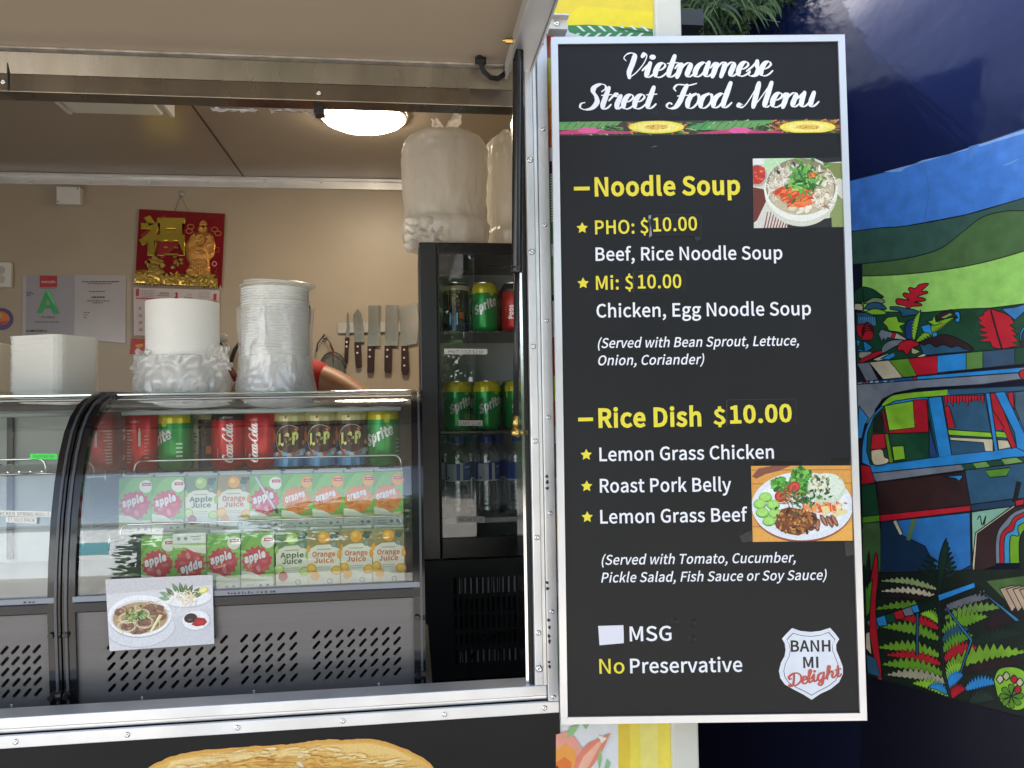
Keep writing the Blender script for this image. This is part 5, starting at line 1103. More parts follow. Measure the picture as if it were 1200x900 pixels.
# a few cans of the rows behind
for i, (px, kd) in enumerate(((176, 'cola'), (292, 'cola'), (330, 'lp'), (366, 'lp'), (404, 'lp'), (440, 'lime'))):
    y = YCAN+.075; put_can(kd, {'cola': 'red cola can in the second row behind the front cans', 'lp': 'brown lemonade can in the second row behind the front cans', 'lime': 'green can in the second row behind the end green can'}[kd], xl(px, 520, y), y, zc, .4*i, group='cans in the second row of the display fridge')
# ---- juice cartons
BW, BD, BH = .0578, .040, .1045
def carton(name, label, art):
    t = thing(name, label, 'juice carton', (0, 0, 0), 'juice cartons in the display fridge')
    m = MB(); m.box(-BW/2, BW/2, -BD/2, BD/2, 0, BH); m.build('carton_body', mat('carton_card', (.42, .52, .30), rough=.35), t, bevel=.0012)
    m = MB(); m.box(-BW/2+.002, BW/2-.002, -.006, .0, BH, BH+.004); m.build('top_fold', mat('carton_fold', (.7, .7, .6), rough=.4), t)
    p = Print(lambda u, v, w: (u, -BD/2-w, v), dz=.00003, base=.0002); art(p); p.build('carton_print', PRINT, t); return t
hw_ = BW/2-.0008
def leafbg(p, g1, g2, R):
    p.rect(-hw_, .001, hw_, BH-.001, g1)
    for i in range(14): p.poly([(R.uniform(-hw_, hw_*.4), R.uniform(.02, BH-.02)) for _ in range(1)]+[], g2) if False else None
    for i in range(10):
        x, y = R.uniform(-hw_+.008, hw_-.012), R.uniform(.03, BH-.02); p.leaf(x, y, .014, .004, R.uniform(0, 6.28), R.choice((g2, '8CC860', '5FA83E')))
def splat(p, cx, cy, r, c1, c2, R):
    n = 30; p.poly([(cx+(r*(1 if i % 2 else .82)+R.uniform(0, .003))*math.cos(2*PI*i/n), cy+(r*(1 if i % 2 else .82)+R.uniform(0, .0025))*math.sin(2*PI*i/n)) for i in range(n)], c1)
    for i in range(9): a = R.uniform(0, 6.28); p.ell(cx+r*.5*math.cos(a), cy+r*.5*math.sin(a), r*.22, r*.14, R.choice(c2), n=9, wob=.25, seed=i, rot=a)
def art_splat(word, c1, c2, corner, low):
    def f(p):
        R = random.Random(4); leafbg(p, '86C458', 'A8D87C', R)
        p.ell(.0185, .088, .0118, .0118, corner, n=20) if word == 'apple' else (p.ell(.0185, .088, .0118, .0118, 'E88A2A', n=20), p.ell(.0185, .088, .0102, .0102, 'F4B04A', n=20))
        p.rect(.012, .089, .0275, .0945, 'B8282A'); p.rect(.014, .0908, .0255, .0926, 'E8C0B8')
        splat(p, -.001, .054, .027, c1, c2, R)
        for i in range(7): p.ell(R.uniform(-.022, .022), R.uniform(.016, .026), .007, .006, R.choice(low), n=12)
        p.rect(-hw_, .001, hw_, .0185, 'ECEFE6'); p.poly([(-hw_, .018), (hw_, .018), (hw_, .022), (.006, .026), (-.008, .034), (-hw_, .038)], 'F0F2DC'); p.poly([(-hw_, .07), (-hw_, .1035), (-.004, .1035), (-.014, .094)], '6FB044'); [p.ell(x, .010, .0032, .0032, '8A9A94', n=10) for x in (.006, .018)]; p.rect(-.02, .006, -.002, .0075, '9AA69E'); p.rect(-.02, .011, -.006, .0122, '9AA69E')
        p.poly([(-hw_, .0185), (-hw_, .024), (hw_, .0195), (hw_, .0185)], 'A8D080')
        for dx, c, k in ((.0006, c1, .2), (0, 'F4F0F0', .10)): p.text(word, (-.0215+dx, .051-dx), (.0165+dx, .062-dx), .0125, c, k, .15)
    return f
def art_plain(word, tc_, fr, fr2, leafc):
    def f(p):
        R = random.Random(12); p.rect(-hw_, .001, hw_, BH-.001, 'E8E6CE'); p.rect(-hw_, .082, hw_, BH-.001, leafc); p.poly([(-hw_, .07), (-hw_, .083), (hw_, .083), (hw_, .07), (.01, .079), (-.012, .078)], leafc)
        p.ell(.0, .0915, .0105, .0105, fr, n=18); p.ell(-.002, .094, .005, .004, fr2, n=10); p.ell(.018, .092, .007, .005, '3A5A44', n=10); p.rect(.0135, .0955, .028, .1005, '2E4038'); p.ell(.018, .079, .0052, .0052, '5F7D70', n=12); p.ell(.018, .079, .004, .004, '8CA296', n=12)
        p.ell(-.027, .072, .0035, .007, fr, n=10); p.ell(.027, .060, .004, .008, fr, n=12); p.ell(-.022, .036, .009, .010, fr, n=14) ; p.ell(-.022, .036, .006, .007, fr2, n=12); p.ell(-.016, .024, .008, .009, fr if word == 'Orange' else 'B83A30', n=14); p.ell(.022, .032, .010, .0085, fr, n=14); p.ell(.022, .032, .007, .006, fr2, n=12)
        p.ell(.01, .013, .0048, .0048, '5A7A68', n=12); p.ell(.01, .013, .0038, .0038, 'D8DCC8', n=12); p.rect(-.012, .07, .012, .0712, '8A9A84')
        p.text(word, (-.0205, .0575), (.0205, .0575), .0088, tc_, .045); p.text('Juice', (-.0175, .0465), (.0175, .0465), .0088, tc_, .045)
        for i in range(2): p.rect(-.012, .038-i*.0035, .012, .039-i*.0035, 'A8AE98')
    return f
J = {'apple': carton('juice_carton', 'x', art_splat('apple', 'D0404F', ('DC6070', 'C43A4A', 'E88A94', 'E65A66'), 'F0F2E4', ('E6ECC8', 'F0F2DC', 'C8DC6A'))),
     'orange': carton('juice_carton', 'x', art_splat('orange', 'E8862A', ('F09A3E', 'F4AE58', 'D8701E', 'F0B050'), 'F4B04A', ('F4C070', 'C8DC6A', 'E8A040'))),
     'Apple': carton('juice_carton', 'x', art_plain('Apple', '3E5E3C', 'A8CC5A', 'D0E48C', '6A8A5A')),
     'Orange': carton('juice_carton', 'x', art_plain('Orange', 'D06A3C', 'F0A828', 'F8CC58', '9A8A4A'))}
W_ = {'apple': 'green and red apple juice carton with splash print', 'orange': 'green and orange juice carton with splash print', 'Apple': 'cream carton reading Apple Juice', 'Orange': 'cream carton reading Orange Juice'}
up = [('apple', 158.5, 'first in the upper row'), ('apple', 197, 'second in the upper row'), ('Apple', 235.5, 'upper row'), ('Orange', 273.5, 'upper row'), ('apple', 311, 'with a clear straw across it'), ('orange', 348, 'beside the strawed apple carton'), ('orange', 384, 'upper row, second orange'), ('orange', 420, 'upper row, third orange one'), ('orange', 456, 'at the upper row end')]
lo = [('apple', 185, 'lower row, above the noodle photo edge'), ('apple', 222, 'lower row standing upside down'), ('apple', 262, 'lower row, first of two upright together'), ('apple', 302, 'lower row beside the Apple Juice carton'), ('Apple', 342.5, 'lower row'), ('Orange', 380.5, 'lower row beside Apple Juice'), ('Orange', 418, 'lower row, middle of three'), ('Orange', 455.5, 'lower row end')]
used = set(); R_ = random.Random(14)
YU = 1.565; YL_ = 1.50
for row, yy, zz, pyr in ((up, YU, ZS_2+.0013, 590), (lo, YL_, None, 655)):
    for kd, px, where in row:
        t = J[kd] if kd not in used else copy_tree(J[kd]); used.add(kd)
        t['label'] = (W_[kd]+', '+where)
        z = zz if zz is not None else zg-.0178+.0
        x = xl(px, pyr, yy-BD/2); t.location = (x+R_.uniform(-.0008, .0008), yy+R_.uniform(-.003, .003), z+.0005); t.rotation_euler = (0, 0, R_.uniform(-.07, .07))
        if 'upside' in where: t.rotation_euler = (0, PI, 0); t.location = (x, yy, z+BH+.0045)
# second row of cartons behind, seen in the gaps and from the side
for i in range(7):
    t = copy_tree(J['orange' if i > 4 else 'apple'], (CXL+.105+i*.0635, YU+.046, ZS_2+.0018)); t['label'] = 'juice carton of the row behind the upper front cartons'; t['group'] = 'juice cartons of the back row'
for i in range(6):
    t = copy_tree(J['Orange' if i > 4 else 'apple'], (CXL+.14+i*.0635, YL_+.045, zg-.0173)); t['label'] = 'juice carton of the row behind the lower front cartons'; t['group'] = 'juice cartons of the lower back row'
# straw in its wrapper leaning on a carton
a = W(299, 558, YU-BD/2-.004); b = W(325, 601, YU-BD/2-.003)
st = thing('drinking_straw', 'wrapped clear drinking straw lying slanted across an apple juice carton', 'straw', b)
m = MB(); m.cyl(a, b, .0024, 8); m.build('straw_tube', mat('straw', (.8, .78, .82), rough=.25), st, smooth=True)
m = MB(); d_ = (b-a).normalized(); m.cyl(b-d_*.008, b+d_*.001, .0025, 8); m.build('straw_tip', BLACK_M, st)
# ------------------------------------------------------------------ photo of noodle soup taped to the case
YP = Y0-.011
fq = [W(123.5, 679, YP), W(249, 673.5, YP), W(251, 754.5, YP), W(128.5, 763, YP)]
fp = thing('food_photo', 'white paper photo of beef noodle soup taped over the front of the display fridge', 'photo print', fq[3])
m = MB(); m.prism([q for q in fq], (0, .0006, 0)); m.build('paper_sheet', mat('photo_paper', (.70, .70, .74), rough=.45), fp)
FQ = [(q.x, q.z) for q in fq]
def pho_photo(pic, R_):
    E_, P_ = pic.ell, lambda pts, c: pic.poly(pts, c)
    P_([(0, 0), (1080, 0), (1080, 750), (0, 750)], 'DADAE0'); P_([(0, 0), (1080, 0), (1080, 110), (0, 160)], 'CBC9CE'); P_([(400, 500), (1080, 350), (1080, 750), (300, 750)], 'D0D2DA')
    E_(330, 530, 360, 210, 'C4C8D4', n=40); E_(325, 520, 350, 205, 'DCDEE6', n=40)
    E_(815, 255, 250, 95, 'C6CAD4'); E_(815, 240, 245, 90, 'F0F1F4')
    for cx, cy, L, a, c in ((640, 120, 120, -2.3, '4E6A4A'), (700, 90, 130, -2.1, '5E7E56'), (760, 110, 150, -1.75, '46663E'), (800, 110, 130, -1.5, '587A48'), (850, 110, 120, -1.15, '3E5E3A'), (900, 140, 130, -.8, '4E6C44'), (930, 170, 110, -.35, '5A7A50'), (600, 150, 140, -2.7, '7E9A84'), (580, 190, 120, -3.0, '8AA690')):
        pic.leaf(cx+60*math.cos(a+PI), cy+60*math.sin(a+PI)+40, L, 24, a, c); pic.line([(cx+60*math.cos(a+PI), cy+60*math.sin(a+PI)+40), (cx+(L-70)*math.cos(a), cy+(L-70)*math.sin(a)+40)], 4, '9AB08C')
    for i in range(60): x, y = R_.gauss(800, 75), R_.gauss(235, 30); pic.noodle(x, y, R_.uniform(40, 100), 7, R_.uniform(0, 6.28), R_.uniform(-2, 2), R_.choice(('F4E8D4', 'E8D4B0', 'FBF6EC', 'D8C098')))
    E_(985, 165, 52, 32, 'D8CC50', rot=-.3); E_(980, 160, 40, 23, 'F2EC9A', rot=-.3)
    E_(330, 420, 320, 215, 'B8BCC8', n=44); E_(328, 400, 322, 220, 'F2F3F6', n=44); E_(328, 412, 296, 180, 'DCDDE0', n=44); E_(330, 420, 280, 165, 'B49A72', n=44)
    for i in range(60):
        a = R_.uniform(0, 6.28); d = R_.random()**.5; pic.noodle(330+250*d*math.cos(a), 420+140*d*math.sin(a), R_.uniform(50, 110), 8, R_.uniform(0, 6.28), R_.uniform(-2, 2), R_.choice(('C8B080', '8E7048', 'E0CC9C', 'A88A58')))
    for cx, cy, rx, ry in ((460, 340, 120, 60), (380, 500, 130, 55), (200, 500, 70, 50), (120, 350, 50, 40), (540, 420, 60, 40), (400, 450, 90, 40), (300, 560, 90, 35)):
        E_(cx, cy, rx, ry, '7E5848', wob=.12, n=14)
        for i in range(8): E_(cx+R_.uniform(-.6, .6)*rx, cy+R_.uniform(-.6, .6)*ry, rx*.25, ry*.2, R_.choice(('A8806C', '64402F', 'B89482', '8E6450')), rot=R_.uniform(-1, 1), wob=.3, seed=i, n=8)
    for cx, cy, rx, ry in ((200, 415, 85, 55), (350, 380, 75, 50), (370, 470, 90, 65), (190, 500, 95, 60)):
        for k in (1, .86): 
            n = 22; pic.line([(cx+rx*k*math.cos(2*PI*i/n), cy+ry*k*math.sin(2*PI*i/n)) for i in range(n+1)], 6, 'E8DCBC')
    for i in range(60): pic.leaf(R_.gauss(300, 55), R_.gauss(390, 30), R_.uniform(20, 60), R_.uniform(5, 12), R_.uniform(0, 6.28), R_.choice(('3E6A2E', '5E9040', '2A4A22', '7AA858')))
    P_([(415, 570), (525, 395), (560, 405), (440, 580)], 'DED69A'); P_([(425, 572), (520, 405), (532, 408), (436, 576)], 'F0ECC4')
    E_(900, 490, 145, 108, 'C2C6D0'); E_(900, 480, 142, 103, 'F0F0F4'); E_(845, 455, 68, 52, '2A1E22', rot=-.1); E_(835, 470, 22, 10, '6A4A4A'); P_([(850, 525), (915, 450), (990, 465), (1015, 505), (985, 540), (900, 548)], 'A81824'); E_(940, 505, 40, 20, 'C4202C')
p = Print(lambda u, v, w: (u, YP-w, v), dz=.0000035, base=.0002); pho_photo(Pic(p, FQ, 1080, 750), random.Random(21)); p.mb.build('photo_print', PRINT_PIC, fp)
# ================================================================== upright fridge
YF = 1.885; FXL = xl(494.5, 600, YF); FXR = FXL+.40; FD = .36
FZ0 = Zb; FZ1 = zl(540, 283.5, YF); 
# its lower end stands on a step of the counter behind
fr = thing('drinks_fridge', 'upright black glass door fridge with cans above and water bottles below', 'fridge', ((FXL+FXR)/2, YF+FD/2, Zlow+.001))
GB, GT = zl(540, 630, YF), zl(540, 297.5, YF)     # glass
DB = zl(540, 655, YF)
gx0, gx1 = xl(514.5, 460, YF), FXR-.03
FZ0 = zl(540, 800, YF)
k = MB(); k.box(FXL, FXL+.018, YF+.03, YF+FD, FZ0, FZ1); k.build('side_wall', BLACK, fr, bevel=.003)
k = MB(); k.box(FXR-.018, FXR, YF+.03, YF+FD, FZ0, FZ1); k.build('side_wall', BLACK, fr, bevel=.003)
k = MB(); k.box(FXL+.0185, FXR-.0185, YF+.03, YF+FD, FZ1-.02, FZ1); k.build('top', BLACK, fr, bevel=.003)
k = MB(); k.box(FXL+.0185, FXR-.0185, YF+FD-.02, YF+FD-.001, FZ0, FZ1-.021); k.build('back', mat('fridge_white', (.78, .80, .80), rough=.4), fr)
for xa_ in (FXL+.0182, FXR-.0202): k = MB(); k.box(xa_, xa_+.002, YF+.035, YF+FD-.022, DB-.004, FZ1-.022); k.build('liner', MAT['fridge_white'], fr)  # white side liners added to brighten the dark fridge inside
k = MB(); k.box(FXL+.0185, FXR-.0185, YF+.035, YF+FD-.021, DB-.02, DB-.005); k.build('base', mat('fridge_floor', (.6, .61, .61), rough=.4), fr)
# door
ST = mat('door_grey', (.03, .033, .038), rough=.28)
k = MB(); k.box(FXL+.001, gx0, YF, YF+.027, DB, FZ1-.001); k.build('door_stile', ST, fr, bevel=.003)
k = MB(); k.box(gx1, FXR-.001, YF, YF+.027, DB, FZ1-.001); k.build('door_stile', ST, fr, bevel=.003)
k = MB(); k.box(gx0+.0005, gx1-.0005, YF+.001, YF+.027, GT, FZ1-.001); k.build('door_rail', BLACK, fr, bevel=.003)
k = MB(); k.box(gx0+.0005, gx1-.0005, YF+.001, YF+.027, DB, GB); k.build('door_rail', BLACK, fr, bevel=.003)
k = MB(); k.quad((gx0, YF+.006, GB), (gx1, YF+.006, GB), (gx1, YF+.006, GT), (gx0, YF+.006, GT)); k.build('door_glass', GLASS_DOOR, fr)
k = MB(); k.box(gx0, gx0+.004, YF+.0035, YF+.0055, GB, GT); k.build('glass_border', BLACK_M, fr)
# compressor cover with vent slots under the door
kx0, kx1 = xl(521, 700, YF+.004), FXR-.01; kz0, kz1 = zl(540, 797, YF), DB-.004
k = MB(); rows = [(677, 696), (701, 717), (722, 737), (743, 755), (762, 778)]
zz = kz1
rs = [(zl(560, b_, YF), zl(560, a_, YF)) for a_, b_ in rows]; n = 24; sx0, sx1 = xl(532, 700, YF), kx1-.012; pw = (sx1-sx0)/n
def bar(x0, x1, z0, z1): k.box(x0, x1, YF+.004, YF+.009, z0, z1)
bar(FXL+.004, FXR-.004, rs[0][1], DB-.003); bar(FXL+.004, FXR-.004, kz0, rs[-1][0])
for i in range(len(rs)-1): bar(FXL+.004, FXR-.004, rs[i+1][1], rs[i][0])
for z0, z1 in rs:
    bar(FXL+.004, sx0, z0, z1); bar(sx1, FXR-.004, z0, z1)
    for i in range(n): bar(sx0+pw*(i+.55), sx0+pw*(i+1), z0, z1)
k.build('vent_cover', mat('vent_black', (.018, .018, .018), rough=.5), fr)
k = MB(); k.box(FXL+.02, FXR-.02, YF+.06, YF+.07, kz0, DB-.03)
k.build('compressor_back', BLACK_M, fr)
k = MB()
for i in range(40): x = sx0+.012+(sx1-sx0-.03)*i/40; k.box(x, x+.0036, YF+.011, YF+.02, rs[0][0]-.012, rs[0][1]-.002); k.box(x, x+.003, YF+.011, YF+.02, rs[-1][0]+.001, rs[-1][1]-.002)
f_ = k.build('cooling_fins', mat('fin_alu', (.55, .54, .51), rough=.5, metal=.3), fr); f_['kind'] = 'stuff'
# shelves and their price strips
SH = [zl(560, 389, YF+.06), zl(560, 505, YF+.06), zl(560, 606, YF+.06)]
for z in SH[:2]:
    k = MB(); k.box(FXL+.02, FXR-.02, YF+.045, YF+FD-.025, z-.004, z)
    for i in range(16): x = FXL+.03+i*.022; k.box(x, x+.002, YF+.045, YF+FD-.025, z+.0002, z+.0018)
    k.build('shelf', mat('shelf_dark', (.10, .10, .10), rough=.35, metal=.6), fr)
k = MB(); k.box(FXL+.02, FXR-.02, YF+.045, YF+FD-.025, SH[2]-.012, SH[2]-.0005); k.build('shelf', MAT['fridge_floor'], fr)
for nm, quad, tx in (('price_tag', [(520.5, 408.5), (571, 409), (571, 415.5), (520.5, 415)], ('FRUIT JUICE $ 2.60', 525.5, 413.9, 566, 414.3, 3.6)),
                     ('price_tag', [(537.5, 492.5), (565.5, 492.8), (565.5, 499), (537.5, 498.7)], ('CANS $2.00', 539, 497.9, 563.5, 498.1, 3.8)),
                     ('price_tag', [(535.5, 605.5), (568, 605.5), (568, 612.5), (535.5, 612.5)], ('WATER $2.00', 538, 611, 565.5, 611, 4))):
    glass_tag(fr, nm, quad, YF+.0035, [tx])
def fz(px): return xl(px, 400, YF+.1)
FC = YF+.085
for px, kd, lb, rot in ((535, 'orange', 'dark can with pink and orange print, top shelf of the upright fridge', .1), (568.5, 'lime', 'green can with yellow top in the middle of the fridge top shelf', -.05), (603, 'pops', 'red can lettered Pops on the fridge top shelf behind the gas strut', .1)):
    put_can(kd, lb, xl(px, 360, FC), FC, SH[0]+.0022, -rot, group='cans in the upright fridge')
for px, lb, rot in ((536, 'green can on the fridge middle shelf nearest the door stile', .35), (571, 'green can on the fridge middle shelf, logo half turned away, between two others', .28), (607, 'green can on the fridge middle shelf behind the gas strut rod', .4)):
    put_can('lime', lb, xl(px, 470, FC), FC, SH[1]+.0022, rot, group='cans in the upright fridge')
for i, px in enumerate((543, 572, 600)):
    for sh_, kd in ((0, 'zero'), (1, 'lime')):
        put_can(kd, ('red can in the second row of the fridge top shelf' if sh_ == 0 else 'green can in the second row of the fridge middle shelf'), xl(px, 400, FC+.08), FC+.08, SH[sh_]+.0022, .5*i+.4, group='cans in the second row of the upright fridge')
# water bottles
PET = film_mat('pet_plastic', (.75, .85, .92), clear=.74, gloss=.30, rough=.06, translu=.5, crease=False)
def make_bottle():
    t = thing('water_bottle', 'x', 'bottle', (0, 0, 0), 'water bottles in the upright fridge')
    prof = [(0,.004),(.02,.0),(.029,.004),(.0305,.012)]
    for i in range(6): z = .018+i*.0115; prof += [(.0318,z),(.0318,z+.006),(.0298,z+.0085)]
    prof += [(.0312,.092),(.0312,.142),(.0318,.146),(.0295,.15),(.031,.156),(.029,.163),(.025,.172),(.018,.182),(.0125,.188),(.0125,.196)]
    m = MB(); m.lathe(prof, 24); m.build('bottle_body', PET, t, smooth=True)
    m = MB(); m.lathe([(0,.210),(.0135,.210),(.0148,.207),(.0148,.194),(.0138,.193)], 20); m.build('cap', mat('cap_blue', (.03, .09, .42), rough=.35), t, angle=40)
    p = Print(can_xf(.0315), dz=.00006, base=.0003)
    def wrap(u0, u1, z0, z1, c):
        p.w += p.dz; n = 24; vs = [p.xf(u0+(u1-u0)*i/n, z, p.w) for i in range(n+1) for z in (z0, z1)]; p.mb.add(vs, [(2*i, 2*i+2, 2*i+3, 2*i+1) for i in range(n)], lin(c))
    wrap(-.098, .098, .094, .141, '3A56A8'); wrap(-.024, .004, .097, .139, 'C6CFDF'); wrap(.012, .02, .094, .141, 'DCE2EC'); wrap(-.098, .098, .094, .097, 'E4E8F0'); wrap(.022, .05, .1, .137, '5A6CC0')
    for i in range(6): p.rect(-.021, .130-i*.0055, -.0075 if i % 2 else -.0005, .1315-i*.0055, '5A6A94')
    p.ell(-.017, .103, .003, .003, '36466A', n=10); p.ell(.034, .116, .005, .007, '5AB04A', n=10); p.text('water', (.024, .128), (.046, .13), .006, 'E8EEF8', .04)
    p.build('label_wrap', PRINT, t); return t
bt = make_bottle(); first = True
for px, lb, rot in ((537, 'clear water bottle with blue cap on the fridge bottom shelf by the door stile', .3), (571, 'clear water bottle with blue cap, middle one of the fridge bottom shelf', .1), (607, 'clear water bottle with blue cap behind the jamb edge, fridge bottom shelf', -.9)):
    t = bt if first else copy_tree(bt); first = False; t['label'] = lb; z = SH[2]; t.location = (xl(px, 560, FC), FC, z); t.rotation_euler = (0, 0, -rot); t.scale = (1, 1, (zl(560, 511, FC)-z)/.21)
for i, px in enumerate((522, 552, 584)):
    t = copy_tree(bt); t['label'] = 'water bottle in the back row of the fridge bottom shelf'; t['group'] = 'water bottles of the back row'; t.location = (xl(px, 560, FC+.08), FC+.08, SH[2]); t.rotation_euler = (0, 0, i)
# black power cable drooping before the vent
pts = [W(549, 800, YF-.03), W(550, 780, YF-.03), W(556, 762, YF-.03), W(568, 748, YF-.03), W(584, 740, YF-.03), W(600, 737, YF-.03), W(613, 738, YF-.03), W(630, 742, YF-.03)]
cb = thing('power_cable', 'thin black power cable looping in front of the fridge vents', 'cable', pts[0]); m = MB()
m.tube([Vector((a_[0], YF-.03, a_[1])) for a_ in catmull([(q.x, q.z) for q in pts], 5)], .0028, 8); m.build('cable_sleeve', RUBBER, cb, smooth=True)
# ================================================================== tubs, lids and bags standing on the fridges
def tub_mesh(r0, r1, h, lip=.004, n=40):
    m = MB(); t = .0008
    m.lathe([(0,0),(r0-.004,0),(r0,.003),(r1,h-.004),(r1+lip,h-.004),(r1+lip,h-.0015),(r1+lip*.6,h),(r1-t,h-.001),(r0-t,.004),(0,.002)], n); return m
TUB = film_mat('tub_plastic', (.95, .95, .93), clear=.02, gloss=.04, rough=.3, translu=.15, crease=False)
TUBC = film_mat('clear_tub', (.90, .92, .90), clear=.30, gloss=.10, rough=.2, translu=.5, crease=False)
def stack(name, label, cat, group, r, n, step, h, x, y, z0, mt=TUB, jitter=.0006, seed=0, lip=.0035, cone=.93):
    R = random.Random(seed); me = tub_mesh(r*cone, r-lip, h, lip).mesh(name, mt, smooth=True); me.set_sharp_from_angle(angle=math.radians(40)); o = None
    for i in range(n):
        o = bpy.data.objects.new(name, me); C.objects.link(o); o.location = (x+R.uniform(-jitter, jitter), y+R.uniform(-jitter, jitter), z0+i*step); o.rotation_euler = (0, 0, R.uniform(0, 6)); tag(o, label, cat, group)
    return o
Zt = ZTOP+.0025
YT = 1.74
# smooth white tub stack with its opened bag
x = xl(214.5, 400, YT); r = (xl(257.5, 400, YT)-xl(171.5, 400, YT))/2*.985
zt_ = zl(214, 353, YT-r*.5)
h_ = zt_-Zt
stack('plastic_tub', 'smooth white tub nested in the stack rising from the opened bag', 'tub', 'white tubs nested in the opened bag', r, 22, (h_-.055)/21, .055, x, YT, Zt+.001, film_mat('tub_smooth', (.97, .96, .92), clear=.0, gloss=.03, rough=.35, translu=.12, crease=False), .00015, 1, lip=.0006, cone=.985)
lidm = MB(); lidm.lathe([(0,.0),(r*.9,.0),(r*.93,.002),(r,.003),(r*1.0,.006),(r*.97,.0065)], 40)
def crumple(name, parent, mt, prof, cx, cy, z0, n=72, amp=.006, seed=0, fold=9, squash=1.0, sub=None, ridge=1.0):
    """a thin bag: a lathe pushed in and out by folds and creases"""
    m = MB(); vs = []; P = catmull(prof, 6); L = len(P); R = random.Random(seed); ph = [R.uniform(0, 6.28) for _ in range(6)]
    for j, (r_, z) in enumerate(P):
        for i in range(n):
            a = 2*PI*i/n; q = Vector((math.cos(a)*3.2, math.sin(a)*3.2, z*26+seed))
            f = noise.fractal(q, 1.0, 2.1, 4)*1.0; g_ = (1-abs(noise.noise(q*1.9+Vector((7, 3, 1))))*2.4)
            fo = math.sin(fold*a+ph[0]+z*30+2*math.sin(3*a+ph[1]))*.35
            rr = r_+amp*(f*.9+g_*.7*ridge+fo)*(min(1, r_/.02)); zz = z+amp*.5*noise.noise(q*1.3+Vector((0, 9, 2)))
            vs.append((cx+rr*math.cos(a)*squash, cy+rr*math.sin(a), z0+zz))
    fs = [(j*n+i, j*n+(i+1) % n, (j+1)*n+(i+1) % n, (j+1)*n+i) for j in range(L-1) for i in range(n)]
    m.add(vs, fs); return m.build(name, mt, parent, smooth=True)
bg1 = thing('plastic_bag', 'opened clear plastic bag bunched around the foot of the smooth tub stack', 'plastic bag', (x, YT, Zt), 'plastic bags around tub stacks')
crumple('bag_sheet', bg1, FILM, [(r*1.02, .002), (r*1.22, .006), (r*1.25, .03), (r*1.14, .055), (r*1.2, .072), (r*1.16, .08), (r*1.05, .066)], x, YT, Zt, n=128, amp=.0062, seed=3, fold=9, ridge=1.2)
# two loose bag tips sticking out
for (sx_, px_, py_, sc_, sd) in ((-1, 160, 420, 1.0, 4), (1, 262, 416, 1.0, 8)):
    m = MB(); c = W(px_, py_, YT-.06); vs = []; n = 16; R = random.Random(sd)
    for j in range(n+1):
        for i in range(n+1):
            u, v = i/n, j/n; xx = sx_*(u-.75)*.055*sc_*(1-.35*v); zz = (v-.6)*.052*sc_; q = Vector((u*3+sd, v*3, sd)); d = noise.fractal(q*1.6, 1, 2, 4)
            vs.append((c.x+xx+.006*d, c.y+.022*math.sin(u*2.5)+.012*d, c.z+zz+.008*noise.noise(q*2.1)))
    m.add(vs, [(j*(n+1)+i, j*(n+1)+i+1, (j+1)*(n+1)+i+1, (j+1)*(n+1)+i) for j in range(n) for i in range(n)]); m.build('bag_corner', FILM, bg1, smooth=True)
# tall ribbed stack of bowls in wrap
x2 = xl(323, 400, YT); r2 = (xl(363, 400, YT)-xl(281, 400, YT))/2*.97; zt2 = zl(323, 338, YT-r2*.4); h2 = zt2-Zt; nb = 34
stack('plastic_bowl', 'ribbed clear plastic bowl nested in the tall wrapped stack', 'bowl', 'bowls nested in the tall wrapped stack', r2, nb, (h2-.04)/(nb-1), .04, x2, YT, Zt+.001, TUB, .0009, 2, lip=.0035)
o = MB(); o.lathe([(0,0),(r2*.93,0),(r2*.96,.003),(r2*1.08,.004),(r2*1.08,.0062),(r2*1.0,.007),(r2*.9,.0055),(0,.0045)], 44)
lo_ = o.build('bowl_lid', TUBC, None, angle=40); lo_.location = (x2+.004, YT-.004, Zt+h2+.001); tag(lo_, 'loose clear lid on top of the tall wrapped bowl stack', 'lid')
o = MB(); o.lathe([(r2*.95,0),(r2*1.03,.001),(r2*1.06,.004),(r2*1.0,.006)], 44); lo_ = o.build('bowl_lid', TUBC, None, angle=40); lo_.location = (x2+.011, YT-.008, Zt+h2+.0088); lo_.rotation_euler = (.03, .06, 0); tag(lo_, 'clear rim lid lying tilted over the top lid of the tall stack', 'lid')
bg2 = thing('plastic_bag', 'clinging wrinkled plastic sleeve around the tall bowl stack', 'plastic bag', (x2, YT, Zt), 'plastic bags around tub stacks')
crumple('bag_sheet', bg2, FILM_CLEAR, [(r2*1.06, .0), (r2*1.10, .01), (r2*1.07, .04), (r2*1.06, .08), (r2*1.07, h2*.62), (r2*1.10, h2*.80), (r2*1.13, h2*.82)], x2, YT, Zt, n=110, amp=.0026, seed=11, fold=5)
crumple('bag_sheet', bg2, FILM, [(r2*1.10, .0), (r2*1.16, .006), (r2*1.13, .022), (r2*1.08, h2*.22), (r2*1.07, h2*.36)], x2, YT, Zt, n=110, amp=.0026, seed=17, fold=7)
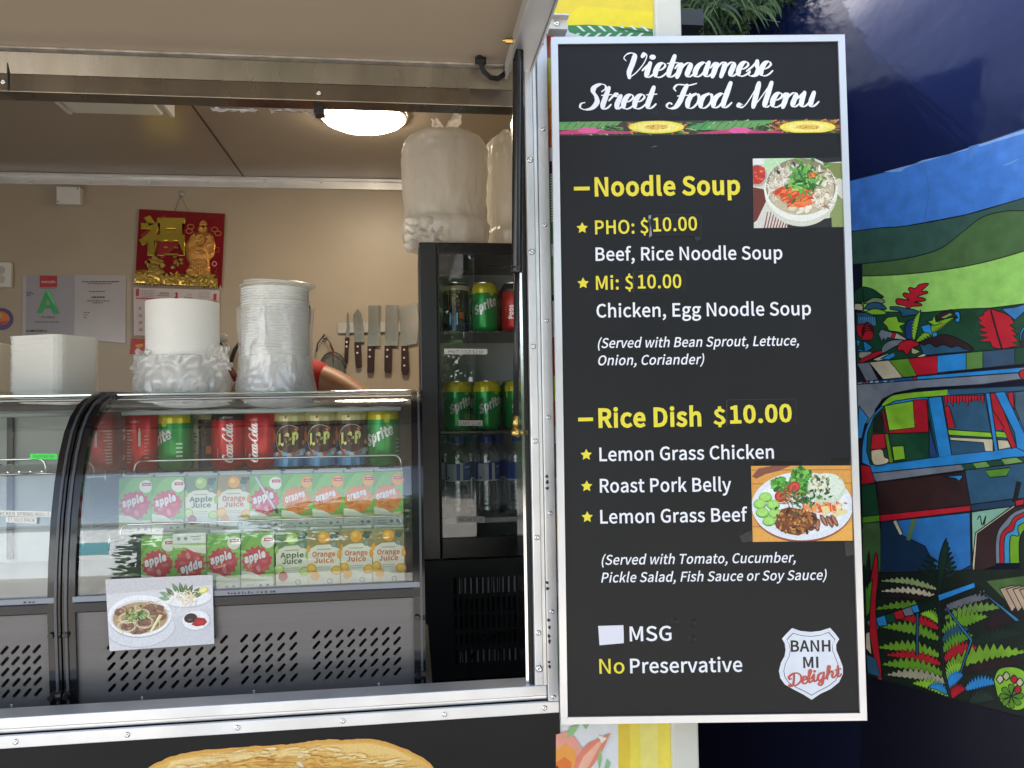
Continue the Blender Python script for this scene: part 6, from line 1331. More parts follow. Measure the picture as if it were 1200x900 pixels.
# stack of rectangular takeaway containers on the second display fridge
def rect_stack(name, label, cat, group, x0, x1, yc, dp, z0, z1, n, mt, seed):
    R = random.Random(seed); m = MB(); w_ = x1-x0; h = (z1-z0)/n*3.2; rad = .02
    def ring(sx, z, e): 
        out = []
        for cx, cy, a0 in ((1,1,0),(-1,1,PI/2),(-1,-1,PI),(1,-1,3*PI/2)):
            for q in range(5): a = a0+q*PI/8; out.append((cx*(w_/2*sx-rad)+rad*math.cos(a)+e*math.cos(a), cy*(dp/2*sx-rad)+rad*math.sin(a)+e*math.sin(a), z))
        return out
    rings = [ring(.93, 0, 0), ring(.93, .0, 0), ring(.975, h-.002, 0), ring(.975, h-.002, .0025), ring(.975, h, .0025), ring(.97, h, -.001), ring(.93, .003, 0)]
    k = 20; vs = [v for r_ in rings for v in r_]; fs = [(j*k+i, j*k+(i+1) % k, (j+1)*k+(i+1) % k, (j+1)*k+i) for j in range(len(rings)-1) for i in range(k)]+[tuple(reversed(range(k))), tuple((len(rings)-1)*k+i for i in range(k))]
    m.add(vs, fs); me = m.mesh(name, mt); st_ = (z1-z0-h)/(n-1)
    for i in range(n):
        o = bpy.data.objects.new(name, me); C.objects.link(o); o.location = ((x0+x1)/2+R.uniform(-.0008, .0008), yc+R.uniform(-.001, .001), z0+i*st_); o.rotation_euler = (0, 0, RS+R.uniform(-.006, .006)); tag(o, label, cat, group)
RS = -.42
YR = 1.80
rect_stack('takeaway_container', 'clear rectangular takeaway container in the stack at the end of the display fridge top', 'container', 'rectangular containers in one stack', xl(24, 430, YR), xl(104, 430, YR), YR, .115, Zt+.001, zl(50, 393, YR-.05), 26, film_mat('cont_plastic', (.95, .94, .90), clear=.03, gloss=.05, rough=.25, translu=.15, crease=False), 3)
RS = .1
rect_stack('takeaway_container', 'clear container in the stack cut off by the picture edge', 'container', 'containers stacked at the picture edge', xl(-70, 430, YR+.03), xl(3, 430, YR+.03), YR+.03, .12, Zt+.001, zl(0, 400, YR-.02), 22, MAT['cont_plastic'], 5)
# bags on top of the upright fridge
YG = YF+.12
def top_bag(px, w_px, py0, py1, label, seed, ears, Yg):
    xc = xl(px, 200, Yg); rr = (xl(px+w_px/2, 200, Yg)-xl(px-w_px/2, 200, Yg))/2; z1 = zl(px, py1, Yg); H = z1-FZ1
    b = thing('bagged_tubs', label, 'plastic bag', (xc, Yg, FZ1), 'bagged tubs on top of the upright fridge')
    stk = MB(); nn = 20
    prof = [(0, .001)]
    for i in range(nn): z = .002+i*(H*.9-.004)/nn; s_ = (H*.9)/nn; prof += [(rr*.80, z), (rr*.84, z+s_*.5), (rr*.84, z+s_*.75), (rr*.80, z+s_*.85)]
    prof += [(rr*.8, H*.9), (0, H*.9)]
    stk.lathe([(r_, z+FZ1) for r_, z in prof], 36, Matrix.Translation((xc, Yg, 0))); so2 = stk.build('tub_stack', film_mat('tub_milky', (.98, .96, .92), clear=.05, gloss=.03, rough=.3, translu=.6, crease=False), b, angle=30); so2['kind'] = 'stuff'
    crumple('bag_sheet', b, FILM_WARM, [(rr*.80, .003), (rr*.9, .008), (rr*.98, .03), (rr*1.03, .06), (rr*.92, .085), (rr*.95, H*.5), (rr*.98, H*.78), (rr*.97, H*.88), (rr*.84, H*.955), (rr*.55, H*.99), (rr*.2, H*1.02), (.002, H*1.03)], xc, Yg, FZ1, n=140, amp=.0048, seed=seed, fold=5, ridge=.55)
    for (ex, ez, L_, aa) in ears:
        m = MB(); vs = []; n = 10
        for j in range(n+1):
            for i in range(7):
                t_, u = j/n, i/6-.5; wd = .034*(1-.35*t_)*(1 if t_ < .9 else .8); q = Vector((t_*4+seed, u*3, ex*50)); d = noise.noise(q*1.4)
                vs.append((xc+ex+math.sin(aa)*L_*t_+wd*u*math.cos(aa)+.006*d, Yg-.01+.018*u*u+.01*d, FZ1+H*1.0+ez+math.cos(aa)*L_*t_-wd*u*math.sin(aa)+.006*noise.noise(q*2)))
        m.add(vs, [(j*7+i, j*7+i+1, (j+1)*7+i+1, (j+1)*7+i) for j in range(n) for i in range(6)]); m.build('bag_ear', FILM_WARM, b, smooth=True)
    return b
top_bag(521, 101, 283, 158, 'milky plastic bag knotted over a tall stack of tubs on the upright fridge', 5, ((.008, -.002, .062, .5), (-.012, -.002, .040, -.25)), YG)
top_bag(607, 76, 283, 160, 'second bagged tub stack on the fridge, half hidden by the strut', 23, ((-.03, -.005, .02, -.3), (.012, 0, .03, .3)), YG+.09)
# loose film hanging over the fridge corner
m = MB(); vs = []; n = 16
for j in range(n+1):
    for i in range(n+1):
        u, v = i/n, j/n; q = Vector((u*3, v*4, 2)); p_ = W(474+46*u, 258+34*v-(6*u), YF+.015); d = noise.fractal(q*1.7, 1, 2, 4); vs.append((p_.x+.006*d, p_.y+.02*d, p_.z+.006*noise.noise(q*2.4)))
m.add(vs, [(j*(n+1)+i, j*(n+1)+i+1, (j+1)*(n+1)+i+1, (j+1)*(n+1)+i) for j in range(n) for i in range(n)]); lf_ = m.build('loose_film', FILM_WARM, None, smooth=True); tag(lf_, 'loose crumpled film hanging below the knotted bag at the fridge corner', 'plastic film')
# folded white bags tucked behind the header
for a_, b_, sd, lb in ((247, 302, 3, 'folded white plastic bag tucked above the header, beside the ceiling seam'), (316, 372, 9, 'folded white plastic bag tucked above the header next to the lit lamp')):
    m = MB(); vs = []; n = 18; yy = TF+.12
    for j in range(9):
        for i in range(n+1):
            u, v = i/n, j/8; sag = math.sin(PI*min(1, max(0, u)))**.6; p_ = W(a_+(b_-a_)*u, 112, yy); q = Vector((u*4+sd, v*3, 0)); d = noise.fractal(q*1.5, 1, 2, 4)
            zlow = zl((a_+b_)/2, 127.5, yy); vs.append((p_.x, yy+.02*d+.012*v, ZHB+.02-(ZHB+.02-zlow)*v*sag+.002*d))
    m.add(vs, [(j*(n+1)+i, j*(n+1)+i+1, (j+1)*(n+1)+i+1, (j+1)*(n+1)+i) for j in range(8) for i in range(n)]); o = m.build('folded_bag', mat('white_bag', (.80, .78, .78), rough=.5), None, smooth=True); tag(o, lb, 'plastic bag', 'white bags tucked above the header')
# ================================================================== things on the back wall
BW_ = YB
def wz(px, py, d=0): return W(px, py, BW_-d)
def wxf(d): return lambda u, v, w: (u, BW_-d-w, v)
def wq(*pts, d=0): return [(wz(x, y, d).x, wz(x, y, d).z) for x, y in pts]
def wsheet(name, label, cat, quad, d=.002, m=None, group=None, th=.0006):
    q = wq(*quad, d=d); t = thing(name, label, cat, (q[3][0], BW_, q[3][1]), group)
    k = MB(); k.prism([(u, BW_-d, v) for u, v in q], (0, th, 0)); k.build('sheet', m or mat('paper_cool', (.62, .60, .66), rough=.55), t); return t, q
def junction(px0, py0, px1, py1):
    a, b = wz(px0, py0), wz(px1, py1); t = thing('junction_box', 'small white square junction box on the back wall above the certificates', 'junction box', ((a.x+b.x)/2, BW_, b.z))
    k = MB(); k.box(a.x, b.x, BW_-.035, BW_-.0005, b.z, a.z); k.build('box_body', WHITEP, t, bevel=.003); k = MB(); k.box(a.x-.001, b.x+.001, BW_-.04, BW_-.0355, b.z-.001, a.z+.001); k.build('box_lid', WHITEP, t, bevel=.002)
    for x, z in ((a.x+.006, b.z+.008), (b.x-.008, a.z-.006)): k = MB(); k.cyl((x, BW_-.041, z), (x, BW_-.04, z), .003, 8); k.build('screw', DARK, t)
junction(71.5, 222, 98.5, 242)
a, b = wz(-10, 308), wz(16, 338); t = thing('power_outlet', 'white double power outlet at the picture edge', 'power outlet', (a.x, BW_, b.z))
k = MB(); k.box(a.x, b.x, BW_-.022, BW_-.0005, b.z, a.z); k.build('plate', WHITEP, t, bevel=.004)
for z in (.33, .68): c = wz(4, 308+30*z); k = MB(); k.lathe([(0,.001),(.014,.001),(.017,0)], 18, Matrix.Translation((c.x, BW_-.0222, c.z)) @ Matrix.Rotation(PI/2, 4, 'X')); k.build('socket', mat('socket_white', (.5, .5, .48), rough=.4), t)
c = wz(2, 374); t = thing('round_sticker', 'round purple and orange badge sticker at the wall edge', 'sticker', (c.x, BW_, c.z)); p = Print(wxf(.0005)); r_ = wz(16, 374).x-c.x
p.ell(c.x, c.z, r_, r_, '4A3E78', n=28); p.ell(c.x-.002, c.z+.004, r_*.66, r_*.6, 'D8742A', n=20, wob=.1); p.ell(c.x-.01, c.z+.014, r_*.3, r_*.25, 'C8A83A', n=12); p.poly([(c.x-.02, c.z-.012), (c.x+.022, c.z-.006), (c.x+.02, c.z-.02), (c.x-.018, c.z-.022)], 'B03038'); p.ell(c.x-.012, c.z-.002, .01, .008, '5A8A3A', n=10); p.mb.build('sticker_face', PRINT, t)
# certificate with green letter A
t, q = wsheet('certificate', 'grey certificate with a red header and a big green letter A', 'certificate', [(27, 322.5), (88, 322.5), (87.5, 396), (26.5, 395)], d=.003, m=mat('cert_grey', (.36, .35, .42), rough=.4))
p = Print(wxf(.0032), dz=.00012, base=.0004); P4 = lambda x, y: wq((x, y), d=.0032)[0]
p.poly([P4(26.6, 323), P4(31, 323), P4(30, 395), P4(26.4, 395)], 'B8B6BE'); p.poly([P4(46.5, 323), P4(67, 323.2), P4(67, 336.5), P4(46.5, 336.5)], 'B02C3A'); p.text('eatsafe', P4(48.5, 331.5), P4(65, 331.8), .010, 'E8C8C8', .02)
p.rect(*P4(47, 338), *P4(66, 337.3), '7A6A78')
for yy, a_, b_ in ((342, 31, 38), (344, 31, 40), (346, 31, 36)): p.poly([P4(a_, yy), P4(b_, yy), P4(b_, yy+.9), P4(a_, yy+.9)], '5A5A66')
p.poly([P4(43, 367), P4(54, 340.5), P4(58, 340.5), P4(70, 368), P4(62.5, 368), P4(60, 361.5), P4(52, 361.5), P4(49.5, 367.5)], '2FA858', holes=[[P4(53.5, 357), P4(56.2, 349.5), P4(59, 357)]])
p.poly([P4(54, 341), P4(58, 341), P4(66, 360), P4(60, 352)], '5FE08A')
p.text('Excellent', P4(49, 372.6), P4(64.5, 372.8), .007, '3A3A44', .03); p.text('Grade issued by the council', P4(41, 378.6), P4(70, 378.8), .005, '50505A', .0) if False else [p.poly([P4(41+i*4.2, 376.8), P4(41+i*4.2+3.3, 376.8), P4(41+i*4.2+3.3, 378), P4(41+i*4.2, 378)], '5A5A64') for i in range(7)]
for i, c_ in enumerate(('3A8A4A', '5A3A34', '3A7A3E', '8A3A34', '4A8A4A')): p.poly([P4(31+i*5, 386.5), P4(35.6+i*5, 386.5), P4(35.6+i*5, 389), P4(31+i*5, 389)], c_)
p.mb.build('certificate_print', PRINT, t)
t, q = wsheet('licence_sheet', 'white typed licence sheet in a clear sleeve beside the green letter certificate', 'document', [(87.8, 322), (147.5, 323), (147, 402), (87, 397)], d=.0045, m=mat('sleeve_paper', (.50, .475, .52), rough=.22, bump=.25, bump_scale=12, bdist=.004))
p = Print(wxf(.0047), dz=.00012, base=.0004); P4 = lambda x, y: wq((x, y), d=.0047)[0]; R_ = random.Random(4)
for yy, a_, b_, h in ((329.6, 96, 140, 1.2), (332.2, 103, 131, .8), (341.2, 105, 124, .9), (347.6, 108, 124, 1.6), (352.4, 103, 130, .9), (354.8, 109, 122, .8), (366, 99, 106, .8), (369, 99, 104, .8), (372, 99, 103, .8)):
    x = a_
    while x < b_: w_ = R_.uniform(.8, 3.2); p.poly([P4(x, yy), P4(min(b_, x+w_), yy), P4(min(b_, x+w_), yy+h), P4(x, yy+h)], '4C4852'); x += w_+.7
p.mb.build('licence_print', PRINT, t)
# red lunar calendar
cal = thing('wall_calendar', 'red wall calendar with embossed gold character and robed figure, hanging from a hook', 'calendar', (wz(212, 336).x, BW_, wz(212, 336).z))
RB = mat('calendar_red', (.20, .004, .010), rough=.22, noise_amt=.06, noise_scale=15, bump=.15, bump_scale=10, bdist=.004)
qc = [wz(163, 245, .012), wz(263.5, 250.5, .012), wz(259.5, 337, .012), wz(158, 333, .012)]
k = MB(); k.prism(qc, (0, .004, 0)); k.build('backing_board', RB, cal)
CQ = [(v.x, v.z) for v in qc]
GOLD = mat('gold_foil', (.62, .42, .10), rough=.25, metal=.95, bump=.5, bump_scale=70, bdist=.003)
def gold_relief(shapes, name, col=None, d0=.0004):
    k = MB(); y = BW_-.012
    for i, (pts, h) in enumerate(shapes):
        pts = [lerpq(CQ, (x-163)/582, (yy-30)/500) for x, yy in pts] if True else pts
        n = len(pts); cx = sum(q[0] for q in pts)/n; cz = sum(q[1] for q in pts)/n
        a_ = [Vector((u, y-.0002, v)) for u, v in pts]; b_ = [Vector((cx+(u-cx)*.86, y-h, cz+(v-cz)*.86)) for u, v in pts]
        tri = tessellate_polygon([b_]); k.add(a_+b_, [(j, (j+1) % n, n+(j+1) % n, n+j) for j in range(n)]+[tuple(n+t_ for t_ in t3) for t3 in tri])
    return k.build(name, col or GOLD, cal, angle=50)
R_ = random.Random(31)
def blob(cx, cy, rx, ry, n=14, wob=.12, rot=0): return [(cx+(rx*(1+R_.uniform(-wob, wob))*math.cos(2*PI*i/n))*math.cos(rot)-ry*math.sin(2*PI*i/n)*math.sin(rot), cy+rx*math.cos(2*PI*i/n)*math.sin(rot)+(ry*(1+R_.uniform(-wob, wob))*math.sin(2*PI*i/n))*math.cos(rot)) for i in range(n)]
p = Print(wxf(.0122), dz=.0001, base=.0002); cq = lambda x, y: lerpq(CQ, (x-163)/582, (y-30)/500)
p.poly([cq(183, 205), cq(330, 62), cq(487, 205), cq(335, 355)], '8A3A24'); p.poly([cq(196, 205), cq(330, 76), cq(474, 205), cq(335, 342)], '8E1420'); p.mb.build('diamond_print', PRINT, cal)
# the character, upside down, in raised gold strokes
BR = mat('gold_bright', (.80, .60, .10), rough=.22, metal=.9, bump=.25, bump_scale=40, bdist=.003)
def raised_glyph(txt, cx, cy, half, name, m, flip):
    c = bpy.data.curves.new('t', 'FONT'); c.body = txt; c.size = 1; c.offset = .034; c.extrude = .012; c.bevel_depth = .012; c.bevel_resolution = 1; c.resolution_u = 3
    o = bpy.data.objects.new('t', c); C.objects.link(o); me = bpy.data.meshes.new_from_object(o.evaluated_get(bpy.context.evaluated_depsgraph_get())); bpy.data.objects.remove(o)
    xs = [v.co.x for v in me.vertices]; ys = [v.co.y for v in me.vertices]; mx, my = (min(xs)+max(xs))/2, (min(ys)+max(ys))/2; s_ = 2*half/(max(ys)-min(ys)); q = cq(cx, cy); k_ = -1 if flip else 1
    for v in me.vertices: x, y, z = v.co; v.co = (q[0]+k_*(x-mx)*s_*1.08, BW_-.0145-z*s_*.9, q[1]+k_*(y-my)*s_)
    org = wloc(cal)
    for v in me.vertices: v.co -= org
    me.materials.clear(); me.materials.append(m); g_ = bpy.data.objects.new(name, me); C.objects.link(g_); g_.parent = cal; return g_
raised_glyph('福', 328, 200, .082, 'character', BR, False)
# robed figure in foil relief
G2 = mat('gold_foil_dull', (.60, .30, .08), rough=.3, metal=.9, bump=1.0, bump_scale=120, bdist=.004)
fig = [([(520, 190), (560, 165), (640, 165), (672, 190), (690, 250), (682, 320), (655, 350), (668, 455), (600, 468), (500, 455), (520, 380), (500, 345), (490, 250)], .005), (blob(600, 145, 36, 30), .008), (blob(603, 110, 28, 26), .008), (blob(540, 240, 30, 70, rot=.15), .009), (blob(655, 240, 28, 75, rot=-.15), .009), (blob(590, 215, 34, 46), .008), (blob(585, 300, 46, 16), .009), (blob(590, 385, 66, 50), .008), (blob(530, 430, 28, 22), .008), (blob(640, 435, 26, 20), .008)]
gold_relief(fig, 'robed_figure', G2)
p = Print(wxf(.0125), dz=.0001, base=.0); L_ = lambda pts, w_, c_: p.line([cq(*q) for q in pts], w_, c_)
for cx, cy in ((517, 130), (508, 160), (680, 140), (705, 165)): L_([(cx+22*math.cos(a_), cy+16*math.sin(a_)) for a_ in [i*PI/7 for i in range(15)]], .0022, 'C89058')
L_([(690, 262), (718, 262), (714, 290), (690, 292)], .002, 'B06048'); L_([(690+14*math.cos(a_), 372+16*math.sin(a_)) for a_ in [i*PI/6 for i in range(13)]], .003, 'D8A0A0')
for i in range(5): L_([(690+R_.uniform(-6, 16), 400+i*12), (700+R_.uniform(-6, 16), 406+i*12)], .002, '8A4A4A')
p.mb.build('foil_lines', PRINT, cal)
p = Print(wxf(.0215), dz=.0001); 
for q_ in (([(575, 262), (590, 268), (640, 210), (625, 200)]),): L_(q_+[q_[0]], .0016, '7A3414')
L_([(600, 250), (612, 258)], .0012, '7A3414'); L_([(612, 236), (626, 244)], .0012, '7A3414'); L_([(560, 292), (615, 292)], .003, '6A2A12'); L_([(575, 175), (600, 200), (628, 178)], .002, '7A3414')
for i in range(7): L_([(540+i*16, 350), (535+i*17, 440)], .0011, '8A4418')
p.mb.build('robe_lines', PRINT, cal)
sm = [(blob(420, 338, 18, 10), .005), (blob(430, 372, 14, 22, rot=.4), .005), (blob(412, 410, 16, 12), .005), (blob(465, 355, 16, 14), .005), (blob(445, 385, 10, 20), .005), (blob(470, 380, 12, 8), .005)]
gold_relief(sm, 'small_characters')
ing = [(blob(290, 375, 64, 24), .009), (blob(290, 350, 26, 12), .011), (blob(288, 410, 54, 24), .009), (blob(300, 445, 70, 26), .010), (blob(245, 385, 22, 16), .009), (blob(340, 400, 24, 20), .009)]
gold_relief(ing, 'gold_ingots')
coins = []
for i in range(120):
    xx, yy = R_.uniform(172, 708), R_.uniform(448, 520)
    if yy > 440+14*math.sin(xx*.02)**2: coins.append((blob(xx, yy, R_.uniform(12, 24), R_.uniform(8, 14), n=9, rot=R_.uniform(0, 3)), R_.uniform(.004, .009)))
c_ = gold_relief([([(160, 440), (220, 430), (330, 470), (480, 448), (600, 470), (716, 470), (718, 527), (160, 520)], .003)]+coins, 'coin_bed'); 
# string, hook, date pad
hk = wz(212, 226, .006); k = MB(); k.lathe([(0,.004),(.010,.004),(.014,0)], 18, Matrix.Translation((hk.x, BW_-.0005, hk.z)) @ Matrix.Rotation(PI/2, 4, 'X')); k.cyl((hk.x, BW_-.012, hk.z-.012), (hk.x, BW_-.004, hk.z-.012), .003, 8)
ho = k.build('suction_hook', mat('hook_clear', (.55, .55, .56), rough=.1, trans=.4), None, smooth=True); tag(ho, 'clear adhesive hook holding the string of the red calendar', 'hook')
k = MB(); 
for px in (205, 221): k.cyl((hk.x, BW_-.012, hk.z-.012), wz(px, 247.5 if px < 210 else 248.5, .010), .0011, 6)
k.build('string', mat('string_brown', (.18, .10, .05), rough=.8), cal)
qp = [wz(156.5, 337, .0105), wz(257, 340, .0105), wz(256, 394, .012), wz(157, 393, .0125)]
PQ = [(v.x, v.z) for v in qp]; k = MB(); k.prism(qp, (0, .004, 0)); k.build('date_pad', mat('pad_paper', (.62, .56, .60), rough=.5), cal)
k = MB(); n = 34
for i in range(n): u, v = lerpq(CQ, (i+.5)/n, .995); k.cyl((u, BW_-.014, v-.006), (u, BW_-.0125, v+.006), .0011, 5)
kk = k.build('wire_binding', mat('wire_silver', (.6, .55, .5), rough=.3, metal=1), cal); kk['kind'] = 'stuff'
p = Print(wxf(.0128), dz=.00012, base=.0003); pq = lambda x, y: lerpq(PQ, (x-150)/560, (y-545)/310)
p.poly([pq(166, 610), pq(700, 618), pq(700, 626), pq(166, 618)], 'B8343C'); p.poly([pq(168, 552), pq(188, 552), pq(186, 600), pq(166, 600)], 'B03C40'); p.poly([pq(674, 570), pq(694, 570), pq(692, 615), pq(672, 615)], 'B03C40')
p.text('1', pq(416, 604), pq(442, 606), .020, 'B01C2C', .09); p.text('2020', pq(318, 584), pq(380, 586), .009, 'A07078', .04); p.text('17', pq(500, 588), pq(530, 589), .008, 'A07078', .02)
for x0_, x1_ in ((205, 290), (575, 655)):
    for i in range(6):
        for j in range(5): xx = x0_+(x1_-x0_)*i/6; yy = 560+j*10; p.poly([pq(xx, yy), pq(xx+8, yy), pq(xx+8, yy+4), pq(xx, yy+4)], '9A8A94')
for x0_, x1_, yy in ((305, 385, 594), (482, 540, 600)): p.poly([pq(x0_, yy), pq(x1_, yy), pq(x1_, yy+4), pq(x0_, yy+4)], '6A5860')
for i, s_ in enumerate(('5', '12', '19', '26')): p.text(s_, pq(186, 688+i*46), pq(186+14+(8 if i else 0), 690+i*46), .010, ('6A4A54', '6A4A54', 'A83A44', 'A83A44')[i], .05)
p.mb.build('pad_print', PRINT, cal)
t, q = wsheet('red_card', 'small red and gold card under the calendar', 'card', [(154, 396.5), (171, 397), (169, 415.5), (152, 415)], d=.004, m=mat('card_red', (.45, .03, .02), rough=.4)); p = Print(wxf(.0042)); c = wz(163, 405, .0042); p.ell(c.x, c.z, .012, .009, 'D89A3A', n=9, wob=.4, seed=2); p.mb.build('card_print', PRINT, t)
# knives on their magnetic rack
rk = [wz(396.5, 378.5, .012), wz(478, 377.5, .012), wz(478, 388.5, .012), wz(396.5, 389.8, .012)]
t = thing('knife_rack', 'pale magnetic strip on the back wall holding five knives', 'knife rack', rk[3]); k = MB(); k.prism(rk, (0, .0115, 0)); k.build('magnet_strip', mat('strip_pale', (.52, .50, .47), rough=.35, metal=.3), t, bevel=.002)
BL = mat('blade_steel', (.66, .66, .67), rough=.22, metal=1, noise_amt=.25, noise_scale=6, rvar=.1); HD = mat('handle_dark', (.035, .014, .014), rough=.4, noise_amt=.2, noise_scale=80)
def knife(label, blade, handle, rivets, bevel_w=0, spine=None):
    d = .0135; t = thing('kitchen_knife', label, 'knife', wz(*handle[0]), 'knives on the magnetic strip')
    k = MB(); k.prism([wz(x, y, d) for x, y in blade], (0, .0015, 0)); k.build('blade', BL, t)
    if spine: k = MB(); k.prism([wz(x, y, d+.0002) for x, y in spine], (0, -.0006, 0)); k.build('blade_edge', mat('edge_steel', (.8, .8, .8), rough=.15, metal=1), t)
    k = MB(); k.prism([wz(x, y, d+.006) for x, y in handle], (0, .014, 0)); k.build('handle', HD, t, bevel=.003)
    for x, y in rivets: c = wz(x, y, d+.0065); k = MB(); k.cyl((c.x, c.y-.001, c.z), (c.x, c.y+.001, c.z), .0042, 10); k.build('handle_rivet', mat('rivet_pale', (.75, .73, .70), rough=.35), t)
kc = lambda x, y: (240+x/4.286, 280+y/4.286)
K = lambda L: [kc(*q) for q in L]
knife('slim boning knife, thinnest on the magnetic strip', K([(714,370),(721,370),(728,440),(727,495),(707,495),(712,440)]), K([(707,497),(724,497),(721,560),(716,616),(708,612),(704,590)]), K([(713,518),(712,540)]))
knife('knife with curved pointed blade beside the slim one', K([(768,350),(785,375),(797,440),(803,515),(752,520),(748,440),(746,380)]), K([(754,522),(780,521),(788,625),(784,640),(766,645),(758,630)]), K([(768,540),(766,572)]), spine=K([(768,350),(785,375),(797,440),(803,515),(792,516),(786,440),(774,385)]))
knife('rectangular slicing knife in the middle of the strip', K([(822,335),(883,335),(882,537),(818,539)]), K([(820,541),(850,540),(850,655),(842,670),(820,668),(816,655)]), K([(829,557),(828,591)]), spine=K([(872,335),(883,335),(882,537),(870,537)]))
knife('second rectangular slicing knife, beside the cleaver', K([(908,333),(974,333),(972,536),(904,538)]), K([(906,540),(937,539),(937,655),(930,670),(910,670),(905,658)]), K([(917,557),(915,591)]), spine=K([(962,335),(974,335),(972,536),(960,536)]))
knife('broad cleaver with a flared blade at the end of the strip', K([(974,344),(1064,322),(1075,400),(1066,525),(986,540),(980,440)]), K([(990,541),(1018,541),(1026,655),(1015,682),(998,680),(990,660)]), K([(1001,556),(1001,597),(1002,636)]))
# strainer hanging by its loop, suction hook, black tongs
t = thing('mesh_strainer', 'round grey wire strainer hanging by its looped handle next to the slim knife', 'strainer', wz(397, 420)); k = MB(); c = wz(390, 432, .03); rr = abs(wz(405, 432, .03).x-c.x)*1.05
k.tube([(c.x+rr*math.cos(a_)*.95, BW_-.03-.004*math.sin(a_), c.z+rr*math.sin(a_)*1.25) for a_ in [i*PI/12 for i in range(25)]], .004, 8); k.build('rim', mat('strainer_rim', (.10, .10, .09), rough=.4, metal=.5), t, smooth=True)
k = MB(); M_ = Matrix.Translation((c.x, BW_-.02, c.z)); 
for i in range(-9, 10):
    u = i/10; hgt = math.sqrt(1-u*u)
    k.tube([(c.x+rr*.93*u, BW_-.02+.012*(1-u*u)*(1-v*v)*-1, c.z+rr*1.22*hgt*v) for v in (-1, -.5, 0, .5, 1)], .0007, 4); k.tube([(c.x+rr*.93*hgt*v, BW_-.021+.012*(1-u*u)*(1-v*v)*-1, c.z+rr*1.22*u) for v in (-1, -.5, 0, .5, 1)], .0007, 4)
o = k.build('wire_mesh', mat('mesh_grey', (.25, .25, .24), rough=.4, metal=.7), t); o['kind'] = 'stuff'
k = MB(); k.lathe([(0,.012),(rr*.5,.008),(rr*.92,0)], 24, Matrix.Translation((c.x, BW_-.012, c.z)) @ Matrix.Rotation(PI/2, 4, 'X') @ Matrix.Scale(1.25, 4, (0, 1, 0))); k.build('cloth_back', mat('strainer_grey', (.20, .20, .19), rough=.6), t, smooth=True)
k = MB(); hk2 = wz(380, 392, .025); k.tube([wz(371, 412, .03), wz(372, 403, .03), hk2, wz(387, 402, .03), wz(391, 412, .03)], .0035, 8); k.build('handle_loop', MAT['strainer_rim'], t, smooth=True)
k = MB(); k.tube([wz(386, 404, .034), wz(389.5, 412, .034), wz(391, 424, .034)], .002, 6); k.build('red_tie', mat('tie_red', (.5, .03, .02), rough=.5), t, smooth=True)
k = MB(); k.lathe([(0,.014),(.008,.012),(.012,.003),(.012,0)], 16, Matrix.Translation((hk2.x, BW_-.0005, hk2.z-.012)) @ Matrix.Rotation(PI/2, 4, 'X')); o = k.build('wall_hook', CHROME, None, smooth=True); tag(o, 'small metal wall hook carrying the mesh strainer', 'hook')
c = wz(262, 396, .002); k = MB(); k.lathe([(0,.01),(.012,.008),(.018,.002),(.018,0)], 18, Matrix.Translation((c.x, BW_-.0005, c.z)) @ Matrix.Rotation(PI/2, 4, 'X')); o = k.build('wall_hook', MAT['hook_clear'], None, smooth=True); tag(o, 'clear suction hook between the tub stack and the tall bowl stack', 'hook')
t = thing('kitchen_tongs', 'black tongs hanging between the two stacks of tubs', 'tongs', wz(268, 425)); k = MB(); k.tube([wz(258, 402, .03), wz(262, 409, .03), wz(266, 418, .03), wz(268, 430, .03)], .006, 8); k.build('tong_arm', RUBBER, t, smooth=True); k = MB(); k.tube([wz(281, 402, .03), wz(275, 410, .03), wz(272, 420, .03), wz(269, 431, .03)], .008, 8); k.build('tong_arm', RUBBER, t, smooth=True)
k = MB(); k.tube([wz(268, 430, .03), wz(273, 438, .03), wz(277, 446, .03)], .012, 8); k.build('tong_grip', mat('grip_dark', (.10, .01, .012), rough=.5), t, smooth=True)
# ================================================================== the person behind the counter
def skin_body(name, verts, edges, radii, m, parent, sub=2, root=0):
    me = bpy.data.meshes.new(name); me.from_pydata([tuple(v) for v in verts], edges, []); me.materials.append(m); o = bpy.data.objects.new(name, me); C.objects.link(o); o.parent = parent
    s_ = o.modifiers.new('skin', 'SKIN'); s_.use_smooth_shade = True
    for i, r in enumerate(radii): r = r if hasattr(r, '__len__') else (r, r); me.skin_vertices[0].data[i].radius = r; me.skin_vertices[0].data[i].use_root = (i == root)
    su = o.modifiers.new('sub', 'SUBSURF'); su.levels = sub; su.render_levels = sub; return o
SKIN = mat('skin', (.36, .17, .085), rough=.5, noise_amt=.08, noise_scale=30, subs=.1)
YPn = 2.42; shl = W(300, 438, YPn); shr = W(362, 440, YPn); neck = W(330, 432, YPn); head = W(326, 392, YPn-.03); elb = W(455, 489, YPn-.10); hnd = W(415, 560, YPn-.32)
per = thing('person', 'person in a red top behind the counter, bare arm showing past the tall bowl stack', 'person', (neck.x, YPn, ZFL))
def Lc(v): return Vector(v)-Vector((neck.x, YPn, ZFL))
hip = Vector((neck.x, YPn+.04, ZFL+.92)); chest = Vector((neck.x, YPn+.01, neck.z-.16)); elb2 = Vector((shl.x-.12, YPn-.05, shl.z-.27)); hnd2 = Vector((shl.x-.02, YPn-.32, shl.z-.36))
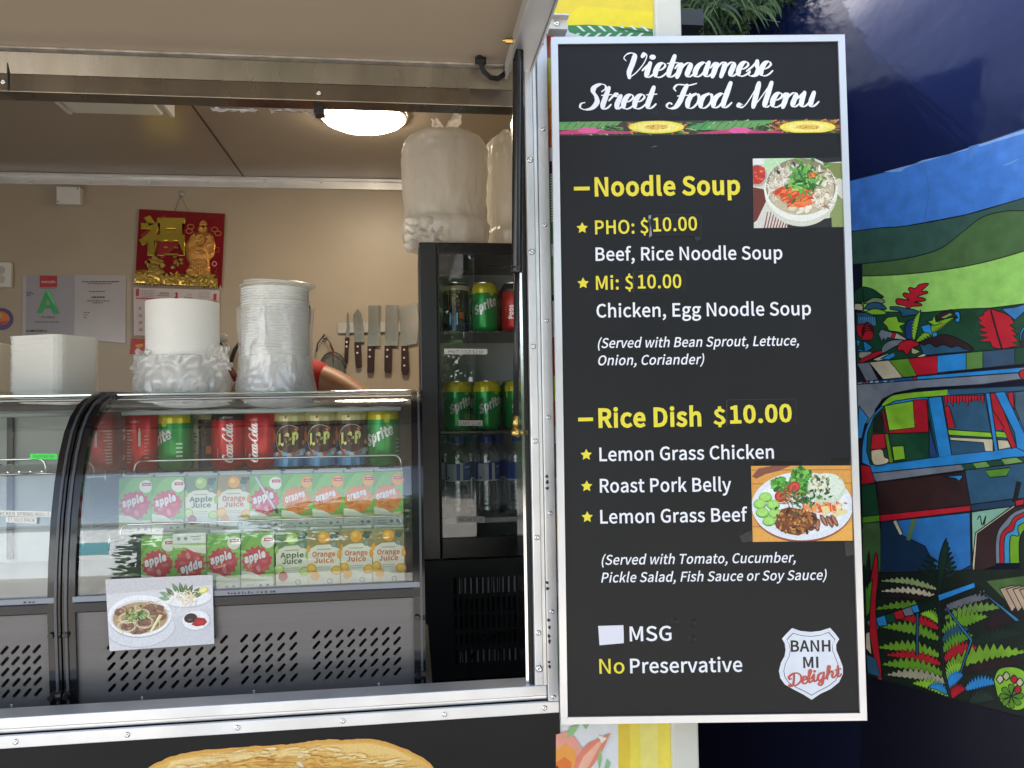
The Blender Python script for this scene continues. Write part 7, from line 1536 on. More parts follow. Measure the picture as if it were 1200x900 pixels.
pv = [hip, (hip.x, YPn+.03, hip.z+.2), chest, (neck.x, YPn, neck.z-.03), (neck.x, YPn-.01, neck.z+.03), (head.x, head.y+.01, head.z-.05), (head.x, head.y, head.z+.04), (head.x, head.y, head.z+.09),
      shr, (shr.x+.06, YPn-.02, shr.z-.02), elb, ((elb+hnd)/2), hnd, shl, elb2, ((elb2+hnd2)/2), hnd2,
      (hip.x-.10, YPn+.04, hip.z-.10), (hip.x-.11, YPn, ZFL+.50), (hip.x-.11, YPn+.03, ZFL+.09), (hip.x-.11, YPn-.10, ZFL+.035), (hip.x+.10, YPn+.04, hip.z-.10), (hip.x+.11, YPn, ZFL+.50), (hip.x+.11, YPn+.03, ZFL+.09), (hip.x+.11, YPn-.10, ZFL+.035)]
pe = [(0,1),(1,2),(2,3),(3,4),(4,5),(5,6),(6,7),(2,8),(8,9),(9,10),(10,11),(11,12),(2,13),(13,14),(14,15),(15,16),(0,17),(17,18),(18,19),(19,20),(0,21),(21,22),(22,23),(23,24)]
prd = [(.15,.11),(.13,.10),(.15,.11),.055,.05,(.065,.08),(.078,.095),(.05,.06),.06,.052,.040,.036,.026,.058,.040,.034,.025,.085,.058,.042,.035,.085,.058,.042,.035]
skin_body('body', [Lc(v) for v in pv], pe, prd, SKIN, per)
# hands: palm and five fingers each
for hp, fromv in ((hnd, elb), (hnd2, elb2)):
    d = (hp-fromv).normalized(); side = d.cross(Vector((0, 0, 1))).normalized(); nrm = side.cross(d)
    vs = [hp-d*.01, hp+d*.04, hp+d*.075]; es = [(0,1),(1,2)]; rd = [(.024,.018),(.036,.014),(.036,.012)]
    for i, (o_, L_) in enumerate(((-.028, .060), (-.010, .072), (.009, .068), (.027, .055))):
        n0 = len(vs); vs += [hp+d*.082+side*o_, hp+d*(.085+L_*.45)+side*o_*1.1-nrm*.008, hp+d*(.085+L_*.8)+side*o_*1.1-nrm*.024]; es += [(2, n0), (n0, n0+1), (n0+1, n0+2)]; rd += [.009, .0085, .007]
    n0 = len(vs); vs += [hp+d*.03-side*.042, hp+d*.062-side*.058-nrm*.008, hp+d*.085-side*.060-nrm*.018]; es += [(0, n0), (n0, n0+1), (n0+1, n0+2)]; rd += [.013, .010, .008]
    skin_body('hand', [Lc(v) for v in vs], es, rd, SKIN, per, sub=1)
RED = mat('red_cotton', (.42, .018, .014), rough=.8, bump=.4, bump_scale=60)
tv = [(hip.x, YPn+.04, hip.z-.02), (hip.x, YPn+.03, hip.z+.2), chest, (neck.x, YPn+.0, neck.z-.045), shr, (shr.x+.075, YPn-.028, shr.z-.024), shl, (shl.x-.05, YPn-.02, shl.z-.10)]
skin_body('red_top', [Lc(v) for v in tv], [(0,1),(1,2),(2,3),(2,4),(4,5),(2,6),(6,7)], [(.165,.125),(.145,.115),(.165,.125),.066,.072,.062,.070,.062], RED, per)
skin_body('trousers', [Lc(v) for v in [(hip.x, YPn+.04, hip.z-.0), (hip.x-.10, YPn+.04, hip.z-.10), (hip.x-.11, YPn, ZFL+.50), (hip.x-.11, YPn+.03, ZFL+.10), (hip.x+.10, YPn+.04, hip.z-.10), (hip.x+.11, YPn, ZFL+.50), (hip.x+.11, YPn+.03, ZFL+.10)]], [(0,1),(1,2),(2,3),(0,4),(4,5),(5,6)], [(.16,.12),.095,.068,.055,.095,.068,.055], mat('dark_trousers', (.02, .022, .03), rough=.8), per)
hc = Vector(head)+Vector((0, 0, .035)); hm = MB()
for i in range(2):
    pass
hm.lathe([(.0,.118),(.045,.112),(.078,.085),(.092,.045),(.090,.0),(.078,-.03)], 24, Matrix.Translation(hc+Vector((0, .018, 0))) @ Matrix.Scale(1.12, 4, (0, 1, 0)) , a0=-PI*.12, a1=PI*1.12); hm.lathe([(.0,.118),(.045,.112),(.078,.088),(.088,.062)], 24, Matrix.Translation(hc+Vector((0, .018, 0)))); hm.build('hair', mat('black_hair', (.01, .008, .007), rough=.45, bump=.8, bump_scale=120), per, smooth=True)
for sx in (-1, 1):
    e = hc+Vector((sx*.032, -.082, -.022)); m_ = MB(); m_.lathe([(.011*math.sin(a_), -.011*math.cos(a_)) for a_ in [i*PI/8 for i in range(9)]], 12, Matrix.Translation(e)); m_.build('eye', mat('eye_white', (.6, .6, .58), rough=.2), per, smooth=True)
    m_ = MB(); m_.cyl(e+Vector((0, -.0112, 0)), e+Vector((0, -.009, 0)), .005, 10); m_.build('iris', BLACK_G, per); e2 = hc+Vector((sx*.082, .012, -.03)); m_ = MB(); m_.lathe([(.018*math.sin(a_), -.026*math.cos(a_)) for a_ in [i*PI/8 for i in range(9)]], 12, Matrix.Translation(e2) @ Matrix.Scale(.4, 4, (1, 0, 0))); m_.build('ear', SKIN, per, smooth=True)
m_ = MB(); nz = hc+Vector((0, -.093, -.045)); m_.lathe([(.0,.03),(.008,.016),(.014,-.004),(.012,-.012),(0,-.014)], 10, Matrix.Translation(nz)); m_.build('nose', SKIN, per, smooth=True)
m_ = MB(); mo = hc+Vector((0, -.088, -.082)); m_.tube([mo+Vector((-.022, .006, .002)), mo+Vector((0, -.001, 0)), mo+Vector((.022, .006, .002))], [.002, .006, .002], 8); m_.build('mouth', mat('lips', (.36, .09, .07), rough=.4), per, smooth=True)
# ================================================================== painted stall beside the truck
_ma = math.radians(-64.4); _mo = Vector((.905, 1.50, 0))
MM = Matrix.Translation(_mo) @ Matrix.Rotation(_ma, 4, 'Z')
stall = thing('painted_stall', 'navy stall wall wrapped with a bright painted campervan and fern mural', 'stall', _mo, rot=(0, 0, _ma))
U = lambda x, y: onplane(MM, x, y)
NAVY = mat('navy_gloss', (.0050, .0100, .050), rough=.12, spec=.24, bump=.3, bump_scale=3.5, bdist=.02)
NAVY2 = mat('navy_wall', (.0028, .0045, .022), rough=.5, spec=.3, bump=.04, bump_scale=4, bdist=.01)
zA = 2.02; x0_, x1_ = -.98, 1.6
k = MB(); k.box(x0_, x1_, .001, .06, .12, zA); k.build('wall', NAVY2, stall, local=True)
# glossy shoulder rolling back above the mural
pr = [(.0008, zA+.0005)]+[(.0008+.9*(1-math.cos(a))*.55, zA+.9*math.sin(a)*.9) for a in [math.radians(d) for d in range(4, 80, 5)]]
k = MB(); k.add([(x, y, z) for y, z in pr for x in [x0_+(x1_-x0_)*i/12 for i in range(13)]], [(j*13+i, j*13+i+1, (j+1)*13+i+1, (j+1)*13+i) for j in range(len(pr)-1) for i in range(12)])
k.build('glossy_shoulder', NAVY, stall, local=True, smooth=True)
k = MB(); k.prism([(x0_, .061, .12), (x0_, 1.2, .12), (x0_, 1.2, pr[-1][1]), (x0_, pr[-1][0]+.02, pr[-1][1]), (x0_, .061, zA)], (.03, 0, 0)); k.prism([(x1_-.03, .061, .12), (x1_-.03, 1.2, .12), (x1_-.03, 1.2, pr[-1][1]), (x1_-.03, pr[-1][0]+.02, pr[-1][1]), (x1_-.03, .061, zA)], (.03, 0, 0))
k.build('end_panel', NAVY2, stall, local=True)
for x in (-.6, .9): 
    k = MB(); k.box(x, x+.1, .1, .9, 0, .12); k.build('foot', BLACK_M, stall, local=True)
ml = Print(lambda u, v, w: (u, .001-w, v), dz=.000006, base=.0002)
INK = '0C1014'
def MP(pts, col, ink=True, f=None, wd=.0019):
    pts = [f(*q) for q in pts] if f else pts; q = [U(*a) for a in pts]; ml.poly(q, col)
    if ink: ml.line(q, wd, INK, closed=True)
def ML(pts, col=INK, wd=.0019, f=None, taper=False): ml.line([U(*(f(*a) if f else a)) for a in pts], wd, col, taper=taper)
m2 = lambda x, y: (990+x/5.624, 320+y/5.625)
m3 = lambda x, y: (1000+x/4.5, 440+y/4.5)
m4 = lambda x, y: (1000+x/4.09, 620+y/4.09)
RDc, BLc, GRc, DGc, GYc, NBc, CRc, BRc, OLc = 'BC1C2E', '2A8CD4', '8CC434', '184830', '7A828E', '2C5876', 'D0C4A6', '341E20', '648A4A'
def cat3(P): return catmull(P, 4)
MP([(800, 262), (1010, 208), (1060, 196), (1130, 175), (1200, 150), (1300, 112), (1300, 205), (1200, 232), (1130, 252), (1060, 265), (1010, 269.5), (800, 300)], '3F7ACC')
MP([(1035, 201.5), (1052, 197), (1100, 184.5), (1160, 165), (1200, 152), (1200, 156), (1150, 171), (1115, 180), (1080, 188), (1060, 197), (1056, 201)], '7FA6DC', ink=False)
MP([(1135, 172), (1148, 168), (1142, 180), (1136, 190)], '4C80C4', ink=False); MP([(1196, 185), (1200, 183), (1182, 193), (1174, 194)], '6C9CD8', ink=False)
ML(cat3([(1098, 186), (1102, 215), (1096, 240), (1102, 260)]), '4478BC', .002); ML(cat3([(1084, 200), (1088, 225), (1082, 262)]), '3E70B8', .003)
hill = cat3([(1010, 309), (1060, 303), (1100, 292), (1125, 274), (1150, 255), (1175, 248), (1200, 247), (1300, 252)])
low_ = cat3([(1010, 323.5), (1050, 322), (1100, 317), (1150, 308), (1200, 294), (1300, 262)])
MP(cat3([(800, 300), (1010, 269.5), (1060, 265), (1130, 252), (1200, 232), (1300, 205)])+[(1300, 254)]+hill[::-1]+[(800, 320)], '34564A', ink=True)
MP(hill+[(1300, 262)]+low_[::-1]+[(1010, 323.5)], '4A6A3C')
MP(low_+[(1300, 330), (1200, 356), (1160, 361), (1110, 366), (1070, 367), (1010, 372)], '9AD266')
# bush band
MP([(1003, 365), (1084, 366), (1128, 362), (1160, 361), (1172, 360), (1200, 356), (1300, 330), (1300, 400), (1200, 410), (1004, 430)], DGc)
MP([(1100, 366), (1140, 363), (1146, 372), (1140, 392), (1125, 380)], '163E24', ink=False)
MP([(1020, 240), (1110, 222), (1200, 200), (1200, 240), (1100, 330)], '3A70A8', f=m2) if False else None
MP([(1030, 235), (1120, 225), (1200, 200), (1200, 240), (1120, 310)], '3C7CB8', f=m2)
# leaves at the sign edge
MP(cat3([(60, 130), (110, 92), (180, 105), (225, 135), (255, 160), (200, 165), (120, 190), (60, 195)]), DGc, f=m2); ML([(120, 95), (122, 250)], f=m2)
MP(cat3([(122, 200), (180, 165), (230, 165), (262, 185), (240, 200), (160, 205)]), '7E9A70', f=m2)
MP(cat3([(125, 235), (160, 200), (225, 195), (275, 235), (230, 240), (160, 240)]), NBc, f=m2)
MP(cat3([(65, 200), (110, 205), (115, 245), (60, 240)]), CRc, f=m2)
MP(cat3([(125, 262), (190, 235), (260, 250), (262, 272), (180, 275)]), GRc, f=m2)
MP(cat3([(70, 262), (150, 262), (205, 300), (190, 345), (150, 320), (90, 310)]), NBc, f=m2)
for i in range(9): ML([(90+i*13, 290), (95+i*13, 345+6*(i % 2))], '5C9AC0', .0022, f=m2)
MP([(75, 340), (150, 330), (190, 400), (180, 440), (120, 445), (80, 400)], RDc, f=m2)
for i in range(5): ML(cat3([(110, 430-i*12), (140, 380-i*14), (190, 385-i*8)]), '4A0A12', .002, f=m2)
MP([(75, 440), (140, 455), (180, 490), (140, 520), (90, 515)], BLc, f=m2); MP([(84, 500), (130, 510), (120, 450), (100, 450)], DGc, f=m2)
# red frond
MP(cat3([(420, 235), (390, 215), (345, 205), (335, 180), (350, 168), (400, 175), (425, 178), (385, 150), (390, 130), (430, 135), (418, 105), (430, 95), (465, 100), (490, 75), (548, 68), (540, 85), (505, 118), (540, 120), (545, 132), (520, 140), (478, 155), (520, 165), (532, 178), (500, 188), (455, 190), (500, 202), (502, 215), (440, 220)]), RDc, f=m2)
MP(cat3([(295, 222), (350, 222), (400, 232), (470, 245), (490, 270), (430, 278), (380, 285), (370, 262), (350, 248), (300, 240)]), NBc, f=m2)
MP([(395, 360), (415, 312), (460, 305), (468, 330), (455, 440), (400, 430)], '24407A', f=m2)
def serr(pts, wd, col, f, n=14, side=1, ink=True):
    """toothed leaf along a spine"""
    S_ = catmull(pts, 13); L = len(S_); a_, b_ = [], []
    for i, p_ in enumerate(S_):
        d = Vector(S_[min(i+1, L-1)])-Vector(S_[max(i-1, 0)]); d.normalize(); nn = Vector((-d.y, d.x)); t = i/(L-1); w_ = wd*math.sin(PI*min(.97, t*.9+.12))
        a_.append(tuple(Vector(p_)+nn*w_*(1.15 if i % 2 else .55)*side+d*(6 if i % 2 else 0))); b_.append(tuple(Vector(p_)-nn*w_*(.45 if i % 2 else .2)*side))
    MP(a_+b_[::-1], col, f=f, ink=ink, wd=.0018)
MP([(250, 325), (280, 292), (340, 285), (352, 320), (400, 330), (360, 350), (385, 395), (330, 385), (290, 380), (275, 350)], GRc, f=m2)
serr([(455, 440), (475, 330), (500, 245)], 30, GRc, m2, side=-1); serr([(470, 450), (560, 370), (640, 320), (725, 290)], 42, '7CA82C', m2)
MP([(540, 320), (575, 310), (590, 280), (600, 320), (640, 330), (590, 345)], GRc, f=m2); MP([(500, 350), (560, 335), (575, 400), (520, 390)], BLc, f=m2); MP([(575, 395), (605, 385), (612, 430), (580, 430)], BLc, f=m2)
MP(cat3([(595, 290), (640, 260), (705, 240), (710, 262), (650, 300), (610, 310)]), BRc, f=m2); MP([(625, 295), (690, 262), (712, 275), (660, 300)], '8AA05A', f=m2)
MP(cat3([(718, 262), (750, 255), (760, 290), (750, 325), (725, 310), (745, 292)]), BLc, f=m2)
MP(cat3([(490, 465), (550, 435), (660, 405), (760, 440), (850, 500), (780, 520), (660, 530), (520, 545)]), NBc, f=m2)
MP(cat3([(490, 462), (560, 432), (660, 405), (770, 445), (850, 505), (790, 500), (740, 478), (700, 492), (650, 470), (600, 488), (560, 462), (520, 478)]), BRc, f=m2)
MP([(220, 400), (240, 370), (290, 385), (320, 395), (310, 430), (280, 425), (270, 445), (255, 430), (240, 450), (232, 428)], GYc, f=m2); MP([(318, 390), (338, 392), (325, 432), (302, 432)], RDc, f=m2); MP(cat3([(338, 392), (400, 430), (395, 442), (325, 432)]), 'B8B0A0', f=m2)
MP(cat3([(240, 530), (250, 480), (300, 445), (380, 440), (370, 465), (320, 490), (270, 520)]), GYc, f=m2); MP(cat3([(345, 490), (370, 455), (430, 440), (490, 465), (480, 480), (440, 500), (410, 540), (380, 510), (350, 515)]), RDc, f=m2)
MP([(440, 490), (495, 515), (465, 535), (440, 530)], 'B8B486', f=m2); MP([(470, 550), (520, 530), (535, 545), (500, 558)], CRc, f=m2)
MP([(85, 585), (150, 535), (235, 510), (245, 530), (180, 565), (120, 590)], RDc, f=m2); MP([(90, 550), (95, 520), (165, 515), (180, 530), (110, 565)], 'A8A094', f=m2); MP([(180, 570), (280, 530), (330, 525), (290, 560), (220, 580)], CRc, f=m2); MP([(235, 565), (310, 525), (335, 545), (290, 572)], BLc, f=m2)
# big red leaf
lf2 = [(955, 232), (1000, 248), (1050, 262), (1095, 290), (1118, 330), (1085, 340), (1125, 370), (1100, 375), (1140, 410), (1108, 408), (1146, 450), (1100, 455), (1140, 480), (1070, 495), (1040, 500), (1000, 498), (970, 485), (960, 455), (885, 450), (945, 425), (880, 410), (940, 395), (878, 375), (925, 362), (878, 330), (900, 318), (875, 290), (910, 280), (920, 255)]
MP(lf2, RDc, f=m2); ML([(960, 240), (985, 330), (1010, 420), (1035, 498)], f=m2, wd=.003)
MP(cat3([(1150, 440), (1160, 380), (1200, 330), (1200, 345), (1168, 400), (1160, 450)]), BLc, f=m2); MP([(1150, 455), (1200, 440), (1200, 490), (1160, 490)], BRc, f=m2)
# roof band of the painted van
def band(y0l, y0r, y1l, y1r, segs, f):
    X0, X1 = 80, 1260
    for a_, b_, c_, sk in segs:
        t0, t1 = (a_-X0)/(X1-X0), (b_-X0)/(X1-X0); MP([(a_, y0l+(y0r-y0l)*t0), (b_, y0l+(y0r-y0l)*t1), (b_+sk, y1l+(y1r-y1l)*(t1)), (a_+sk, y1l+(y1r-y1l)*t0)], c_, f=f)
band(595, 480, 712, 590, [(80, 160, GYc, 60), (160, 290, CRc, 95), (290, 415, '62962A', 95), (415, 610, RDc, 60), (610, 800, BLc, 0), (800, 910, '5F8A44', 0), (910, 1120, '38526C', 0), (1120, 1260, DGc, 0)], m2)
MP([(80, 735), (85, 718), (450, 682), (1160, 622), (1200, 620), (1200, 700), (1150, 705), (480, 740), (85, 800)], GYc, f=m2)
MP([(460, 682), (1150, 622), (1155, 655), (460, 705)], BLc, f=m2); MP([(150, 715), (455, 683), (460, 706), (150, 730)], '1E5A9A', f=m2)
for x in (165, 200, 255, 300): MP([(x, 712), (x+22, 710), (x+22, 722), (x, 724)], 'B8C4CC', ink=False, f=m2)
MP([(450, 683), (475, 681), (475, 704), (450, 706)], RDc, f=m2); MP(cat3([(110, 735), (130, 715), (150, 735)]), RDc, f=m2); MP(cat3([(1200, 632), (1150, 650), (1160, 690), (1200, 712)]), RDc, f=m2)
MP([(80, 735), (460, 706), (1140, 657), (1160, 700), (900, 735), (480, 760), (330, 790), (250, 830), (200, 900), (190, 990), (90, 990)], GYc, f=m2)
# van window frame
MP(cat3([(1200, 38), (700, 70), (300, 100), (200, 125), (130, 180), (80, 250), (50, 350), (45, 460)])+[(90, 480), (100, 560), (1300, 400), (1300, 20)], BLc, f=m3)
MP([(1300, 20), (900, 55), (500, 72), (505, 108), (900, 88), (1300, 50)], NBc, f=m3)
MP(cat3([(145, 162), (180, 120), (250, 95), (500, 72)])+[(495, 106), (300, 122), (220, 135), (165, 160)], GRc, f=m3)
MP([(30, 160), (80, 225), (60, 260), (45, 330), (20, 330)], BLc, f=m3)
MP([(90, 470), (70, 400), (75, 300), (110, 215), (165, 160), (390, 128), (445, 430), (200, 462)], DGc, f=m3)
MP([(165, 160), (320, 132), (325, 275), (190, 292)], GRc, f=m3); MP([(315, 130), (388, 126), (398, 300), (190, 305), (190, 292), (325, 275)], RDc, f=m3); MP([(148, 190), (162, 180), (190, 300), (170, 310)], '7A1420', f=m3)
MP([(100, 310), (165, 305), (172, 385), (92, 390)], RDc, f=m3); MP(cat3([(94, 395), (150, 390), (165, 430), (185, 440), (180, 462), (115, 474), (95, 440)]), CRc, f=m3); MP([(165, 308), (185, 308), (212, 458), (190, 462)], '5F8A24', f=m3); MP([(205, 375), (265, 370), (274, 440), (215, 448)], GRc, f=m3)
MP([(400, 230), (410, 300), (445, 428), (400, 430)], '284A7A', f=m3); MP([(110, 230), (148, 190), (155, 300), (105, 300)], '16241E', f=m3)
MP([(395, 118), (465, 110), (520, 420), (452, 430)], BLc, f=m3)
MP([(470, 108), (690, 95), (745, 395), (520, 420)], NBc, f=m3)
R_ = random.Random(2)
for i in range(13): x = 480+i*16; MP([(x, 106), (x+18, 104), (x+20-R_.uniform(0, 8), 150+R_.uniform(-10, 35)-i*3), (x+2, 140)], RDc, f=m3, wd=.0014)
MP([(480, 165), (505, 160), (540, 275), (500, 278)], RDc, f=m3); MP([(500, 285), (725, 300), (732, 328), (505, 315)], GRc, f=m3); MP([(508, 325), (735, 335), (738, 400), (695, 400), (688, 355), (515, 342)], CRc, f=m3)
MP([(698, 94), (720, 92), (765, 395), (745, 398)], BLc, f=m3); MP([(722, 92), (885, 82), (860, 380), (765, 392)], NBc, f=m3)
MP([(722, 94), (760, 92), (860, 370), (840, 388), (735, 180)], RDc, f=m3); MP([(735, 180), (800, 280), (750, 290)], RDc, f=m3); MP([(750, 292), (800, 298), (812, 330), (755, 326)], GRc, f=m3); MP([(760, 338), (815, 342), (832, 380), (768, 392)], CRc, f=m3)
MP([(745, 90), (800, 86), (900, 300), (1300, 250), (1300, 400), (900, 400), (862, 380), (850, 300)], BLc, f=m3); MP([(815, 90), (845, 88), (850, 180), (820, 130)], RDc, f=m3); MP([(855, 86), (1300, 40), (1300, 235), (900, 285), (852, 170)], '486070', f=m3)
# body panels
MP([(100, 515), (568, 468), (585, 500), (122, 562)], GYc, f=m3); MP([(122, 565), (588, 508), (618, 682), (140, 740)], BRc, f=m3); MP([(140, 735), (618, 685), (618, 715), (145, 772)], RDc, f=m3)
MP(cat3([(480, 535), (520, 530), (575, 528), (560, 555), (540, 542)]), BLc, f=m3)
MP([(40, 470), (90, 480), (115, 565), (45, 575)], RDc, f=m3); MP([(45, 575), (118, 572), (138, 735), (50, 745)], DGc, f=m3); MP([(50, 745), (138, 735), (140, 770), (50, 780)], '5F9A2A', f=m3); MP([(50, 780), (140, 772), (150, 1000), (50, 1000)], '4A6A40', f=m3)
MP([(570, 468), (1300, 380), (1300, 405), (590, 500)], DGc, f=m3); MP([(630, 462), (700, 452), (722, 482), (650, 492)], '6C9A4A', f=m3); MP([(780, 440), (860, 430), (900, 458), (800, 472)], '7CA45A', f=m3)
MP([(590, 500), (1300, 410), (1300, 640), (850, 650), (620, 680)], NBc, f=m3); MP([(695, 500), (830, 485), (810, 530), (720, 538)], '55902A', f=m3); MP([(620, 680), (850, 652), (855, 690), (625, 715)], '20405C', f=m3); ML([(875, 560), (850, 670)], f=m3, wd=.008)
MP([(145, 775), (620, 718), (615, 900), (640, 1050), (640, 1120), (420, 1080), (145, 1060)], '16304C', f=m3); MP([(225, 765), (615, 722), (622, 1000), (470, 1080), (380, 900), (255, 840)], '2A70B4', f=m3); MP([(208, 768), (228, 762), (262, 835), (245, 842)], CRc, f=m3); MP([(310, 758), (338, 756), (300, 872), (280, 865)], '5C7A50', ink=False, f=m3)
MP([(625, 720), (760, 700), (850, 690), (650, 830), (630, 1000)], '8CBCA4', f=m3); ML(cat3([(655, 760), (670, 740), (680, 790), (700, 740), (690, 790)]), f=m3); MP([(845, 685), (855, 692), (655, 835), (640, 1040), (628, 1000), (645, 830)], CRc, f=m3)
MP([(655, 835), (850, 695), (1300, 640), (1300, 700), (820, 780), (755, 850), (750, 1000), (640, 1040)], BRc, f=m3)
for w0, w1, c_ in ((0, 22, GYc), (22, 45, RDc), (45, 75, '3C96C4'), (75, 125, '78AC24')):
    MP(cat3([(752+w0, 990), (755+w0, 850), (800+w0, 770+w0), (900, 700+w0), (1250, 640+w0)])+cat3([(752+w1, 990), (755+w1, 850), (800+w1, 770+w1), (900, 700+w1), (1250, 640+w1)])[::-1], c_, f=m3, wd=.0016)
MP(cat3([(880, 990), (880, 880), (930, 800), (1250, 700)])+[(1250, 1100), (880, 1100)], '12281C', f=m3)
MP([(855, 660), (900, 650), (900, 680), (860, 688)], RDc, f=m3)
# fern ground
MP([(45, 0), (131, 0), (131, 200), (110, 260), (60, 230)], '48663C', ink=False, f=m4)
MP([(50, 190), (150, 210), (818, 190), (1000, 160), (1000, 960), (818, 900), (70, 708)], '14221A', f=m4)
MP([(640, 250), (1000, 200), (1000, 330), (720, 330)], '4C6A3A', ink=False, f=m4)
for i in range(4): MP([(702+i*32, 285+i*2), (770+i*32, 268), (800+i*32, 350), (760+i*30, 395)], 'B8A088', f=m4)
ferns = [(120, 250, 400, 290, 26, '98A870'), (120, 300, 410, 330, 26, CRc), (90, 330, 410, 350, 22, '2A1C18'), (80, 390, 400, 380, 30, '68942C'), (320, 410, 410, 450, 34, GRc), (200, 430, 410, 480, 34, RDc), (130, 470, 410, 530, 44, '6CA02C'), (150, 520, 410, 560, 30, '10261A'), (110, 570, 412, 610, 44, '74A82C'), (150, 605, 420, 650, 36, RDc), (130, 650, 430, 700, 46, '68A028'), (150, 700, 450, 740, 40, 'A8A68A'), (280, 740, 460, 800, 40, GRc), (360, 760, 450, 790, 30, BLc)]
for a0, b0, a1, b1, w_, c_ in ferns: serr([(a1, b1), ((a0+a1)/2, (b0+b1)/2-14), (a0, b0)], w_, c_, m4)
ferns2 = [(440, 340, 640, 300, 30, 'B0A890'), (440, 390, 660, 330, 44, '6A6E74'), (440, 430, 740, 375, 40, '6C9040'), (430, 500, 650, 420, 56, '6CA028'), (640, 480, 818, 420, 60, '24141A'), (430, 540, 560, 480, 40, NBc), (430, 590, 580, 510, 46, '5C9A28'), (560, 560, 830, 500, 46, '102A1C'), (440, 630, 600, 570, 50, RDc), (450, 660, 840, 590, 60, '78A82A'), (540, 690, 830, 640, 40, '2A1418'), (450, 720, 540, 650, 50, GRc), (460, 760, 530, 700, 46, BLc), (540, 770, 700, 740, 44, BLc), (470, 810, 540, 770, 40, RDc), (560, 830, 680, 820, 50, '22362C')]
for a0, b0, a1, b1, w_, c_ in ferns2: serr([(a0, b0), ((a0+a1)/2, (b0+b1)/2-12), (a1, b1)], w_, c_, m4, side=-1)
MP([(404, 280), (416, 280), (425, 520), (445, 700), (475, 815), (462, 812), (430, 700), (412, 520)], '183024', f=m4)
for i in range(8):
    t = i/8; y = 70+t*180; L_ = 18+90*t
    MP(cat3([(432-t*25, y+10), (432-t*25+L_*.6, y-20), (432-t*25+L_, y-26), (432-t*25+L_*.6, y+2)]), '0E2C20', f=m4, wd=.0012)
    if i > 3: MP(cat3([(425-t*20, y), (425-t*20-L_*.6, y-28), (425-t*20-L_, y-34), (425-t*20-L_*.5, y-6)]), '0E2C20', f=m4, wd=.0012)
MP(cat3([(405, 285), (412, 150), (440, 55), (455, 80), (450, 150), (425, 285)]), '0E2C20', f=m4)
for i, c_ in enumerate((GYc, BLc, DGc, RDc, GYc, BLc)): x = 68+i*42; y = 440-i*14; MP([(x, y), (x+42, y-14), (x+56, y+38-3*i), (x+14, y+42-2*i)], c_, f=m4)
MP([(305, 350), (408, 310), (412, 370), (320, 400)], '0E2418', f=m4); MP([(408, 315), (580, 255), (586, 280), (415, 345)], BLc, f=m4); MP([(415, 345), (600, 282), (610, 300), (425, 365)], '0C1C18', f=m4)
MP([(304, 400), (316, 405), (314, 600), (302, 605)], '2C6488', f=m4); MP([(438, 372), (450, 375), (575, 530), (520, 690), (512, 686), (562, 535)], '2C7AA4', f=m4); MP([(600, 285), (612, 290), (800, 435), (780, 442)], '2C7AA4', f=m4)
MP(cat3([(85, 240), (112, 110), (122, 230), (110, 400), (140, 712), (120, 715), (80, 500)]), RDc, f=m4); MP([(60, 280), (95, 240), (80, 400), (62, 420)], '4C8A28', f=m4); MP([(60, 210), (78, 105), (84, 190), (70, 290)], '12281C', f=m4)
MP([(62, 500), (80, 490), (90, 600), (62, 570)], CRc, f=m4); MP([(65, 600), (110, 620), (135, 710), (72, 690)], NBc, f=m4)
MP(cat3([(675, 720), (700, 670), (770, 660), (830, 690), (860, 780), (830, 850), (780, 868), (720, 840), (690, 790)]), GRc, f=m4)
for i in range(8): a_ = i*PI/4; MP(cat3([(760, 800), (760+50*math.cos(a_-.3), 800+50*math.sin(a_-.3)), (760+58*math.cos(a_), 800+58*math.sin(a_)), (760+50*math.cos(a_+.3), 800+50*math.sin(a_+.3))]), '5C9424', f=m4, wd=.0014)
for x, y, c_ in ((705, 720, CRc), (735, 705, 'C4C896'), (772, 720, RDc), (800, 735, 'C8C0A0'), (790, 770, RDc)): MP(cat3([(x-18, y), (x, y-22), (x+18, y), (x, y+22)]), c_, f=m4)
# navy field under the mural's slanting lower edge
MP([(1010, 790), (1030, 795.5), (1190, 838.5), (1400, 893), (1400, 1300), (1010, 1300)], '04061A', ink=False)
ml.build('mural', mat('mural_vinyl', (1, 1, 1), rough=.36, attr=True, noise_amt=.20, noise_scale=38, bump=.05, bump_scale=10, bdist=.006), stall)
# ================================================================== plant spilling over the stall beside the truck
pc = W(862, -20, 1.80)
pl = thing('hanging_plant', 'leafy green plant with long grassy blades spilling over beside the cream corner post', 'plant', pc)
GL = [mat('leaf_a', (.045, .10, .02), rough=.5, noise_amt=.2), mat('leaf_b', (.075, .15, .035), rough=.5, noise_amt=.2), mat('leaf_c', (.025, .06, .018), rough=.5), mat('leaf_d', (.13, .20, .07), rough=.5)]
R_ = random.Random(77); k = MB()
def blade(b, L_, a_, wd, mi, yy=0):
    k.mi = mi; vs = []; n = 7; p_ = Vector(b); d = Vector((math.sin(a_), yy, .35+R_.uniform(-.3, .3))).normalized()
    for i in range(n):
        t = i/(n-1); w_ = wd*math.sin(PI*min(1, .15+t*.85))**.7*(1-.2*t)+.0003; s_ = d.cross(Vector((0, 1, .1))).normalized(); vs += [p_+s_*w_, p_-s_*w_]; d = (d+Vector((0, 0, -.38))).normalized(); p_ = p_+d*L_/n
    k.add(vs, [(2*i, 2*i+1, 2*i+3, 2*i+2) for i in range(n-1)])
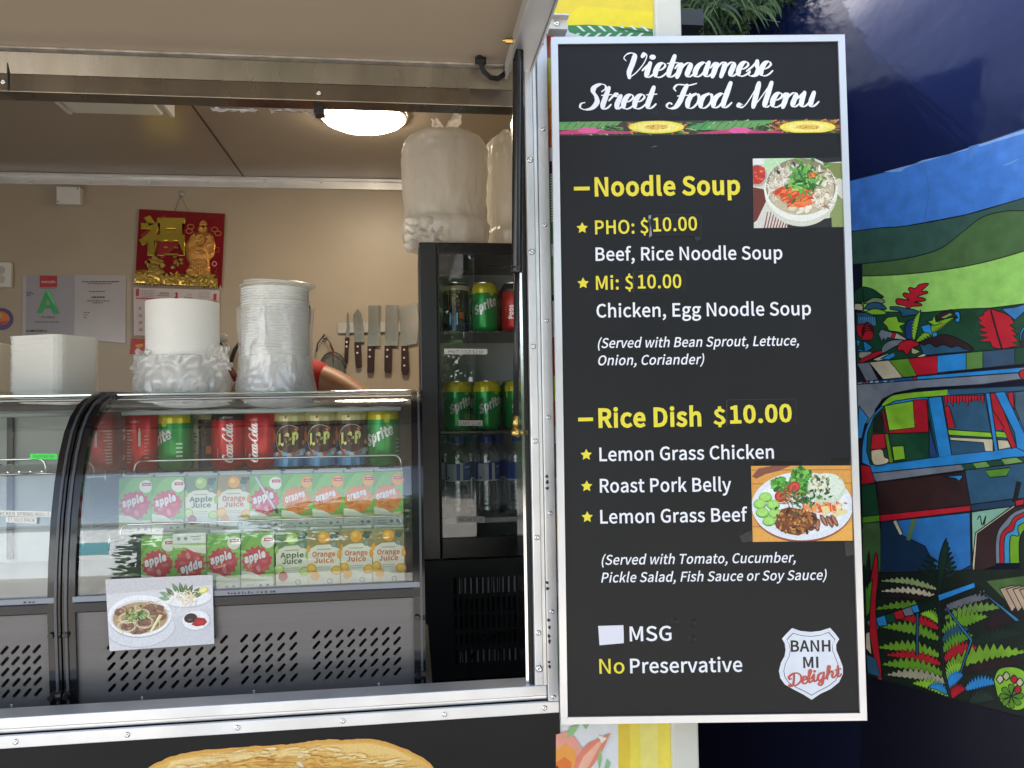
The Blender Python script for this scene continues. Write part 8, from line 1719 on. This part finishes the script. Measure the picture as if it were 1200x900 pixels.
for i in range(1000):
    px = 798+R_.random()**1.15*108; py = R_.uniform(-55, 12); y = 1.82+R_.uniform(-.13, .16)
    b = W(px, py, y); L_ = R_.uniform(.05, .15)*(1.0 if px < 880 else .55); blade(b, L_, R_.uniform(-1.3, 1.3), R_.uniform(.0012, .0034), R_.choice((0, 0, 1, 1, 2, 2, 3)), R_.uniform(-.5, .3))
for i in range(2600):       # small leaves
    px = 797+R_.random()**1.35*165; py = R_.uniform(-60, 42 if px < 878 else (12 if px < 905 else 5)); y = 1.84+R_.uniform(-.10, .22); c_ = W(px, py, y); s_ = R_.uniform(.004, .010)
    e = Matrix.Rotation(R_.uniform(0, 6.28), 3, Vector((R_.random()-.5, R_.random()-.5, R_.random()-.5)).normalized()); k.mi = R_.choice((0, 1, 2, 2, 1)); k.add([c_+e @ Vector(q)*s_ for q in ((-1.2, 0, 0), (-.3, .5, .1), (.6, .4, 0), (1.2, 0, -.2), (.6, -.4, 0), (-.3, -.5, .1))], [(0,1,2,3,4,5)])
for b0, b1, b2 in (((872, 4), (893, 22), (914, 26)), ((880, 2), (890, 12), (902, 18))): 
    k.mi = 3; k.tube([W(*b0, 1.75), W(*b1, 1.74), W(*b2, 1.735)], .0010, 4)
fo = k.build('foliage', GL, pl); fo['kind'] = 'stuff'
k = MB(); a_, b_ = W(760, 8, 1.86), W(960, 0, 2.0); k.box(XE+.004, b_.x-.04, 2.06, 2.16, zl(860, 46, 2.06), pc.z+.5); k.build('plant_backing', BLACK_M, pl)  # dark box added behind the leaves to block the bright sky
# grey gutter edge peeping out under the plant
a_, b_ = W(778, 17, 1.66), W(813, 43, 1.66); gt = thing('gutter_edge', 'dark slanting gutter end with a pale lip under the plant', 'gutter', b_)
k = MB(); d_ = (b_-a_).normalized(); nn = Vector((-d_.z, 0, d_.x)); k.prism([a_, b_, b_+nn*.022*(-1 if nn.z > 0 else 1), a_+nn*.022*(-1 if nn.z > 0 else 1)], (0, .05, 0)); k.build('gutter_side', mat('gutter_grey', (.05, .055, .06), rough=.4), gt)
k = MB(); k.cyl(a_+Vector((0, -.004, 0)), b_+Vector((0, -.004, 0)), .0032, 8); k.build('gutter_lip', ALU, gt, smooth=True)
k = MB(); k.box(XE+.001, b_.x, 1.60, 1.66, b_.z-.004, b_.z+.03); k.build('gutter_bracket', MAT['gutter_grey'], gt)
# ================================================================== the street behind the camera, seen only in glass and gloss
PALE = mat('pale_render', (.78, .82, .86), rough=.8, noise_amt=.08, noise_scale=1)
bd = thing('reflection_building', 'pale building across the street, seen only in the glass reflections', 'building', (-10, -16, 0))  # added out of view, sized so its bright wall mirrors in the case glass
k = MB(); k.box(-16, -5.6, -22, -16, 0, 4.4); k.build('wall', PALE, bd); k = MB(); k.box(-16.3, -5.3, -22.3, -15.7, 4.4, 4.7); k.build('roof', mat('roof_grey', (.2, .2, .21), rough=.7), bd)
for i in range(4): x = -15.2+i*2.6; k = MB(); k.box(x, x+.7, -16.05, -15.98, 1.9, 2.9); w_ = k.build('window', mat('window_blue', (.10, .35, .42), rough=.2), bd)
hg = thing('reflection_hedge', 'tall dark hedge across the street behind the viewer, seen only in reflections', 'hedge', (1, -13, 0)); R_ = random.Random(5); k = MB()  # added out of view to block the bright horizon from the case glass
k.mi = 2; k.box(-5.0, 12, -13.2, -12.6, 0, 2.2)
for i in range(5000): c_ = Vector((R_.uniform(-5.3, 12), R_.uniform(-12.9, -12.3), R_.uniform(0, 2.9)+.3*math.sin(i))); e = Matrix.Rotation(R_.uniform(0, 6.28), 3, Vector((R_.random()-.5, R_.random()-.5, R_.random()-.5)).normalized()); s_ = R_.uniform(.1, .24); k.mi = R_.choice((0, 1, 2)); k.add([c_+e @ Vector(q)*s_ for q in ((-1, 0, 0), (0, .5, .1), (1, 0, 0), (0, -.5, .1))], [(0,1,2,3)])
o = k.build('foliage', GL[:3], hg); o['kind'] = 'stuff'
def tree(x, y, h, label, seed):
    t = thing('street_tree', label, 'tree', (x, y, 0), 'street trees behind the viewer'); R = random.Random(seed)
    k = MB(); k.tube([(x, y, 0), (x+.1, y, h*.3), (x-.05, y+.1, h*.6)], [.2, .15, .08], 8); 
    for i in range(5): a_ = i*1.3; k.tube([(x, y, h*.42), (x+.9*math.cos(a_), y+.9*math.sin(a_), h*.65), (x+1.5*math.cos(a_), y+1.5*math.sin(a_), h*.8)], [.08, .05, .02], 6)
    k.build('trunk', mat('bark', (.10, .07, .05), rough=.9), t, smooth=True)
    k = MB()
    for i in range(3600):
        c_ = Vector((R.gauss(0, 1), R.gauss(0, 1), R.gauss(0, .8))); c_ = c_.normalized()*R.random()**.4*(1.9+.4*math.sin(5*c_.x)); c_ = Vector((x+c_.x, y+c_.y, h*.72+c_.z*.9)); e = Matrix.Rotation(R.uniform(0, 6.28), 3, Vector((R.random()-.5, R.random()-.5, R.random()-.5)).normalized()); s_ = R.uniform(.08, .2); k.mi = R.choice((0, 1, 2))
        k.add([c_+e @ Vector(q)*s_ for q in ((-1, 0, 0), (0, .5, .1), (1, 0, 0), (0, -.5, .1))], [(0,1,2,3)])
    o = k.build('crown', GL[:3], t); o['kind'] = 'stuff'
tree(3.5, -9, 6.5, 'leafy street tree behind the viewer, mirrored in the glossy navy shoulder', 1)
tree(-1.2, -13.6, 6.0, 'leafy street tree beside the pale building, seen only in reflections', 2)
tree(9, -14, 7.5, 'tall street tree further along behind the viewer, seen only in reflections', 3)
tree(-.2, -10.5, 5.2, 'shorter street tree in front of the hedge behind the viewer, seen only in reflections', 9)
tree(-6.0, 3.2, 6.6, 'street tree beyond the far end of the truck, seen only mirrored in the navy gloss', 12)
tree(-8.5, 6.0, 8.0, 'taller street tree behind the truck, seen only mirrored in the navy gloss', 15)
bpy.context.view_layer.update()
